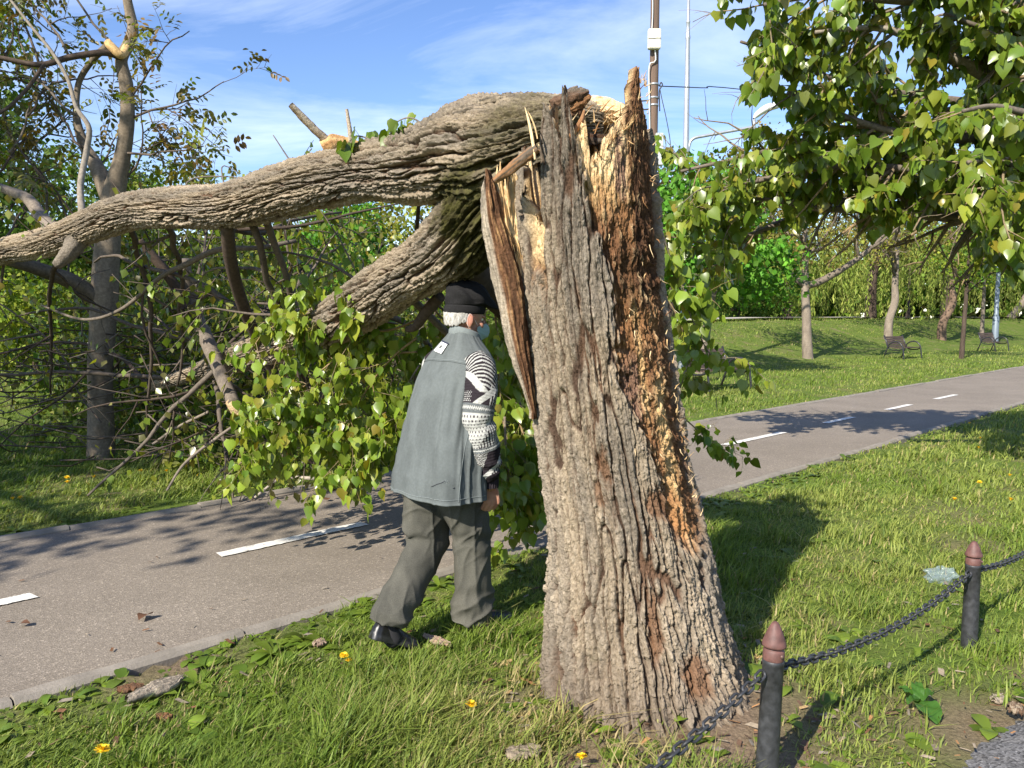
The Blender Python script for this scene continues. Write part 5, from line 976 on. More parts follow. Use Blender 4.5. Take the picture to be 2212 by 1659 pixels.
for i, (xy_, lab) in enumerate(bl):
    z0 = float(gz(*xy_)); H_ = (.52, .515, .49, .49)[i]
    if i == 0:
        r_ = empty('bollard', (xy_[0], xy_[1], z0), lab, 'bollard', 'bollards with chains at the lawn edge')
        V, q = lathe([(.0, -.15), (.037, -.15), (.036, .0), (.0345, .2), (.033, .392), (.0345, .394), (.0345, .404), (.032, .406), (0, .406)], 28); mesh('post', V + r_.location, [q], M_blk, r_)
        V, q = lathe([(.0, .404), (.0325, .404), (.0335, .408), (.0335, .432), (.030, .437), (.027, .4385), (.027, .442), (.0375, .445), (.038, .450), (.0355, .459), (.029, .476), (.021, .494), (.0125, .509), (.006, .515), (0, .516)], 28); mesh('cap', V + r_.location, [q], M_cap, r_)
        V, q = lathe([(0, 0), (.005, 0), (.006, .003), (.004, .006), (0, .007)], 10); Rm = Matrix.Rotation(R(90), 3, 'X'); V = V @ np.array(Rm).T
        mesh('screw', V + np.array(r_.location) + np.array((0.004, -.0345, .425)), [q], M_rust, r_)
        proto = r_
    else:
        r_ = proto.copy(); COL.objects.link(r_); r_.location = (xy_[0], xy_[1], z0); r_['label'] = lab
        for ch in proto.children: c = ch.copy(); COL.objects.link(c); c.parent = r_
        r_.rotation_euler = (0, tilt[i][0], .3 * i); r_.scale = (1, 1, 1.12 if i == 1 else 1)
    tops_b.append(np.array((xy_[0], xy_[1], z0 + (.372 if i != 1 else .42))))
def link_mesh():
    a = np.linspace(0, 2 * np.pi, 20, endpoint=False); P = np.stack([np.cos(a) * .0125 + 0, np.sin(a) * .0125, 0 * a], -1); P[:, 0] += np.sign(np.cos(a)) * .0105
    n = 8; V = []; c0 = P; T_ = nrm(np.roll(P, -1, 0) - np.roll(P, 1, 0)); N_ = np.array((0, 0, 1.)); Bn = np.cross(T_, N_)
    ph = np.linspace(0, 2 * np.pi, n, endpoint=False); V = c0[:, None] + .0046 * (np.cos(ph)[None, :, None] * N_ + np.sin(ph)[None, :, None] * Bn[:, None])
    i = np.arange(20)[:, None]; j = np.arange(n)[None]; i2 = (i + 1) % 20; j2 = (j + 1) % n
    q = np.stack([i * n + j, i * n + j2, i2 * n + j2, i2 * n + j], -1).reshape(-1, 4); return raw_mesh('link', V.reshape(-1, 3), [q])
LM = link_mesh(); LM.materials.append(M_blk)
def chain(a, b, sag, lab):
    a = a + nrm((b - a) * (1, 1, 0)) * .034; b = b - nrm((b - a) * (1, 1, 0)) * .034
    t = np.linspace(0, 1, 400)[:, None]; P = a + (b - a) * t; P[:, 2] -= (sag * 4 * t * (1 - t))[:, 0]
    L = np.concatenate(([0], np.cumsum(np.linalg.norm(np.diff(P, axis=0), axis=1)))); n = int(L[-1] / .0345)
    s_ = (np.arange(n) + .5) * L[-1] / n; C_ = np.stack([np.interp(s_, L, P[:, k]) for k in range(3)], -1); D_ = nrm(np.stack([np.interp(s_ + .01, L, P[:, k]) - np.interp(s_ - .01, L, P[:, k]) for k in range(3)], -1))
    root = empty('chain', tuple(C_[0]), lab, 'chain', 'chains slung between bollards')
    rg = random.Random(3)
    for i in range(n):
        o = bpy.data.objects.new('link', LM); COL.objects.link(o); o.parent = root
        x = Vector(D_[i]); up = Vector((0, 0, 1)); y = up.cross(x).normalized(); z = x.cross(y); M = Matrix((x, y, z)).transposed().to_4x4()
        o.matrix_local = Matrix.Translation(Vector(C_[i] - C_[0])) @ M @ Matrix.Rotation(R(45 if i % 2 else -45) + rg.uniform(-.2, .2), 4, 'X')
chain(tops_b[0], tops_b[1], .10, 'black chain in front of the stump foot, rising to the nearest bollard')
chain(tops_b[1], tops_b[2], .075, 'black chain sagging between the two bollards in view')
chain(tops_b[2], tops_b[3], .075, 'short visible length of black chain leaving the far bollard to the right edge')
# ---- benches
M_slat = mat('dark_bench_wood', (.085, .055, .042), .7, nscale=14, namt=.3, bump=.3, bscale=60, bdist=.003, stretch=(.15, 1, 1)); M_iron = mat('black_iron', (.022, .023, .025), .35)
def make_bench():
    r_ = empty('bench', (0, 0, 0)); W = 1.5
    for k in range(5):
        b = MB(); b.box((0, -.02 + k * .095 - .22, .43 + .008 * abs(k - 2)), (W, .08, .03)); b.build('seat_slat', M_slat, r_, False, False)
    for k in range(5):
        b = MB(); t = R(16); b.box((0, .25 + .055 + k * .028, .50 + k * .085), (W, .028, .072), np.array(Matrix.Rotation(-t, 3, 'X'))); b.build('backrest_slat', M_slat, r_, False, False)
    for sx in (-1, 1):
        x = sx * (W / 2 - .02); b = MB()
        b.tube(spline([(x, -.36, 0), (x, -.33, .25), (x, -.27, .52), (x, -.12, .66), (x, .08, .66), (x, .24, .56), (x, .26, .44)], 30), .026, 10); b.tube([(x, .46, -.02), (x, .34, .30), (x, .29, .45), (x, .33, .62), (x, .44, .92)], .026, 10)
        b.tube(spline([(x, -.30, .42), (x, -.15, .36), (x, .1, .36), (x, .28, .43)], 14), .022, 8); b.build('side_frame', M_iron, r_, True, False)
    return r_
bench = make_bench()
def place(o, px, py, Y, rz, lab, first=False, rootcopy=None):
    p = bgp(px, 0, Y)
    if first: r_ = o
    else:
        r_ = o.copy(); COL.objects.link(r_)
        for ch in o.children: c = ch.copy(); COL.objects.link(c); c.parent = r_
    r_.location = (p[0], p[1], p[2]); r_.rotation_euler = (0, 0, rz); r_['label'] = lab; r_['category'] = 'bench'; r_['group'] = 'park benches on the lawn'; return r_
place(bench, 1552, 0, 17.2, R(38), 'black park bench nearest the stump, half hidden by hanging poplar twigs', True)
place(bench, 1955, 0, 31.0, R(38), 'brown slatted park bench in front of the pale trunk, middle of the lawn')
place(bench, 2150, 0, 38.0, R(36), 'farthest park bench, in front of the bluish lamp post')
# ---- utility pole, lamp posts
M_pole = mat('weathered_pole_wood', (.15, .10, .072), .9, nscale=6, namt=.35, bump=.8, bscale=25, bdist=.02, stretch=(1, 1, .06)); M_galv = mat('galvanised_steel', (.42, .44, .46), .45, .55, nscale=8, namt=.12); M_ivory = mat('ivory_box_paint', (.72, .69, .56), .5); M_white = mat('white_lamp_plastic', (.82, .82, .80), .4); M_cable = mat('cable_black', (.03, .03, .032), .6); M_wcable = mat('cable_white', (.62, .60, .56), .5); M_dkgreen = mat('grey_cabinet', (.45, .48, .45), .5)
Yp = 17.0; bp = bgp(1418, 0, Yp); bp[0] = at(1413, 150, Yp)[0]
up = empty('utility_pole', tuple(bp), 'tall dark wooden utility pole behind the stump, carrying an ivory box and cables', 'utility pole')
def on(px, py, Y=Yp, d=0.0): return at(px, py, Y) + np.array((0, -d, 0))
zt = on(1414, -160)[2]; rp = 9.6 * KP * Yp
b = MB(); rough_limb(b, [rp * 1.08, rp * 1.04, rp, rp * .95], 20, np.array((.5, .5, .5)), 3, 50, .03, P=np.array([bp - (0, 0, .3), bp + (0, 0, 2), bp + (0, 0, 4), (bp[0], bp[1], zt)])); b.build('post', M_pole, up, True, False)
def bevbox(name, c, d, m, parent, bev=.01):
    me = bpy.data.meshes.new(name); bm = bmesh.new(); bmesh.ops.create_cube(bm, size=1)
    for v in bm.verts: v.co = Vector((v.co.x * d[0] + c[0], v.co.y * d[1] + c[1], v.co.z * d[2] + c[2]))
    bmesh.ops.bevel(bm, geom=bm.edges[:], offset=bev, segments=2, affect='EDGES'); bm.to_mesh(me); bm.free(); return put(name, me, m, parent)
c = on(1410, 91, Yp, rp + .07); jb = bevbox('junction_box', c, (.26, .13, .40), M_ivory, up, .015)
b = MB(); b.tube(spline([c + (-.135, -.068, .0), c + (-.05, -.07, -.008), c + (.05, -.07, .005), c + (.135, -.068, .0)], 12), .006, 5); b.build('wire_tie', M_cable, jb, True, False)
bevbox('meter_cabinet', on(1421, 326, Yp, rp + .04), (.16, .14, .66), M_dkgreen, up, .01)
b = MB(); b.tube(spline([on(1411, 108, Yp, rp + .06), on(1414, 125, Yp, rp + .03), on(1413, 138, Yp, rp + .03), on(1403, 140, Yp, rp + .03), on(1400, 160, Yp, rp), on(1401, 210, Yp, rp), on(1402, 300, Yp, rp), on(1402, 420, Yp, rp)], 40), .016, 6); b.build('conduit', M_wcable, up, True, False)
b = MB(); b.tube(spline([on(1407, -100, Yp, rp + .01), on(1408, 20, Yp, rp + .02), on(1406, 72, Yp, rp + .02)], 16), .012, 5); b.build('riser_cable', M_wcable, up, True, False)
for py in (183, 212, 228):
    V, q = lathe([(rp * 1.02, -.02), (rp * 1.06, -.02), (rp * 1.06, .02), (rp * 1.02, .02)], 20); p = on(1414, py); mesh('steel_band', V + np.array((bp[0], bp[1], p[2])), [q], M_galv, up)
for py in (216, 235): b = MB(); p = on(1400, py); b.tube([p + (.12, 0, 0), p + (-.14, 0, -.02)], .016, 6); b.build('bracket', M_cable, up, True, False)
wq = [on(1424, 186), at(1520, 190, 19), at(1640, 197, 22), at(2100, 250, 40)]; b = MB(); b.tube(spline(wq, 40), .012, 5); tag(b.build('overhead_wire', M_cable, None, True, False), 'thin overhead wire running right from the utility pole into the leaves', 'wire')
b = MB(); b.tube(spline([on(1425, 190), on(1430, 215), on(1440, 260), on(1448, 310), on(1446, 350), on(1440, 372)], 30), .009, 5); b.build('loose_cable', M_cable, up, True, False)
b = MB(); b.tube(spline([on(1424, 186), on(1428, 178), on(1431, 184), on(1427, 190), on(1424, 200), on(1425, 240)], 30), .014, 5); b.build('cable_hook', M_cable, up, True, False)
Yl = 24.0; lp = bgp(1483, 0, Yl); lp[0] = at(1482, 300, Yl)[0]
lam = empty('lamp_post', tuple(lp), 'tall galvanised lamp post with curved side arm, right of the utility pole', 'lamp post', 'lamp posts in the park')
z_ = lambda py: at(1482, py, Yl)[2]; rl = 5.6 * KP * Yl
V, q = lathe([(rl * 1.5, -.2), (rl * 1.45, 1.1), (rl * 1.15, 1.2), (rl * 1.1, z_(330) - lp[2]), (rl, z_(180) - lp[2]), (rl * .8, z_(86) - lp[2]), (rl * .95, z_(83) - lp[2]), (rl * .95, z_(78) - lp[2]), (rl * .75, z_(76) - lp[2]), (rl * .68, z_(50) - lp[2]), (rl * .8, z_(49) - lp[2]), (rl * .8, z_(46) - lp[2]), (rl * .6, z_(44) - lp[2]), (rl * .5, z_(-60) - lp[2]), (0, z_(-60) - lp[2])], 16); mesh('pole', V + lp, [q], M_galv, lam)
b = MB(); b.tube(spline([at(1485, 350, Yl), at(1488, 318, Yl), at(1497, 300, Yl), at(1530, 292, Yl), at(1629, 274, Yl)], 40), .045, 8); b.tube([at(1629, 285, Yl), at(1629, 258, Yl)], .05, 8); b.build('arm', M_galv, lam, True, False)
# lamp head: flattened drop shape on the arm's stub
Pq = spline([at(1628, 256, Yl), at(1640, 244, Yl), at(1662, 232, Yl), at(1692, 225, Yl)], 24); rr = np.interp(np.linspace(0, 1, 24), (0, .15, .5, .85, 1), (.05, .14, .19, .15, .02)); Tn, N, Bn = frames(Pq); a = np.linspace(0, 2 * np.pi, 18, endpoint=False)
V = Pq[:, None] + rr[:, None, None] * (np.cos(a)[None, :, None] * .62 * N[:, None] + np.sin(a)[None, :, None] * 1.0 * Bn[:, None]); mesh('lamp_head', V.reshape(-1, 3), [grid_q(24, 18)], M_white, lam)
Y2 = 48.0; l2 = bgp(2151, 0, Y2)
lam2 = empty('lamp_post', tuple(l2), 'bluish-grey lamp post behind the farthest bench, its top lost in the leaves', 'lamp post', 'lamp posts in the park')
V, q = lathe([(.19, -.2), (.18, 1.6), (.13, 1.7), (.12, 4), (.10, 7.5), (0, 7.6)], 14); mesh('pole', V + l2, [q], mat('bluish_grey_steel', (.17, .21, .25), .5, .2), lam2)
b = MB(); b.tube(spline([l2 + (0, 0, 7.2), l2 + (0, 0, 7.9), l2 + (.5, 0, 8.2), l2 + (1.4, 0, 8.3)], 20), .05, 8); b.build('arm', M_galv, lam2, True, False)
bevbox('lamp_head', l2 + (1.6, 0, 8.28), (.6, .26, .12), M_white, lam2, .04)
# ---- dandelions
M_stem = mat('flower_stem', (.17, .22, .05), .5); M_dand = mat('dandelion_yellow', (.86, .56, .010), .6)
def dandelion():
    r_ = empty('dandelion', (0, 0, 0)); b = MB(); b.tube([(0, 0, -.02), (.004, .002, .04), (0, 0, .085)], [.0022, .002, .0018], 6); b.build('stem', M_stem, r_, True, False)
    rg = np.random.RandomState(2); b = MB()
    for ring, (n, L, el) in enumerate(((20, .021, .25), (18, .018, .6), (14, .014, .95), (8, .010, 1.3))):
        for i in range(n):
            a = 6.283 * i / n + ring + rg.randn() * .1; e = el + rg.randn() * .1; d = np.array((math.cos(a) * math.cos(e), math.sin(a) * math.cos(e), math.sin(e))); s_ = np.array((-math.sin(a), math.cos(a), 0)) * .0026
            p = np.array((0, 0, .085)); b.add([p - s_ * .5, p + s_ * .5, p + d * L + s_, p + d * L - s_], [(0, 1, 2, 3)])
    V, q = lathe([(0, .078), (.006, .080), (.007, .086), (.003, .088), (0, .088)], 10); b.add(V, q); b.build('flower_head', M_dand, r_, False, False); return r_
dp = dandelion()
DL = [((740, 1413), 'dandelion between the kerb and the man\'s rear shoe', 1.0), ((1007, 1521), 'dandelion alone in the grass left of the stump foot', 1.1), ((207, 1622), 'dandelion near the lower left corner of the lawn', 1.25), ((1262, 1641), 'dandelion at the bottom edge just below the stump', 1.0), ((756, 1425), 'small faded dandelion beside the man\'s rear shoe', .7),
      ((2090, 913), 'dandelion beside the near kerb at the far end of the path', 1.1), ((2116, 946), 'upper dandelion of the close pair on the right lawn', 1.1), ((2113, 967), 'lower dandelion of the close pair on the right lawn', 1.2), ((2183, 1027), 'dandelion closest to the right edge of the lawn', 1.1), ((2117, 1040), 'dandelion in the right lawn below the close pair', 1.1), ((2058, 1078), 'leftmost dandelion of the right lawn', 1.2), ((2176, 1078), 'lowest dandelion of the right lawn, above the plastic bag', 1.2),
      ((301, 1017), 'dandelion just right of the walnut trunk foot', 1.2), ((364, 1017), 'dandelion under the broken hanging branch', 1.2), ((431, 1026), 'dandelion left of the hanging poplar leaves', 1.2), ((141, 1030), 'upper dandelion of the two left of the walnut trunk', 1.2), ((143, 1041), 'lower dandelion of the two left of the walnut trunk', 1.1), ((197, 1030), 'dandelion at the foot of the walnut trunk', 1.2), ((29, 1077), 'dandelion nearest the left edge beyond the path', 1.1), ((48, 1073), 'second dandelion from the left edge beyond the path', 1.1)]
for i, ((px, py), lab, k) in enumerate(DL):
    p = gr(px, py, .075 * k); 
    if i == 0: o = dp
    else:
        o = dp.copy(); COL.objects.link(o)
        for ch in dp.children: c = ch.copy(); COL.objects.link(c); c.parent = o
    o.location = (p[0], p[1], .075 * k - .085 * k); o.scale = (k, k, k); o.rotation_euler = (0.12 * math.sin(i * 3), .12 * math.cos(i * 5), i * 1.3); o['label'] = lab; o['category'] = 'dandelion'; o['group'] = 'dandelions in the grass'
    o.rotation_euler[0] += .18
# ---- crumpled plastic bag
rs = np.random.RandomState(8); nu, nv = 60, 40; u = np.linspace(0, 2 * np.pi, nu, endpoint=False)[:, None]; v = np.linspace(.04, np.pi - .04, nv)[None]
pb_ = gr(2030, 1262); k = 1 + .55 * fbm(np.cos(u) * np.sin(v) * 2.2, np.sin(u) * np.sin(v) * 2.2, np.cos(v) * 2.2, s=201, o=4) + .16 * np.abs(vn(np.cos(u) * np.sin(v) * 6, np.sin(u) * np.sin(v) * 6, np.cos(v) * 6, s=203))
V = .66 * np.stack([.125 * k * np.cos(u) * np.sin(v), .075 * k * np.sin(u) * np.sin(v), .07 * k * np.cos(v) + .055 + .02 * np.cos(u * 2)], -1)
m, t, p, out = new_mat('thin_plastic'); p.inputs['Base Color'].default_value = (.28, .36, .38, 1); p.inputs['Roughness'].default_value = .25; p.inputs['Alpha'].default_value = .36; p.inputs['Specular IOR Level'].default_value = .7
bagm = mesh('plastic_bag', V.reshape(-1, 3), [grid_q(nu, nv, False)], m); bagm.location = (pb_[0], pb_[1], .01); tag(bagm, 'crumpled see-through plastic bag lying in the grass by the far bollard', 'plastic bag')
# ---- bark pieces, wood chips, dry leaves
def bark_piece(px, py, L, W, rz, lab, c0, c1, seed, thick=.012, cat='bark piece', name='bark_piece', grp='bark pieces and wood chips fallen in the grass', lift=.012, pitch=.1):
    p = gr(px, py); nu, nv = 48, 22; u = np.linspace(-.5, .5, nu)[:, None]; v = np.linspace(-1, 1, nv)[None]
    w = W / 2 * (1 - (2 * np.abs(u)) ** 3 * .7) * (1 + .3 * vn(u * 9 + seed, v * 0, s=seed)); x = u * L + .03 * L * vn(v * 4, u * 3, s=seed + 1); y = v * w
    top = thick * (.6 + .6 * fbm(u * 6, v * 5, s=seed + 2, o=4)) + .12 * W * (1 - v ** 2); bot = top - thick
    V = np.concatenate([np.stack([x + 0 * v, y, top + 0 * x], -1), np.stack([x + 0 * v, y, bot + 0 * x], -1)[:, ::-1]], 1)
    c = lerp(np.array(c0), np.array(c1), ss(-.3, .3, fbm(u * 10, np.concatenate([v, v[:, ::-1]], 1) * 8, s=seed + 4, o=3)))
    o = mesh(name, V.reshape(-1, 3), [grid_q(nu, 2 * nv)], M_bark, None, True, c.reshape(-1, 3)); o.location = (p[0], p[1], lift + float(gz(p[0], p[1]))); o.rotation_euler = (pitch, .08, rz); tag(o, lab, cat, grp)
bark_piece(335, 1508, .26, .085, R(62), 'long grey slab of furrowed bark lying in the grass by the kerb', BARK_GREY, BARK_PALE, 301, .02, lift=.035)
bark_piece(282, 1494, .10, .05, R(30), 'rotten red-brown wood lump between kerb and bark slab', FUR_RED, W_BROWN, 302)
bark_piece(355, 1555, .06, .03, R(5), 'small reddish wood chip below the long bark slab', W_ORANGE * .8, FUR_RED, 303)
bark_piece(690, 1405, .075, .05, R(80), 'pinkish wood chip standing near the kerb left of the man', np.array((.38, .25, .18)), BARK_TAN, 304, lift=.03)
bark_piece(945, 1400, .16, .05, R(-30), 'brown bark strip in the man\'s shadow between his feet', BARK_TAN, np.array((.36, .24, .17)), 305, lift=.03)
bark_piece(1130, 1648, .13, .07, R(20), 'flat brown bark flake near the bottom edge left of the stump', BARK_TAN * .8, BARK_TAN, 306, lift=.03)
bark_piece(2155, 1515, .09, .045, R(40), 'tan wood chip on the bare soil below the far bollard', BARK_TAN, BARK_PALE, 307)
bark_piece(2190, 1560, .06, .05, R(10), 'brown lump of wood on the asphalt corner', BARK_TAN, FUR_RED, 308, .02, lift=.05)
bark_piece(1470, 1665, .16, .06, R(85), 'rotten dark red wood piece at the stump foot by the chain', FUR_RED, FUR_DARK, 309)
DRY = [(320, 1336, .085, 'larger curled dry brown leaf on the path, lower middle'), (45, 1356, .05, 'small dry brown leaf on the path near the left edge'), (1225 * .864, 1150, .05, 'curled dry leaf on the path behind the man'), (705, 1085, .06, 'dry brown leaf on the path near the far kerb')]
rs = np.random.RandomState(14); M_dry = leaf_mat('dry_leaf', .7, .15, tint=(1, .7, .4))
for (px, py, L, lab) in DRY:
    b = MB()
    v, q, t = TP_POP; vv = v * L; vv = vv + np.stack([0 * vv[:, 0], 0 * vv[:, 0], -.15 * np.abs(vv[:, 0]) + .5 * vv[:, 0] ** 2 / L + .08 * L * np.sin(vv[:, 1] / L * 3)], -1); b.add(vv, q, t, col=(.12, .055, .025)); p = gr(px, py)
    o = b.build('dry_leaf', M_dry); o.location = (p[0], p[1], .022); o.rotation_euler = (.15, .1, rs.uniform(0, 6)); tag(o, lab, 'dry leaf', 'dry leaves lying on the path')
# litter of twigs and chips, too many to count
b = MB()
for k in range(700):
    r = 1.9 * (5.5 / 1.9) ** rs.rand(); a = rs.uniform(-.65, .65); x, y = r * math.sin(a), r * math.cos(a); onp = PN0 < ns(x, y)[0] < PN1
    if onp and rs.rand() < .75: continue
    p = np.array((x, y, .018 if onp else float(gz(x, y)) + .015)); a = rs.uniform(0, 6.28); L = rs.uniform(.008, .035 if not onp else .02); d = np.array((math.cos(a), math.sin(a), .1)) * L; s_ = np.array((-math.sin(a), math.cos(a), .2)) * L * rs.uniform(.15, .5)
    b.add([p - d - s_, p + d - s_ * .6, p + d * .8 + s_, p - d * .7 + s_ * .8], [(0, 1, 2, 3)], col=[BARK_TAN, FUR_RED, BARK_GREY, W_BROWN, BARK_TAN * .7][rs.randint(5)])
for k in range(260):
    a = rs.uniform(2.2, 7.2); r = .44 + abs(rs.randn()) * .22; p = np.array((.58 + r * math.cos(a), 3.2 + r * math.sin(a), 0)); p[2] = float(gz(p[0], p[1])) + .012; a = rs.uniform(0, 6.28); L = rs.uniform(.006, .03); d = np.array((math.cos(a), math.sin(a), rs.uniform(-.1, .3))) * L; s_ = np.array((-math.sin(a), math.cos(a), .2)) * L * rs.uniform(.12, .5)
    b.add([p - d - s_, p + d - s_ * .6, p + d * .8 + s_, p - d * .7 + s_ * .8], [(0, 1, 2, 3)], col=[BARK_TAN, FUR_RED, BARK_GREY, W_ORANGE, W_STRAW * .7][rs.randint(5)])
for k in range(260):
    q = edge[rs.randint(60)] + np.array((rs.uniform(-.1, .5), rs.uniform(-.5, .05))); p = np.array((q[0], q[1], .05)); a = rs.uniform(0, 6.28); d = np.array((math.cos(a), math.sin(a), 0)) * rs.uniform(.003, .02); s_ = np.array((-d[1], d[0], 0)) * .25
    b.add([p - d - s_, p + d - s_, p + d + s_, p - d + s_], [(0, 1, 2, 3)], col=[W_ORANGE, BARK_TAN, W_BROWN][rs.randint(3)])
tag(b.build('wood_litter', M_twig, smooth=False), 'small bits of bark and twig scattered over grass and path', 'litter', kind='stuff')
# big dock leaf plant by the asphalt
b = MB(); rs = np.random.RandomState(19); base = gr(1985, 1540); UPV = np.array((0, 0, 1.))
for (a, L, W, el) in ((-1.5, .12, .40, .2), (.3, .10, .22, .8), (2.2, .11, .2, .7), (-2.6, .10, .2, .6), (1.3, .12, .2, .9)):
    d = np.array((math.cos(a) * math.cos(el), math.sin(a) * math.cos(el), math.sin(el))); side = nrm(np.cross(d, UPV)); t_ = np.linspace(0, 1, 12)[:, None]; cen = base + (0, 0, .05) + d * L * t_ + np.array((0, 0, -.45 * L)) * t_ ** 2; w_ = L * W * np.sin(np.pi * np.clip(t_ * .94 + .06, 0, 1)) ** .6; w_[-1] = .001
    V = np.concatenate([cen + side * w_ * k + np.array((0, 0, .22)) * w_ * k * k + np.array((0, 0, .006)) * np.sin(t_ * 14 + k * 3) for k in (-1, -.5, 0, .5, 1)], 1).reshape(-1, 3); b.add(V, grid_q(12, 5, False), col=(.06, .15, .02))
dock = b.build('dock_plant', M_leaf); tag(dock, 'weed with one large glossy round leaf beside the asphalt corner', 'plant')
# ------------------------------------------------------------------ THE MAN walking away past the stump
OM = np.array((-.352, 3.80, 0.)); FW = np.array((Q2, Q2, 0.)); RT = np.array((Q2, -Q2, 0.)); UP = np.array((0, 0, 1.))
def W(f, r, z): return OM + FW * f + RT * r + UP * z
def capsule(b, P, rad, n=14, flat=None):
    """closed limb through P with round ends"""
    P = np.asarray(P, float); rad = np.asarray(rad, float)
    d0, d1 = nrm(P[0] - P[1]), nrm(P[-1] - P[-2]); th = np.array((.999, .9, .7, .4))
    A = [P[0] + d0 * rad[0] * t for t in th]; ra = [rad[0] * math.sqrt(1 - t * t) for t in th]; Z = [P[-1] + d1 * rad[-1] * t for t in th[::-1]]; rz = [rad[-1] * math.sqrt(1 - t * t) for t in th[::-1]]
    V, q, t = tube(np.concatenate([A, P, Z]), np.concatenate([ra, rad, rz]), n); b.add(V, q, t)
def ellipsoid(b, c, axes, r, nu=22, nv=14):
    v = np.linspace(0, np.pi, nv + 1); P = []; A = np.array(axes, float)
    u = np.linspace(0, 2 * np.pi, nu, endpoint=False)[None]; vv = v[1:-1, None]
    L = np.stack([np.cos(u) * np.sin(vv) * r[0], np.sin(u) * np.sin(vv) * r[1], np.cos(vv) * r[2] + 0 * u], -1).reshape(-1, 3)
    L = np.concatenate([L, [(0, 0, r[2]), (0, 0, -r[2])]]); m = nv - 1; k = m * nu; j = np.arange(nu); j2 = (j + 1) % nu
    b.add(np.asarray(c) + L @ A, grid_q(m, nu)[:, ::-1], np.concatenate([np.stack([np.full(nu, k), j, j2], -1), np.stack([np.full(nu, k + 1), k - nu + j2, k - nu + j], -1)]))
def fused(b, name, vox, smooth_it=6, fac=.5):
    """one continuous skin over all the pieces in b"""
    me = raw_mesh(name, np.concatenate(b.V), [np.concatenate(f) for f in b.F.values()])
    o = bpy.data.objects.new('remesh_tmp', me); COL.objects.link(o); m = o.modifiers.new('r', 'REMESH'); m.mode = 'VOXEL'; m.voxel_size = vox; m.use_smooth_shade = True
    s_ = o.modifiers.new('s', 'SMOOTH'); s_.factor = fac; s_.iterations = smooth_it
    dg = bpy.context.evaluated_depsgraph_get(); out = bpy.data.meshes.new_from_object(o.evaluated_get(dg)); bpy.data.objects.remove(o); out.name = name; return out
def get_co(me):
    c = np.empty(len(me.vertices) * 3, np.float32); me.vertices.foreach_get('co', c); n = np.empty(len(me.vertices) * 3, np.float32); me.vertices.foreach_get('normal', n); return c.reshape(-1, 3).astype(float), n.reshape(-1, 3).astype(float)
def set_co(me, V): me.vertices.foreach_set('co', np.asarray(V, np.float32).ravel()); me.update()
def set_col(me, c):
    a = me.color_attributes.new('Col', 'FLOAT_COLOR', 'POINT'); q = np.ones((len(c), 4), np.float32); q[:, :3] = c; a.data.foreach_set('color', q.ravel())
HA = R(64); HF = np.array((math.sin(HA), math.cos(HA), 0)); HR = np.array((math.cos(HA), -math.sin(HA), 0))
tilt_h = R(8); HFt = HF * math.cos(tilt_h) - UP * math.sin(tilt_h); HU = UP * math.cos(tilt_h) + HF * math.sin(tilt_h)
HC = np.array((-.236, 3.925, 1.55))
def Hd(f, r, z): return HC + HFt * f + HR * r + HU * z
sh = [(0.10, .185, 1.325), (.045, .225, 1.09), (.125, .222, .765)]       # right shoulder, elbow, wrist (f, r, z)
shL = [(0.14, -.185, 1.325), (.17, -.235, 1.09), (.26, -.205, .83)]
b = MB()
for f_, z_, w_, d_ in ((0, .86, .16, .12), (.02, 1.0, .16, .115), (.06, 1.15, .17, .12), (.11, 1.28, .17, .11), (.13, 1.35, .11, .06)): ellipsoid(b, W(f_, 0, z_), (RT, FW, UP), (w_, d_, .13))
capsule(b, [W(.14, 0, 1.36), W(.165, 0, 1.43), Hd(-.01, 0, -.07)], [.066, .060, .058], 18)
ellipsoid(b, Hd(-.006, 0, .022), (HR, HFt, HU), (.077, .098, .094)); ellipsoid(b, Hd(.022, 0, -.045), (HR, HFt, HU), (.060, .074, .072)); ellipsoid(b, Hd(.066, 0, -.092), (HR, HFt, HU), (.026, .024, .022))
for s in (-1, 1):
    ellipsoid(b, Hd(-.004, s * .080, -.006), (nrm(HR * s * .9 - HFt * .45), nrm(HFt * .9 + HR * s * .45), HU), (.007, .019, .033)); ellipsoid(b, Hd(.0, s * .079, -.032), (HR, HFt, HU), (.006, .011, .012))
    ellipsoid(b, Hd(.083, s * .033, .024), (HR, HFt, HU), (.022, .012, .008)); ellipsoid(b, Hd(.07, s * .04, -.022), (HR, HFt, HU), (.02, .02, .018))
capsule(b, [Hd(.092, 0, .016), Hd(.108, 0, -.012), Hd(.112, 0, -.022)], [.008, .011, .013], 10); ellipsoid(b, Hd(.088, 0, -.060), (HR, HFt, HU), (.024, .012, .006)); ellipsoid(b, Hd(.087, 0, -.070), (HR, HFt, HU), (.022, .012, .006))
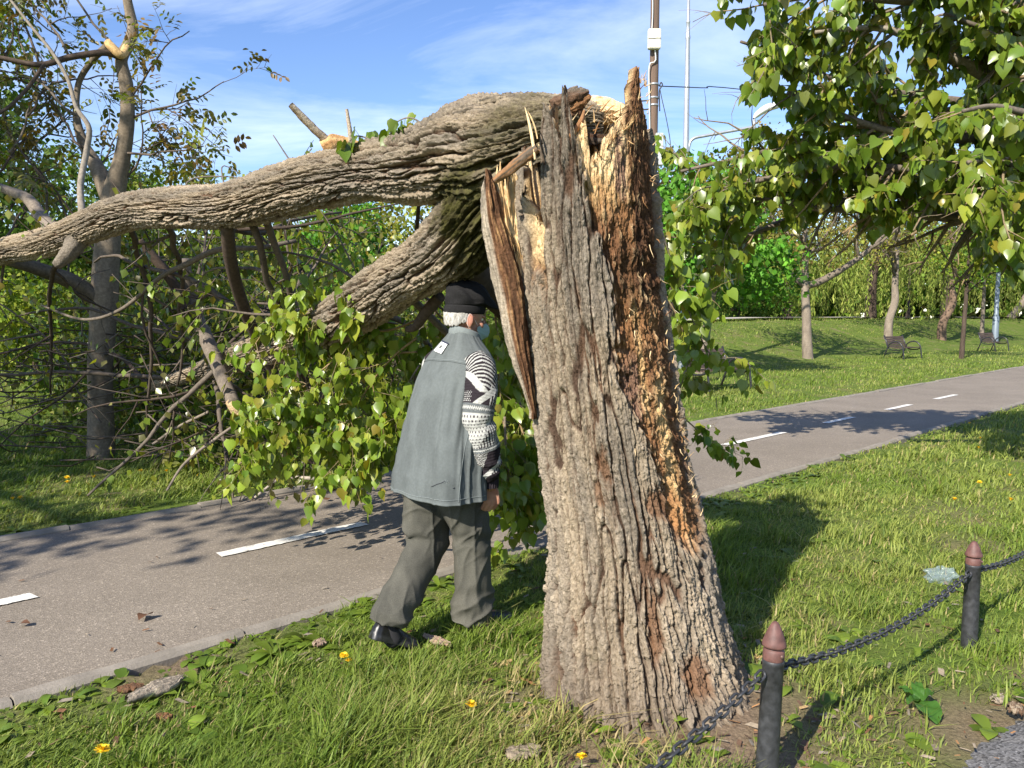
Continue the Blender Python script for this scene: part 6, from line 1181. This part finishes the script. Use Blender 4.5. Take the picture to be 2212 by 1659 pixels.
def hand(b, wr, dn, fwd, med):
    """wr wrist, dn along the hand, fwd thumb side, med palm side"""
    dn, fwd, med = nrm(dn), nrm(fwd), nrm(med)
    capsule(b, [wr - dn * .05, wr], [.029, .026], 12)
    ellipsoid(b, wr + dn * .045, (fwd, med, dn), (.040, .019, .054)); ellipsoid(b, wr + dn * .075, (fwd, med, dn), (.042, .017, .026)); ellipsoid(b, wr + dn * .03 + fwd * .018 + med * .010, (fwd, med, dn), (.020, .016, .032))
    for o_, L_, c_ in ((.032, .92, .95), (.0105, 1.02, 1.0), (-.0115, .96, 1.05), (-.0315, .80, 1.0)):
        p = wr + dn * (.092 if abs(o_) < .03 else .086) + fwd * o_; a = [R(38) * c_, R(108) * c_, R(165) * c_]; P = [p - dn * .02, p]
        for an, l in zip(a, (.043, .027, .021)): P.append(P[-1] + (dn * math.cos(an) + med * math.sin(an) - fwd * o_ * 1.2) * l * L_)
        capsule(b, P, [.0105, .0105, .0095, .0088, .0075], 10)
    p = wr + dn * .022 + fwd * .030 + med * .006; capsule(b, [p, p + dn * .036 + fwd * .014 + med * .014, p + dn * .062 + fwd * .010 + med * .026, p + dn * .080 - fwd * .004 + med * .034], [.015, .0125, .011, .009], 10)
wrR = W(*sh[2]); wrL = W(*shL[2])
capsule(b, [W(*sh[0]), W(*sh[1]), wrR], [.058, .043, .029], 14); capsule(b, [W(*shL[0]), W(*shL[1]), wrL], [.058, .043, .029], 14)
hand(b, wrR + (0, 0, -.012), -UP + FW * .15, FW * .9 + RT * .5, -RT * .8 - FW * .55); hand(b, wrL + (0, 0, -.012), -UP * .9 + FW * .4, FW + UP * .3, RT)
KR, AR, KL, AL = W(.14, .10, .48), W(.135, .095, .085), W(-.015, -.065, .475), W(-.365, .045, .125)
capsule(b, [W(.01, .085, .84), KR, AR], [.085, .055, .04], 14); capsule(b, [W(0, -.085, .84), KL, AL], [.085, .055, .034], 14)
ellipsoid(b, W(.20, .10, .045), (RT, FW, UP), (.036, .10, .035)); ellipsoid(b, W(-.30, .05, .068), (RT, nrm(FW * .9 - UP * .45), nrm(UP * .9 + FW * .45)), (.024, .06, .018))
me_b = fused(b, 'person', .0042, 4)
V, N = get_co(me_b); d_ear = np.minimum(np.linalg.norm(V - Hd(0, .085, 0), axis=1), 9)
cskin = lerp(np.array((.44, .235, .155)), np.array((.36, .16, .10)), ss(-.4, .4, fbm(V[:, 0] * 26, V[:, 1] * 26, V[:, 2] * 26, s=3, o=3)))
cskin = lerp(cskin, np.array((.42, .17, .115)), ss(.05, .02, d_ear) * .7)
lips = ss(.03, .012, np.linalg.norm((V - Hd(.095, 0, -.065)) * (1, 1, 2), axis=1)); cskin = lerp(cskin, np.array((.35, .13, .10)), lips)
V = V + N * (0.0012 * fbm(V[:, 0] * 90, V[:, 1] * 90, V[:, 2] * 60, s=9, o=3))[:, None]; set_co(me_b, V); set_col(me_b, cskin)
M_skin = mat('skin', None, .55, nscale=60, namt=.08, bump=.15, bscale=240, bdist=.002)
M_skin.node_tree.nodes['Principled BSDF'].inputs['Subsurface Weight'].default_value = .08; M_skin.node_tree.nodes['Principled BSDF'].inputs['Subsurface Radius'].default_value = (.01, .004, .002)
man = put('person', me_b, M_skin); me_b.transform(Matrix.Translation(-Vector(OM))); man.location = OM
tag(man, 'elderly man in black beret, grey vest, patterned sweater and dark trousers, walking past the stump', 'person')
M_eye = mat('eye_white', (.75, .72, .68), .2); M_iris = mat('dark_iris', (.03, .02, .015), .15)
for s in (-1, 1):
    b = MB(); ellipsoid(b, Hd(.076, s * .031, .010), (HR, HFt, HU), (.012, .011, .010), 14, 10); e_ = b.build('eye', M_eye, man, True, False)
    b = MB(); ellipsoid(b, Hd(.0858, s * .031, .010), (HR, HFt, HU), (.005, .003, .005), 12, 8); b.build('iris', M_iris, e_, True, False)
# ---- vest
VS = np.array([(.705, .0, .255, .185), (.80, .005, .252, .18), (.95, .03, .243, .172), (1.10, .068, .236, .165), (1.20, .095, .230, .155), (1.29, .118, .222, .138), (1.345, .132, .205, .118), (1.39, .143, .168, .100), (1.425, .152, .125, .088), (1.455, .160, .090, .077), (1.475, .165, .074, .070)])
def vest_pt(z, ph, off=0.0, fold=True):
    """ph: 0 = middle of the back, + towards the man's right"""
    z = np.asarray(z, float); ph = np.asarray(ph, float); z, ph = np.broadcast_arrays(z, ph)
    fo, w, d = (np.interp(z, VS[:, 0], VS[:, k]) for k in (1, 2, 3)); e = 2.4
    c, s = np.cos(ph), np.sin(ph); k = (np.abs(c) ** e + np.abs(s) ** e) ** (-1 / e)
    if fold:
        f1 = .015 * vn(ph * 2.6, z * 1.4, s=301) * ss(1.35, .9, z) + .012 * np.clip(1 - 2.2 * np.abs(vn(ph * 3.4 + z * .9, z * 1.1, s=304)), 0, 1) ** 2 * ss(1.36, 1.1, z) + .006 * np.sin(ph * 7 + 2 * z) * ss(1.1, .72, z) + .004 * fbm(ph * 5 + z * 3, z * 9, s=303, o=3)
        f1 = f1 - .028 * np.exp(-((ph - 1.02 - .25 * (1.2 - z)) / .10) ** 2) * ss(.85, 1.1, z) * ss(1.36, 1.2, z) - .016 * np.exp(-((ph - .72 - .2 * (1.2 - z)) / .09) ** 2) * ss(.95, 1.1, z) * ss(1.32, 1.2, z)
    else: f1 = 0
    rr_ = lambda h: h * k + f1 + off
    back = .012 * np.exp(-(ph / .8) ** 2) * ss(1.1, 1.3, z) * ss(1.46, 1.36, z)
    zz_ = z + .018 * np.cos(ph) * ss(1.3, 1.46, z)
    return OM + FW * (fo - (rr_(d) + back) * c)[..., None] + RT * (rr_(w) * s)[..., None] + UP * zz_[..., None]
nz, nph = 150, 200; z = np.linspace(VS[0, 0], VS[-1, 0], nz)[:, None]; ph = np.linspace(-np.pi, np.pi, nph, endpoint=False)[None]
zh = z - .012 * np.sin(ph * 1.0 + .4) * ss(.85, .705, z)
Vo = vest_pt(z, ph); Vo[..., 2] += (zh - z); Vi = vest_pt(z[:40], ph, -.006)[::-1]; Vi[..., 2] += (zh - z)[:40][::-1]
c0 = np.array((.108, .121, .120)); wear = fbm(ph * 4 + 0 * z, z * 9 + 0 * ph, s=305, o=4); Cv = lerp(c0 * .9, c0 * 1.12, ss(-.4, .4, wear)); Cv = lerp(Cv, c0 * 1.45, ss(.728, .708, z + 0 * ph) * .6)
M_cloth = mat('washed_cotton', None, .92, nscale=90, namt=.10, bump=.3, bscale=380, bdist=.002, spec=.1)
vest = mesh('vest', np.concatenate([Vi, Vo]).reshape(-1, 3), [grid_q(nz + 40, nph)], M_cloth, man, True, np.concatenate([Cv[:40][::-1] * .6, Cv]).reshape(-1, 3))
def on_vest(name, zs_, phs, r_, colr, parent=None, off=.001, m=M_cloth):
    t = np.linspace(0, 1, 60); P = vest_pt(np.interp(t, np.linspace(0, 1, len(zs_)), zs_), np.interp(t, np.linspace(0, 1, len(phs)), phs), off); b = MB(); b.tube(P, r_, 5, col=colr); return b.build(name, m, parent or vest)
SEAM = c0 * 1.75
on_vest('yoke_seam', (1.338, 1.352, 1.352, 1.335), (-1.15, -.4, .4, 1.1), .0016, SEAM); on_vest('yoke_seam', (1.331, 1.345, 1.345, 1.328), (-1.15, -.4, .4, 1.1), .0012, c0 * .6)
on_vest('hem_stitch', (.722, .720, .722), (-1.9, 0, 1.9), .0014, SEAM); on_vest('side_seam', (.71, .85, 1.02), (1.10, 1.12, 1.2), .0016, SEAM)
on_vest('mended_tear', (.775, .79, .80, .81), (.50, .62, .72, .80), .0013, np.array((.03, .03, .04))); [on_vest('mended_tear', zz2, pp2, .0009, c0 * 1.7) for zz2, pp2 in (((.80, .812), (.76, .86)), ((.818, .797), (.79, .84)), ((.803, .815, .806), (.87, .83, .78)))]; on_vest('mended_tear', (.775, .778), (.97, 1.0), .002, np.array((.02, .02, .03)))
# neckband (lighter collar)
u = np.linspace(-np.pi, np.pi, 90, endpoint=False)[None]; rows = []
for k, (dz, rr, q) in enumerate(((-.012, .078, 0), (.006, .0795, 0), (.022, .0770, 0), (.030, .0735, 0), (.026, .0695, 0), (.0, .068, 0))):
    rows.append(OM + FW * (.166 - rr * 1.0 * np.cos(u[0]))[:, None] + RT * (rr * 1.02 * np.sin(u[0]))[:, None] + UP * (1.462 + dz + .026 * np.cos(u[0]))[:, None])
mesh('collar', np.array(rows).reshape(-1, 3), [grid_q(6, 90)], M_cloth, man, True, np.tile(c0 * 1.7, (540, 1)))
# woven patch on the back: white square, dark round emblem
def patch_pts(u0, u1, v0, v1, n, off):
    u = np.linspace(u0, u1, n)[None]; v = np.linspace(v0, v1, n)[:, None]; cu, su = math.cos(-.22), math.sin(-.22)
    return vest_pt(1.402 + (u * su + v * cu), -.20 + (u * cu - v * su) / .115, off, False)
pp = mesh('label_patch', patch_pts(-.027, .027, -.021, .021, 10, .007).reshape(-1, 3), [grid_q(10, 10, False)], mat('white_woven_label', (.70, .70, .68), .8), vest); mesh('label_edge', patch_pts(-.030, .030, .019, .025, 8, .008).reshape(-1, 3), [grid_q(8, 8, False)], mat('navy_thread', (.02, .025, .05), .8), pp)
b = MB()
for a0, a1 in ((2.2, 5.4), (-.6, 1.6)):
    a = np.linspace(a0, a1, 20); b.tube(vest_pt(1.402 + .0135 * np.sin(a), -.20 + .0135 * np.cos(a) / .115, .0085, False), .0011, 5)
for (p0, p1, r3) in (((-.005, -.001), (.004, .001), .0034), ((.003, .001), (.006, .006), .0022), ((-.002, .002), (-.001, .008), .0022), ((-.005, -.002), (-.006, -.007), .0012), ((.003, -.002), (.005, -.006), .0012)):
    t = np.linspace(0, 1, 5); b.tube(vest_pt(1.402 + p0[1] + (p1[1] - p0[1]) * t, -.20 + (p0[0] + (p1[0] - p0[0]) * t) / .115, .0085, False), r3, 8)
b.build('emblem', mat('grey_thread', (.06, .065, .07), .8), pp, True, False)
# ---- patterned sweater sleeves
def sleeve(J, mirror):
    P0 = [W(*J[0]) + UP * .035 - RT * (.05 if not mirror else -.05), W(*J[0]) - UP * .02, (W(*J[0]) + W(*J[1])) / 2 + RT * (.012 if not mirror else -.012), W(*J[1]), (W(*J[1]) * .55 + W(*J[2]) * .45), W(*J[1]) * .18 + W(*J[2]) * .82, W(*J[2]) + UP * .025, W(*J[2]) - UP * .02]
    m, n = 260, 160; P, rad = spline(P0, m, [.060, .080, .080, .074, .078, .064, .042, .040]); t = np.linspace(0, 1, m)[:, None]; Tn, N_, B_ = frames(P)
    a = np.linspace(0, 2 * np.pi, n, endpoint=False)[None]; dirs = np.cos(a)[..., None] * N_[:, None] + np.sin(a)[..., None] * B_[:, None]
    ex, ey = dirs @ np.array((1., 0, 0)), -(dirs @ np.array((0, 1., 0))); phi = np.arctan2(ex, ey); X = phi / 1.45
    wr = .006 * np.sin(t * 46 + 1.2 * np.sin(phi)) * np.exp(-((t - .52) / .1) ** 2) + .005 * fbm(phi * 2 + t * 6, t * 10, s=311, o=3) + .006 * np.sin(t * 60 - phi * 2) * ss(.74, .80, t) * ss(.92, .86, t)
    cuff = ss(.895, .91, t); wr = wr * (1 - cuff) + cuff * .0022 * np.sign(np.sin(phi * 22)); knit = .0007 * np.sin(t * 330) * (1 - cuff)
    V = P[:, None] + dirs * (rad[:, None] + wr + knit)[..., None]
    BLK, WHT, GRY = np.array((.028, .023, .027)), np.array((.42, .42, .395)), np.array((.11, .12, .122))
    s_ = lambda c, x: np.where(c[..., None], x, Cc)
    Cc = np.tile(BLK, (m, n, 1)); T = t + 0 * X; sk = .07 * np.cos(X * 1.5)
    st = np.mod((T + sk) / .026, 1) < .42; Cc = s_((T < .27) & st & (X > -.75 + (T - .06) * 2.6) & (X < 1.6 - T * 2.2), WHT)
    dg_ = X - (-.95 + (T - .12) * 6.5); Cc = s_((T > .10) & (T < .30) & (np.abs(dg_) < .22), WHT)
    dots = (np.mod(X * 9 + np.floor(T / .0145) * .5, 1) < .45) & (np.mod(T / .0145, 1) < .5); Cc = s_((T > .29) & (T < .375) & (X < -.35) & dots, WHT)
    Cc = s_((T > .26) & (T < .375) & (np.abs(X - (.75 - (T - .26) * 7)) < .18), WHT); Cc = s_((T > .25) & (T < .375) & (X > .45) & (np.mod(X * 8, 1) < .45), WHT)
    band = ((T > .375) & (T < .425)) | ((T > .645) & (T < .69)); Cc = s_(band, GRY); zig = np.abs(np.mod(X * 11, 1) - .5) * 2; tb1 = np.where(T < .5, (T - .375) / .05, (T - .645) / .045); Cc = s_(band & (np.abs(tb1 - .35 - .3 * zig) < .13), WHT)
    wz = (T > .425) & (T < .645); Cc = s_(wz, WHT); pd = (np.mod(X * 6.5 + np.floor(T / .022) * .5, 1) < .38) & (np.mod(T / .022, 1) < .42); Cc = s_(wz & pd & (X < .55 + (.5 - T) * 2), BLK * 2)
    Cc = s_(wz & (X > .9 - (T - .46) * 6.0) & (np.mod(X * 7.5, 1) < .42), BLK); Cc = s_(wz & (T < .50) & (X > .75) & (np.mod(X * 14 + np.floor(T / .008) * .5, 1) < .5), BLK)
    ht = ((np.mod(X * 12, 1) < .5) == (np.mod(T / .014 + X * 2, 1) < .5)); lo = (T > .69) & (T < .885); Cc = s_(lo & (X < .25 - (T - .69) * 3.5) & ht, WHT)
    dg2 = X - (1.05 - (T - .75) * 11); Cc = s_(lo & (T > .74) & (dg2 > -.12) & (dg2 < .30), WHT); Cc = s_(lo & (T > .765) & (T < .86) & (dg2 > .25) & (np.mod(X * 6, 1) < .38), WHT)
    Cc = np.where((cuff > .5)[..., None] & np.ones((m, n, 1), bool), BLK * 1.3, Cc)
    end = P[-1] + (P[-1] - P[-2]) * .0
    Vi_ = P[-20:][::-1][:, None] + dirs[-20:][::-1] * (rad[-20:][::-1, None, None] - .006); Ci = np.tile(BLK, (20, n, 1))
    return mesh('sweater_sleeve', np.concatenate([V, Vi_]).reshape(-1, 3), [grid_q(m + 20, n)], M_knit, man, True, np.concatenate([Cc, Ci]).reshape(-1, 3))
M_knit = mat('knitted_wool', None, .95, nscale=200, namt=.18, bump=.5, bscale=300, bdist=.003, spec=.05)
sleeve(sh, False); sleeve(shL, True)
# ---- trousers
b = MB()
for z_, w_, d_, f_ in ((.90, .165, .13, 0), (.82, .185, .145, -.01), (.76, .18, .14, -.005)): ellipsoid(b, W(f_, 0, z_), (RT, FW, UP), (w_, d_, .11))
def leg(b, P, rad): P, rad = spline(np.array(P), 24, rad); capsule(b, P[:-1], rad[:-1], 22)
def legs_open(b, P, rad, wide=1.12):
    P, rad = spline(np.array(P), 40, rad); Tn, N_, B_ = frames(P); a = np.linspace(0, 2 * np.pi, 40, endpoint=False); fa = np.array([FW - t * (FW @ t) for t in Tn]); fa = nrm(fa); ra = np.cross(Tn, fa)
    V = P[:, None] + rad[:, None, None] * (wide * np.cos(a)[None, :, None] * fa[:, None] * (1 + .10 * np.maximum(np.cos(a), 0)[None, :, None] ** 8) + .92 * np.sin(a)[None, :, None] * ra[:, None]); V = np.concatenate([V.reshape(-1, 3), P[:1], P[-1:] + (P[-2:-1] - P[-1:]) * .3])
    m = 40; n = 40; j = np.arange(n); j2 = (j + 1) % n; k = m * n
    b.add(V, grid_q(m, n), np.concatenate([np.stack([np.full(n, k), j2, j], -1), np.stack([np.full(n, k + 1), k - n + j, k - n + j2], -1)]))
legs_open(b, [W(.0, .082, .86), W(.03, .09, .74), KR + FW * -.045 + UP * .1, KR + FW * -.025, KR * .5 + AR * .5 - FW * .01, AR + UP * .06, W(.115, .095, .045)], [.115, .118, .104, .098, .097, .098, .104])
legs_open(b, [W(.0, -.082, .86), W(-.01, -.088, .74), KL + UP * .08 - FW * .02, KL + FW * .0, KL * .55 + AL * .45 - FW * .0, AL + UP * .10 + FW * .045, AL + UP * .035 + FW * .012], [.115, .116, .102, .094, .088, .085, .090])
me_t = fused(b, 'trousers', .006, 3); V, N = get_co(me_t)
loc = V - OM; fz = loc @ FW; rz = loc @ RT; zz_ = V[:, 2]
wr = .010 * fbm(rz * 7 + fz * 4, fz * 9, zz_ * 5, s=321, o=3) + .008 * np.sin(zz_ * 46 + 3.5 * fz * 6 + 2 * vn(rz * 8, fz * 8, zz_ * 5, s=323)) * (np.exp(-((zz_ - .50) / .07) ** 2) * .7 + np.exp(-((zz_ - .16) / .08) ** 2) + .4 * np.exp(-((zz_ - .68) / .05) ** 2))
rdg = lambda q, p: np.clip(1 - np.abs(q) * 2.2, 0, 1) ** p
lat = (V - OM) @ np.array((1., 0, 0)); isR = ss(-.06, .02, rz + .02)
m_k = np.exp(-((zz_ - .50) / .10) ** 2) * (1 - .5 * isR) + 1.1 * np.exp(-((zz_ - .13) / .08) ** 2) + .8 * np.exp(-((zz_ - .70) / .07) ** 2)
wr = wr + .017 * rdg(vn(lat * 5 + zz_ * 6, zz_ * 13 - lat * 9, rz * 2, s=341), 2.2) * m_k + .010 * rdg(vn(lat * 9, zz_ * 1.3 + fz * 2, rz * 6, s=343), 3) + .007 * rdg(vn(lat * 13 + 3, zz_ * 5 - lat * 6, fz * 5, s=345), 3) - .008
V = V + N * wr[:, None]; set_co(me_t, V); ct = lerp(np.array((.072, .070, .058)), np.array((.102, .098, .080)), ss(-.4, .4, fbm(V[:, 0] * 12, V[:, 1] * 12, V[:, 2] * 4, s=325, o=3))); set_col(me_t, ct)
M_trou = mat('tweed_wool', None, .9, nscale=420, namt=.45, bump=.35, bscale=420, bdist=.002, spec=.12)
trousers = put('trousers', me_t, M_trou, man)
# ---- socks
M_sock = mat('dark_sock', (.018, .018, .02), .95, nscale=200, namt=.2)
for a_, k_, ft in ((AR, KR, W(.17, .10, .05)), (AL, KL, W(-.33, .05, .085))):
    b = MB(); d_ = nrm(k_ - a_); capsule(b, [a_ + d_ * .14, a_ + d_ * .02, ft], [.051, .0475, .046], 18); b.build('sock', M_sock, man, True, False)
# ---- shoes
M_shoe = mat('black_leather', None, .38, nscale=25, namt=.3, bump=.25, bscale=70, bdist=.002)
def shoe(heel, d, up, L=.285):
    d, up = nrm(d), nrm(up); s_ = np.cross(d, up); m, n = 70, 48; t = np.linspace(0, 1, m)[:, None]; a = np.linspace(0, 2 * np.pi, n, endpoint=False)[None]
    w = np.interp(t, (0, .03, .1, .3, .5, .68, .85, .95, .99, 1), (.012, .026, .033, .033, .037, .046, .043, .030, .016, .004)); h = np.interp(t, (0, .04, .12, .28, .42, .6, .8, .93, 1), (.045, .075, .088, .090, .074, .058, .046, .036, .016))
    e = .62; ca, sa = np.sign(np.cos(a)) * np.abs(np.cos(a)) ** e, np.sin(a); y = w * ca; z = np.where(sa > 0, h * np.abs(sa) ** .8, -.004 * np.abs(sa) ** .5) + 0 * t
    sole = z < .020; y = np.where(sole, y * 1.06 + np.sign(y) * .0015, y); z = np.where((z >= .020) & (z < .026), .026, z) + .0015 * vn(t * 30, a * 5, s=5)
    V = heel + d * (t * L)[..., None] + s_ * y[..., None] + up * z[..., None]; c = np.where(sole[..., None], np.array((.030, .030, .031)), np.array((.012, .012, .013)))
    V = np.concatenate([V.reshape(-1, 3), [heel + up * .03], [heel + d * L * 1.002 + up * .008]]); k = m * n; j = np.arange(n); j2 = (j + 1) % n
    o = mesh('shoe', V, [grid_q(m, n), np.concatenate([np.stack([np.full(n, k), j2, j], -1), np.stack([np.full(n, k + 1), k - n + j, k - n + j2], -1)])], M_shoe, man, True, np.concatenate([c.reshape(-1, 3), [(.02, .02, .02)], [(.02, .02, .02)]])); return o
shoe(W(.085, .095, .012), FW + RT * .08 - UP * .0, UP)
shoe(W(-.45, .045, .118), FW * .90 + RT * .05 - UP * .42, UP * .9 + FW * .42, .29)
# ---- hair, beret, mask
def head_shell(az0, az1, z0f, z1f, off, n=60, m=16, thick=.004, seed=0, nz_=.0):
    a = np.linspace(az0, az1, n)[None]; v = np.linspace(0, 1, m)[:, None]; z = z0f(a) + (z1f(a) - z0f(a)) * v
    ry, rx = .098, .077; rr = np.where(z > .022, np.sqrt(np.clip(1 - ((z - .022) / .094) ** 2, .05, 1)), np.sqrt(np.clip(1 - ((z - .022) / .13) ** 2, .05, 1)))
    o = off * np.sin(np.pi * (.08 + .84 * v)) ** .4 + nz_ * fbm(a * 9, z * 40, s=seed, o=4)
    P = HC + HFt * (-.006 + (ry * rr + o) * np.cos(a))[..., None] + HR * ((rx * rr + o) * np.sin(a))[..., None] + HU * (z + 0 * a)[..., None]; return P
zl = lambda a: -.042 + .024 * ss(2.3, 1.75, np.abs(np.mod(a + np.pi, 2 * np.pi) - np.pi)); zu = lambda a: .034 + 0 * a
zl0 = zl; zl = lambda a: zl0(a) + .006 * vn(a * 14, a * 0, s=19) + .003 * vn(a * 45, a * 0, s=20)
Ph = head_shell(R(98), R(262), zl, zu, .006, 140, 40, seed=7, nz_=.003); Pi = head_shell(R(98), R(262), zl, zu, -.004, 140, 40)
hc = lerp(np.array((.30, .285, .25)), np.array((.50, .48, .45)), ss(-.35, .35, fbm(np.linspace(98, 262, 140)[None] * .35, np.linspace(0, 1, 40)[:, None] * 5, s=9, o=4)))
mesh('hair', np.concatenate([Ph, Pi[::-1]]).reshape(-1, 3), [grid_q(80, 140, False)], mat('white_hair', None, .7, nscale=300, namt=.25, bump=.6, bscale=300, bdist=.003), man, True, np.concatenate([hc, hc]).reshape(-1, 3))
prof = [(-.004, .98, 0), (0, 1.03, 0), (.012, 1.06, 0), (.030, 1.06, .002), (.036, 1.02, .004), (.040, 1.10, .010), (.052, 1.20, .018), (.070, 1.27, .022), (.092, 1.22, .014), (.114, 1.06, .0), (.132, .82, -.008), (.144, .52, -.014), (.149, .22, -.016), (.150, .02, -.016)]
pr = np.array(prof); s0 = np.linspace(0, len(pr) - 1, 80); pr = np.stack([np.interp(s0, np.arange(len(pr)), pr[:, k]) for k in range(3)], -1); a = np.linspace(0, 2 * np.pi, 140, endpoint=False)[None]
h_ = pr[:, 0:1]; k_ = pr[:, 1:2]; fo = pr[:, 2:3]; up_ = ss(.036, .07, h_)
wr = up_ * (.015 * vn(np.cos(a) * 1.6, np.sin(a) * 1.6, h_ * 14, s=331) + .0065 * np.sin(5 * np.cos(a) * 1.8 + h_ * 60 + 2) * ss(.13, .06, h_) + .006 * np.sin(a * 6 + h_ * 40) * np.exp(-((h_ - .05) / .02) ** 2))
front = 1 + .22 * up_ * np.maximum(np.cos(a), 0) ** 2 * ss(.125, .07, h_); drop = -.034 * up_ * np.maximum(np.cos(a), 0) ** 1.5 * ss(.12, .05, h_)
Pb = HC + HFt * (-.006 + fo + (.100 * k_ * front + wr) * np.cos(a))[..., None] + HR * ((.082 * k_ + wr) * np.sin(a))[..., None] + HU * (.030 + h_ * 1.05 + drop + .010 * np.cos(a) * (1 - up_) + wr * .6)[..., None]
mesh('beret', Pb.reshape(-1, 3), [grid_q(80, 140)], mat('black_felt', (.020, .0195, .020), .95, nscale=200, namt=.3, bump=.4, bscale=260, bdist=.002, spec=.08), man, True)
zl2 = lambda a: -.104 + .045 * np.abs(a) ** 1.6; zu2 = lambda a: -.004 - .024 * np.abs(a) ** 1.5
def mask_pts(off):
    a = np.linspace(-1.12, 1.12, 50)[None]; v = np.linspace(0, 1, 26)[:, None]; z = zl2(a) + (zu2(a) - zl2(a)) * v; nose = .030 * np.exp(-(a / .45) ** 2) * ss(0, .4, v) * ss(1.15, .7, v) + .010 * np.exp(-(a / .6) ** 2); ple = .0015 * np.sin(v * 24)
    rr = .094 - .014 * ss(-.05, -.10, z); return HC + HFt * (.004 + (rr + off + nose + ple) * np.cos(a))[..., None] + HR * ((.070 + off + .002) * np.sin(a))[..., None] + HU * (z + 0 * a)[..., None]
mk = mesh('face_mask', np.concatenate([mask_pts(.004), mask_pts(.002)[::-1]]).reshape(-1, 3), [grid_q(52, 50, False)], mat('mask_fabric', (.30, .43, .43), .85), man, True)
for s in (-1, 1):
    b = MB(); b.tube(spline([Hd(.048, s * .068, -.028), Hd(.02, s * .081, -.0), Hd(-.01, s * .088, .026), Hd(-.022, s * .086, .0), Hd(-.008, s * .084, -.04), Hd(.045, s * .066, -.075)], 30), .0007, 5); b.build('ear_loop', M_white, mk, True, False)
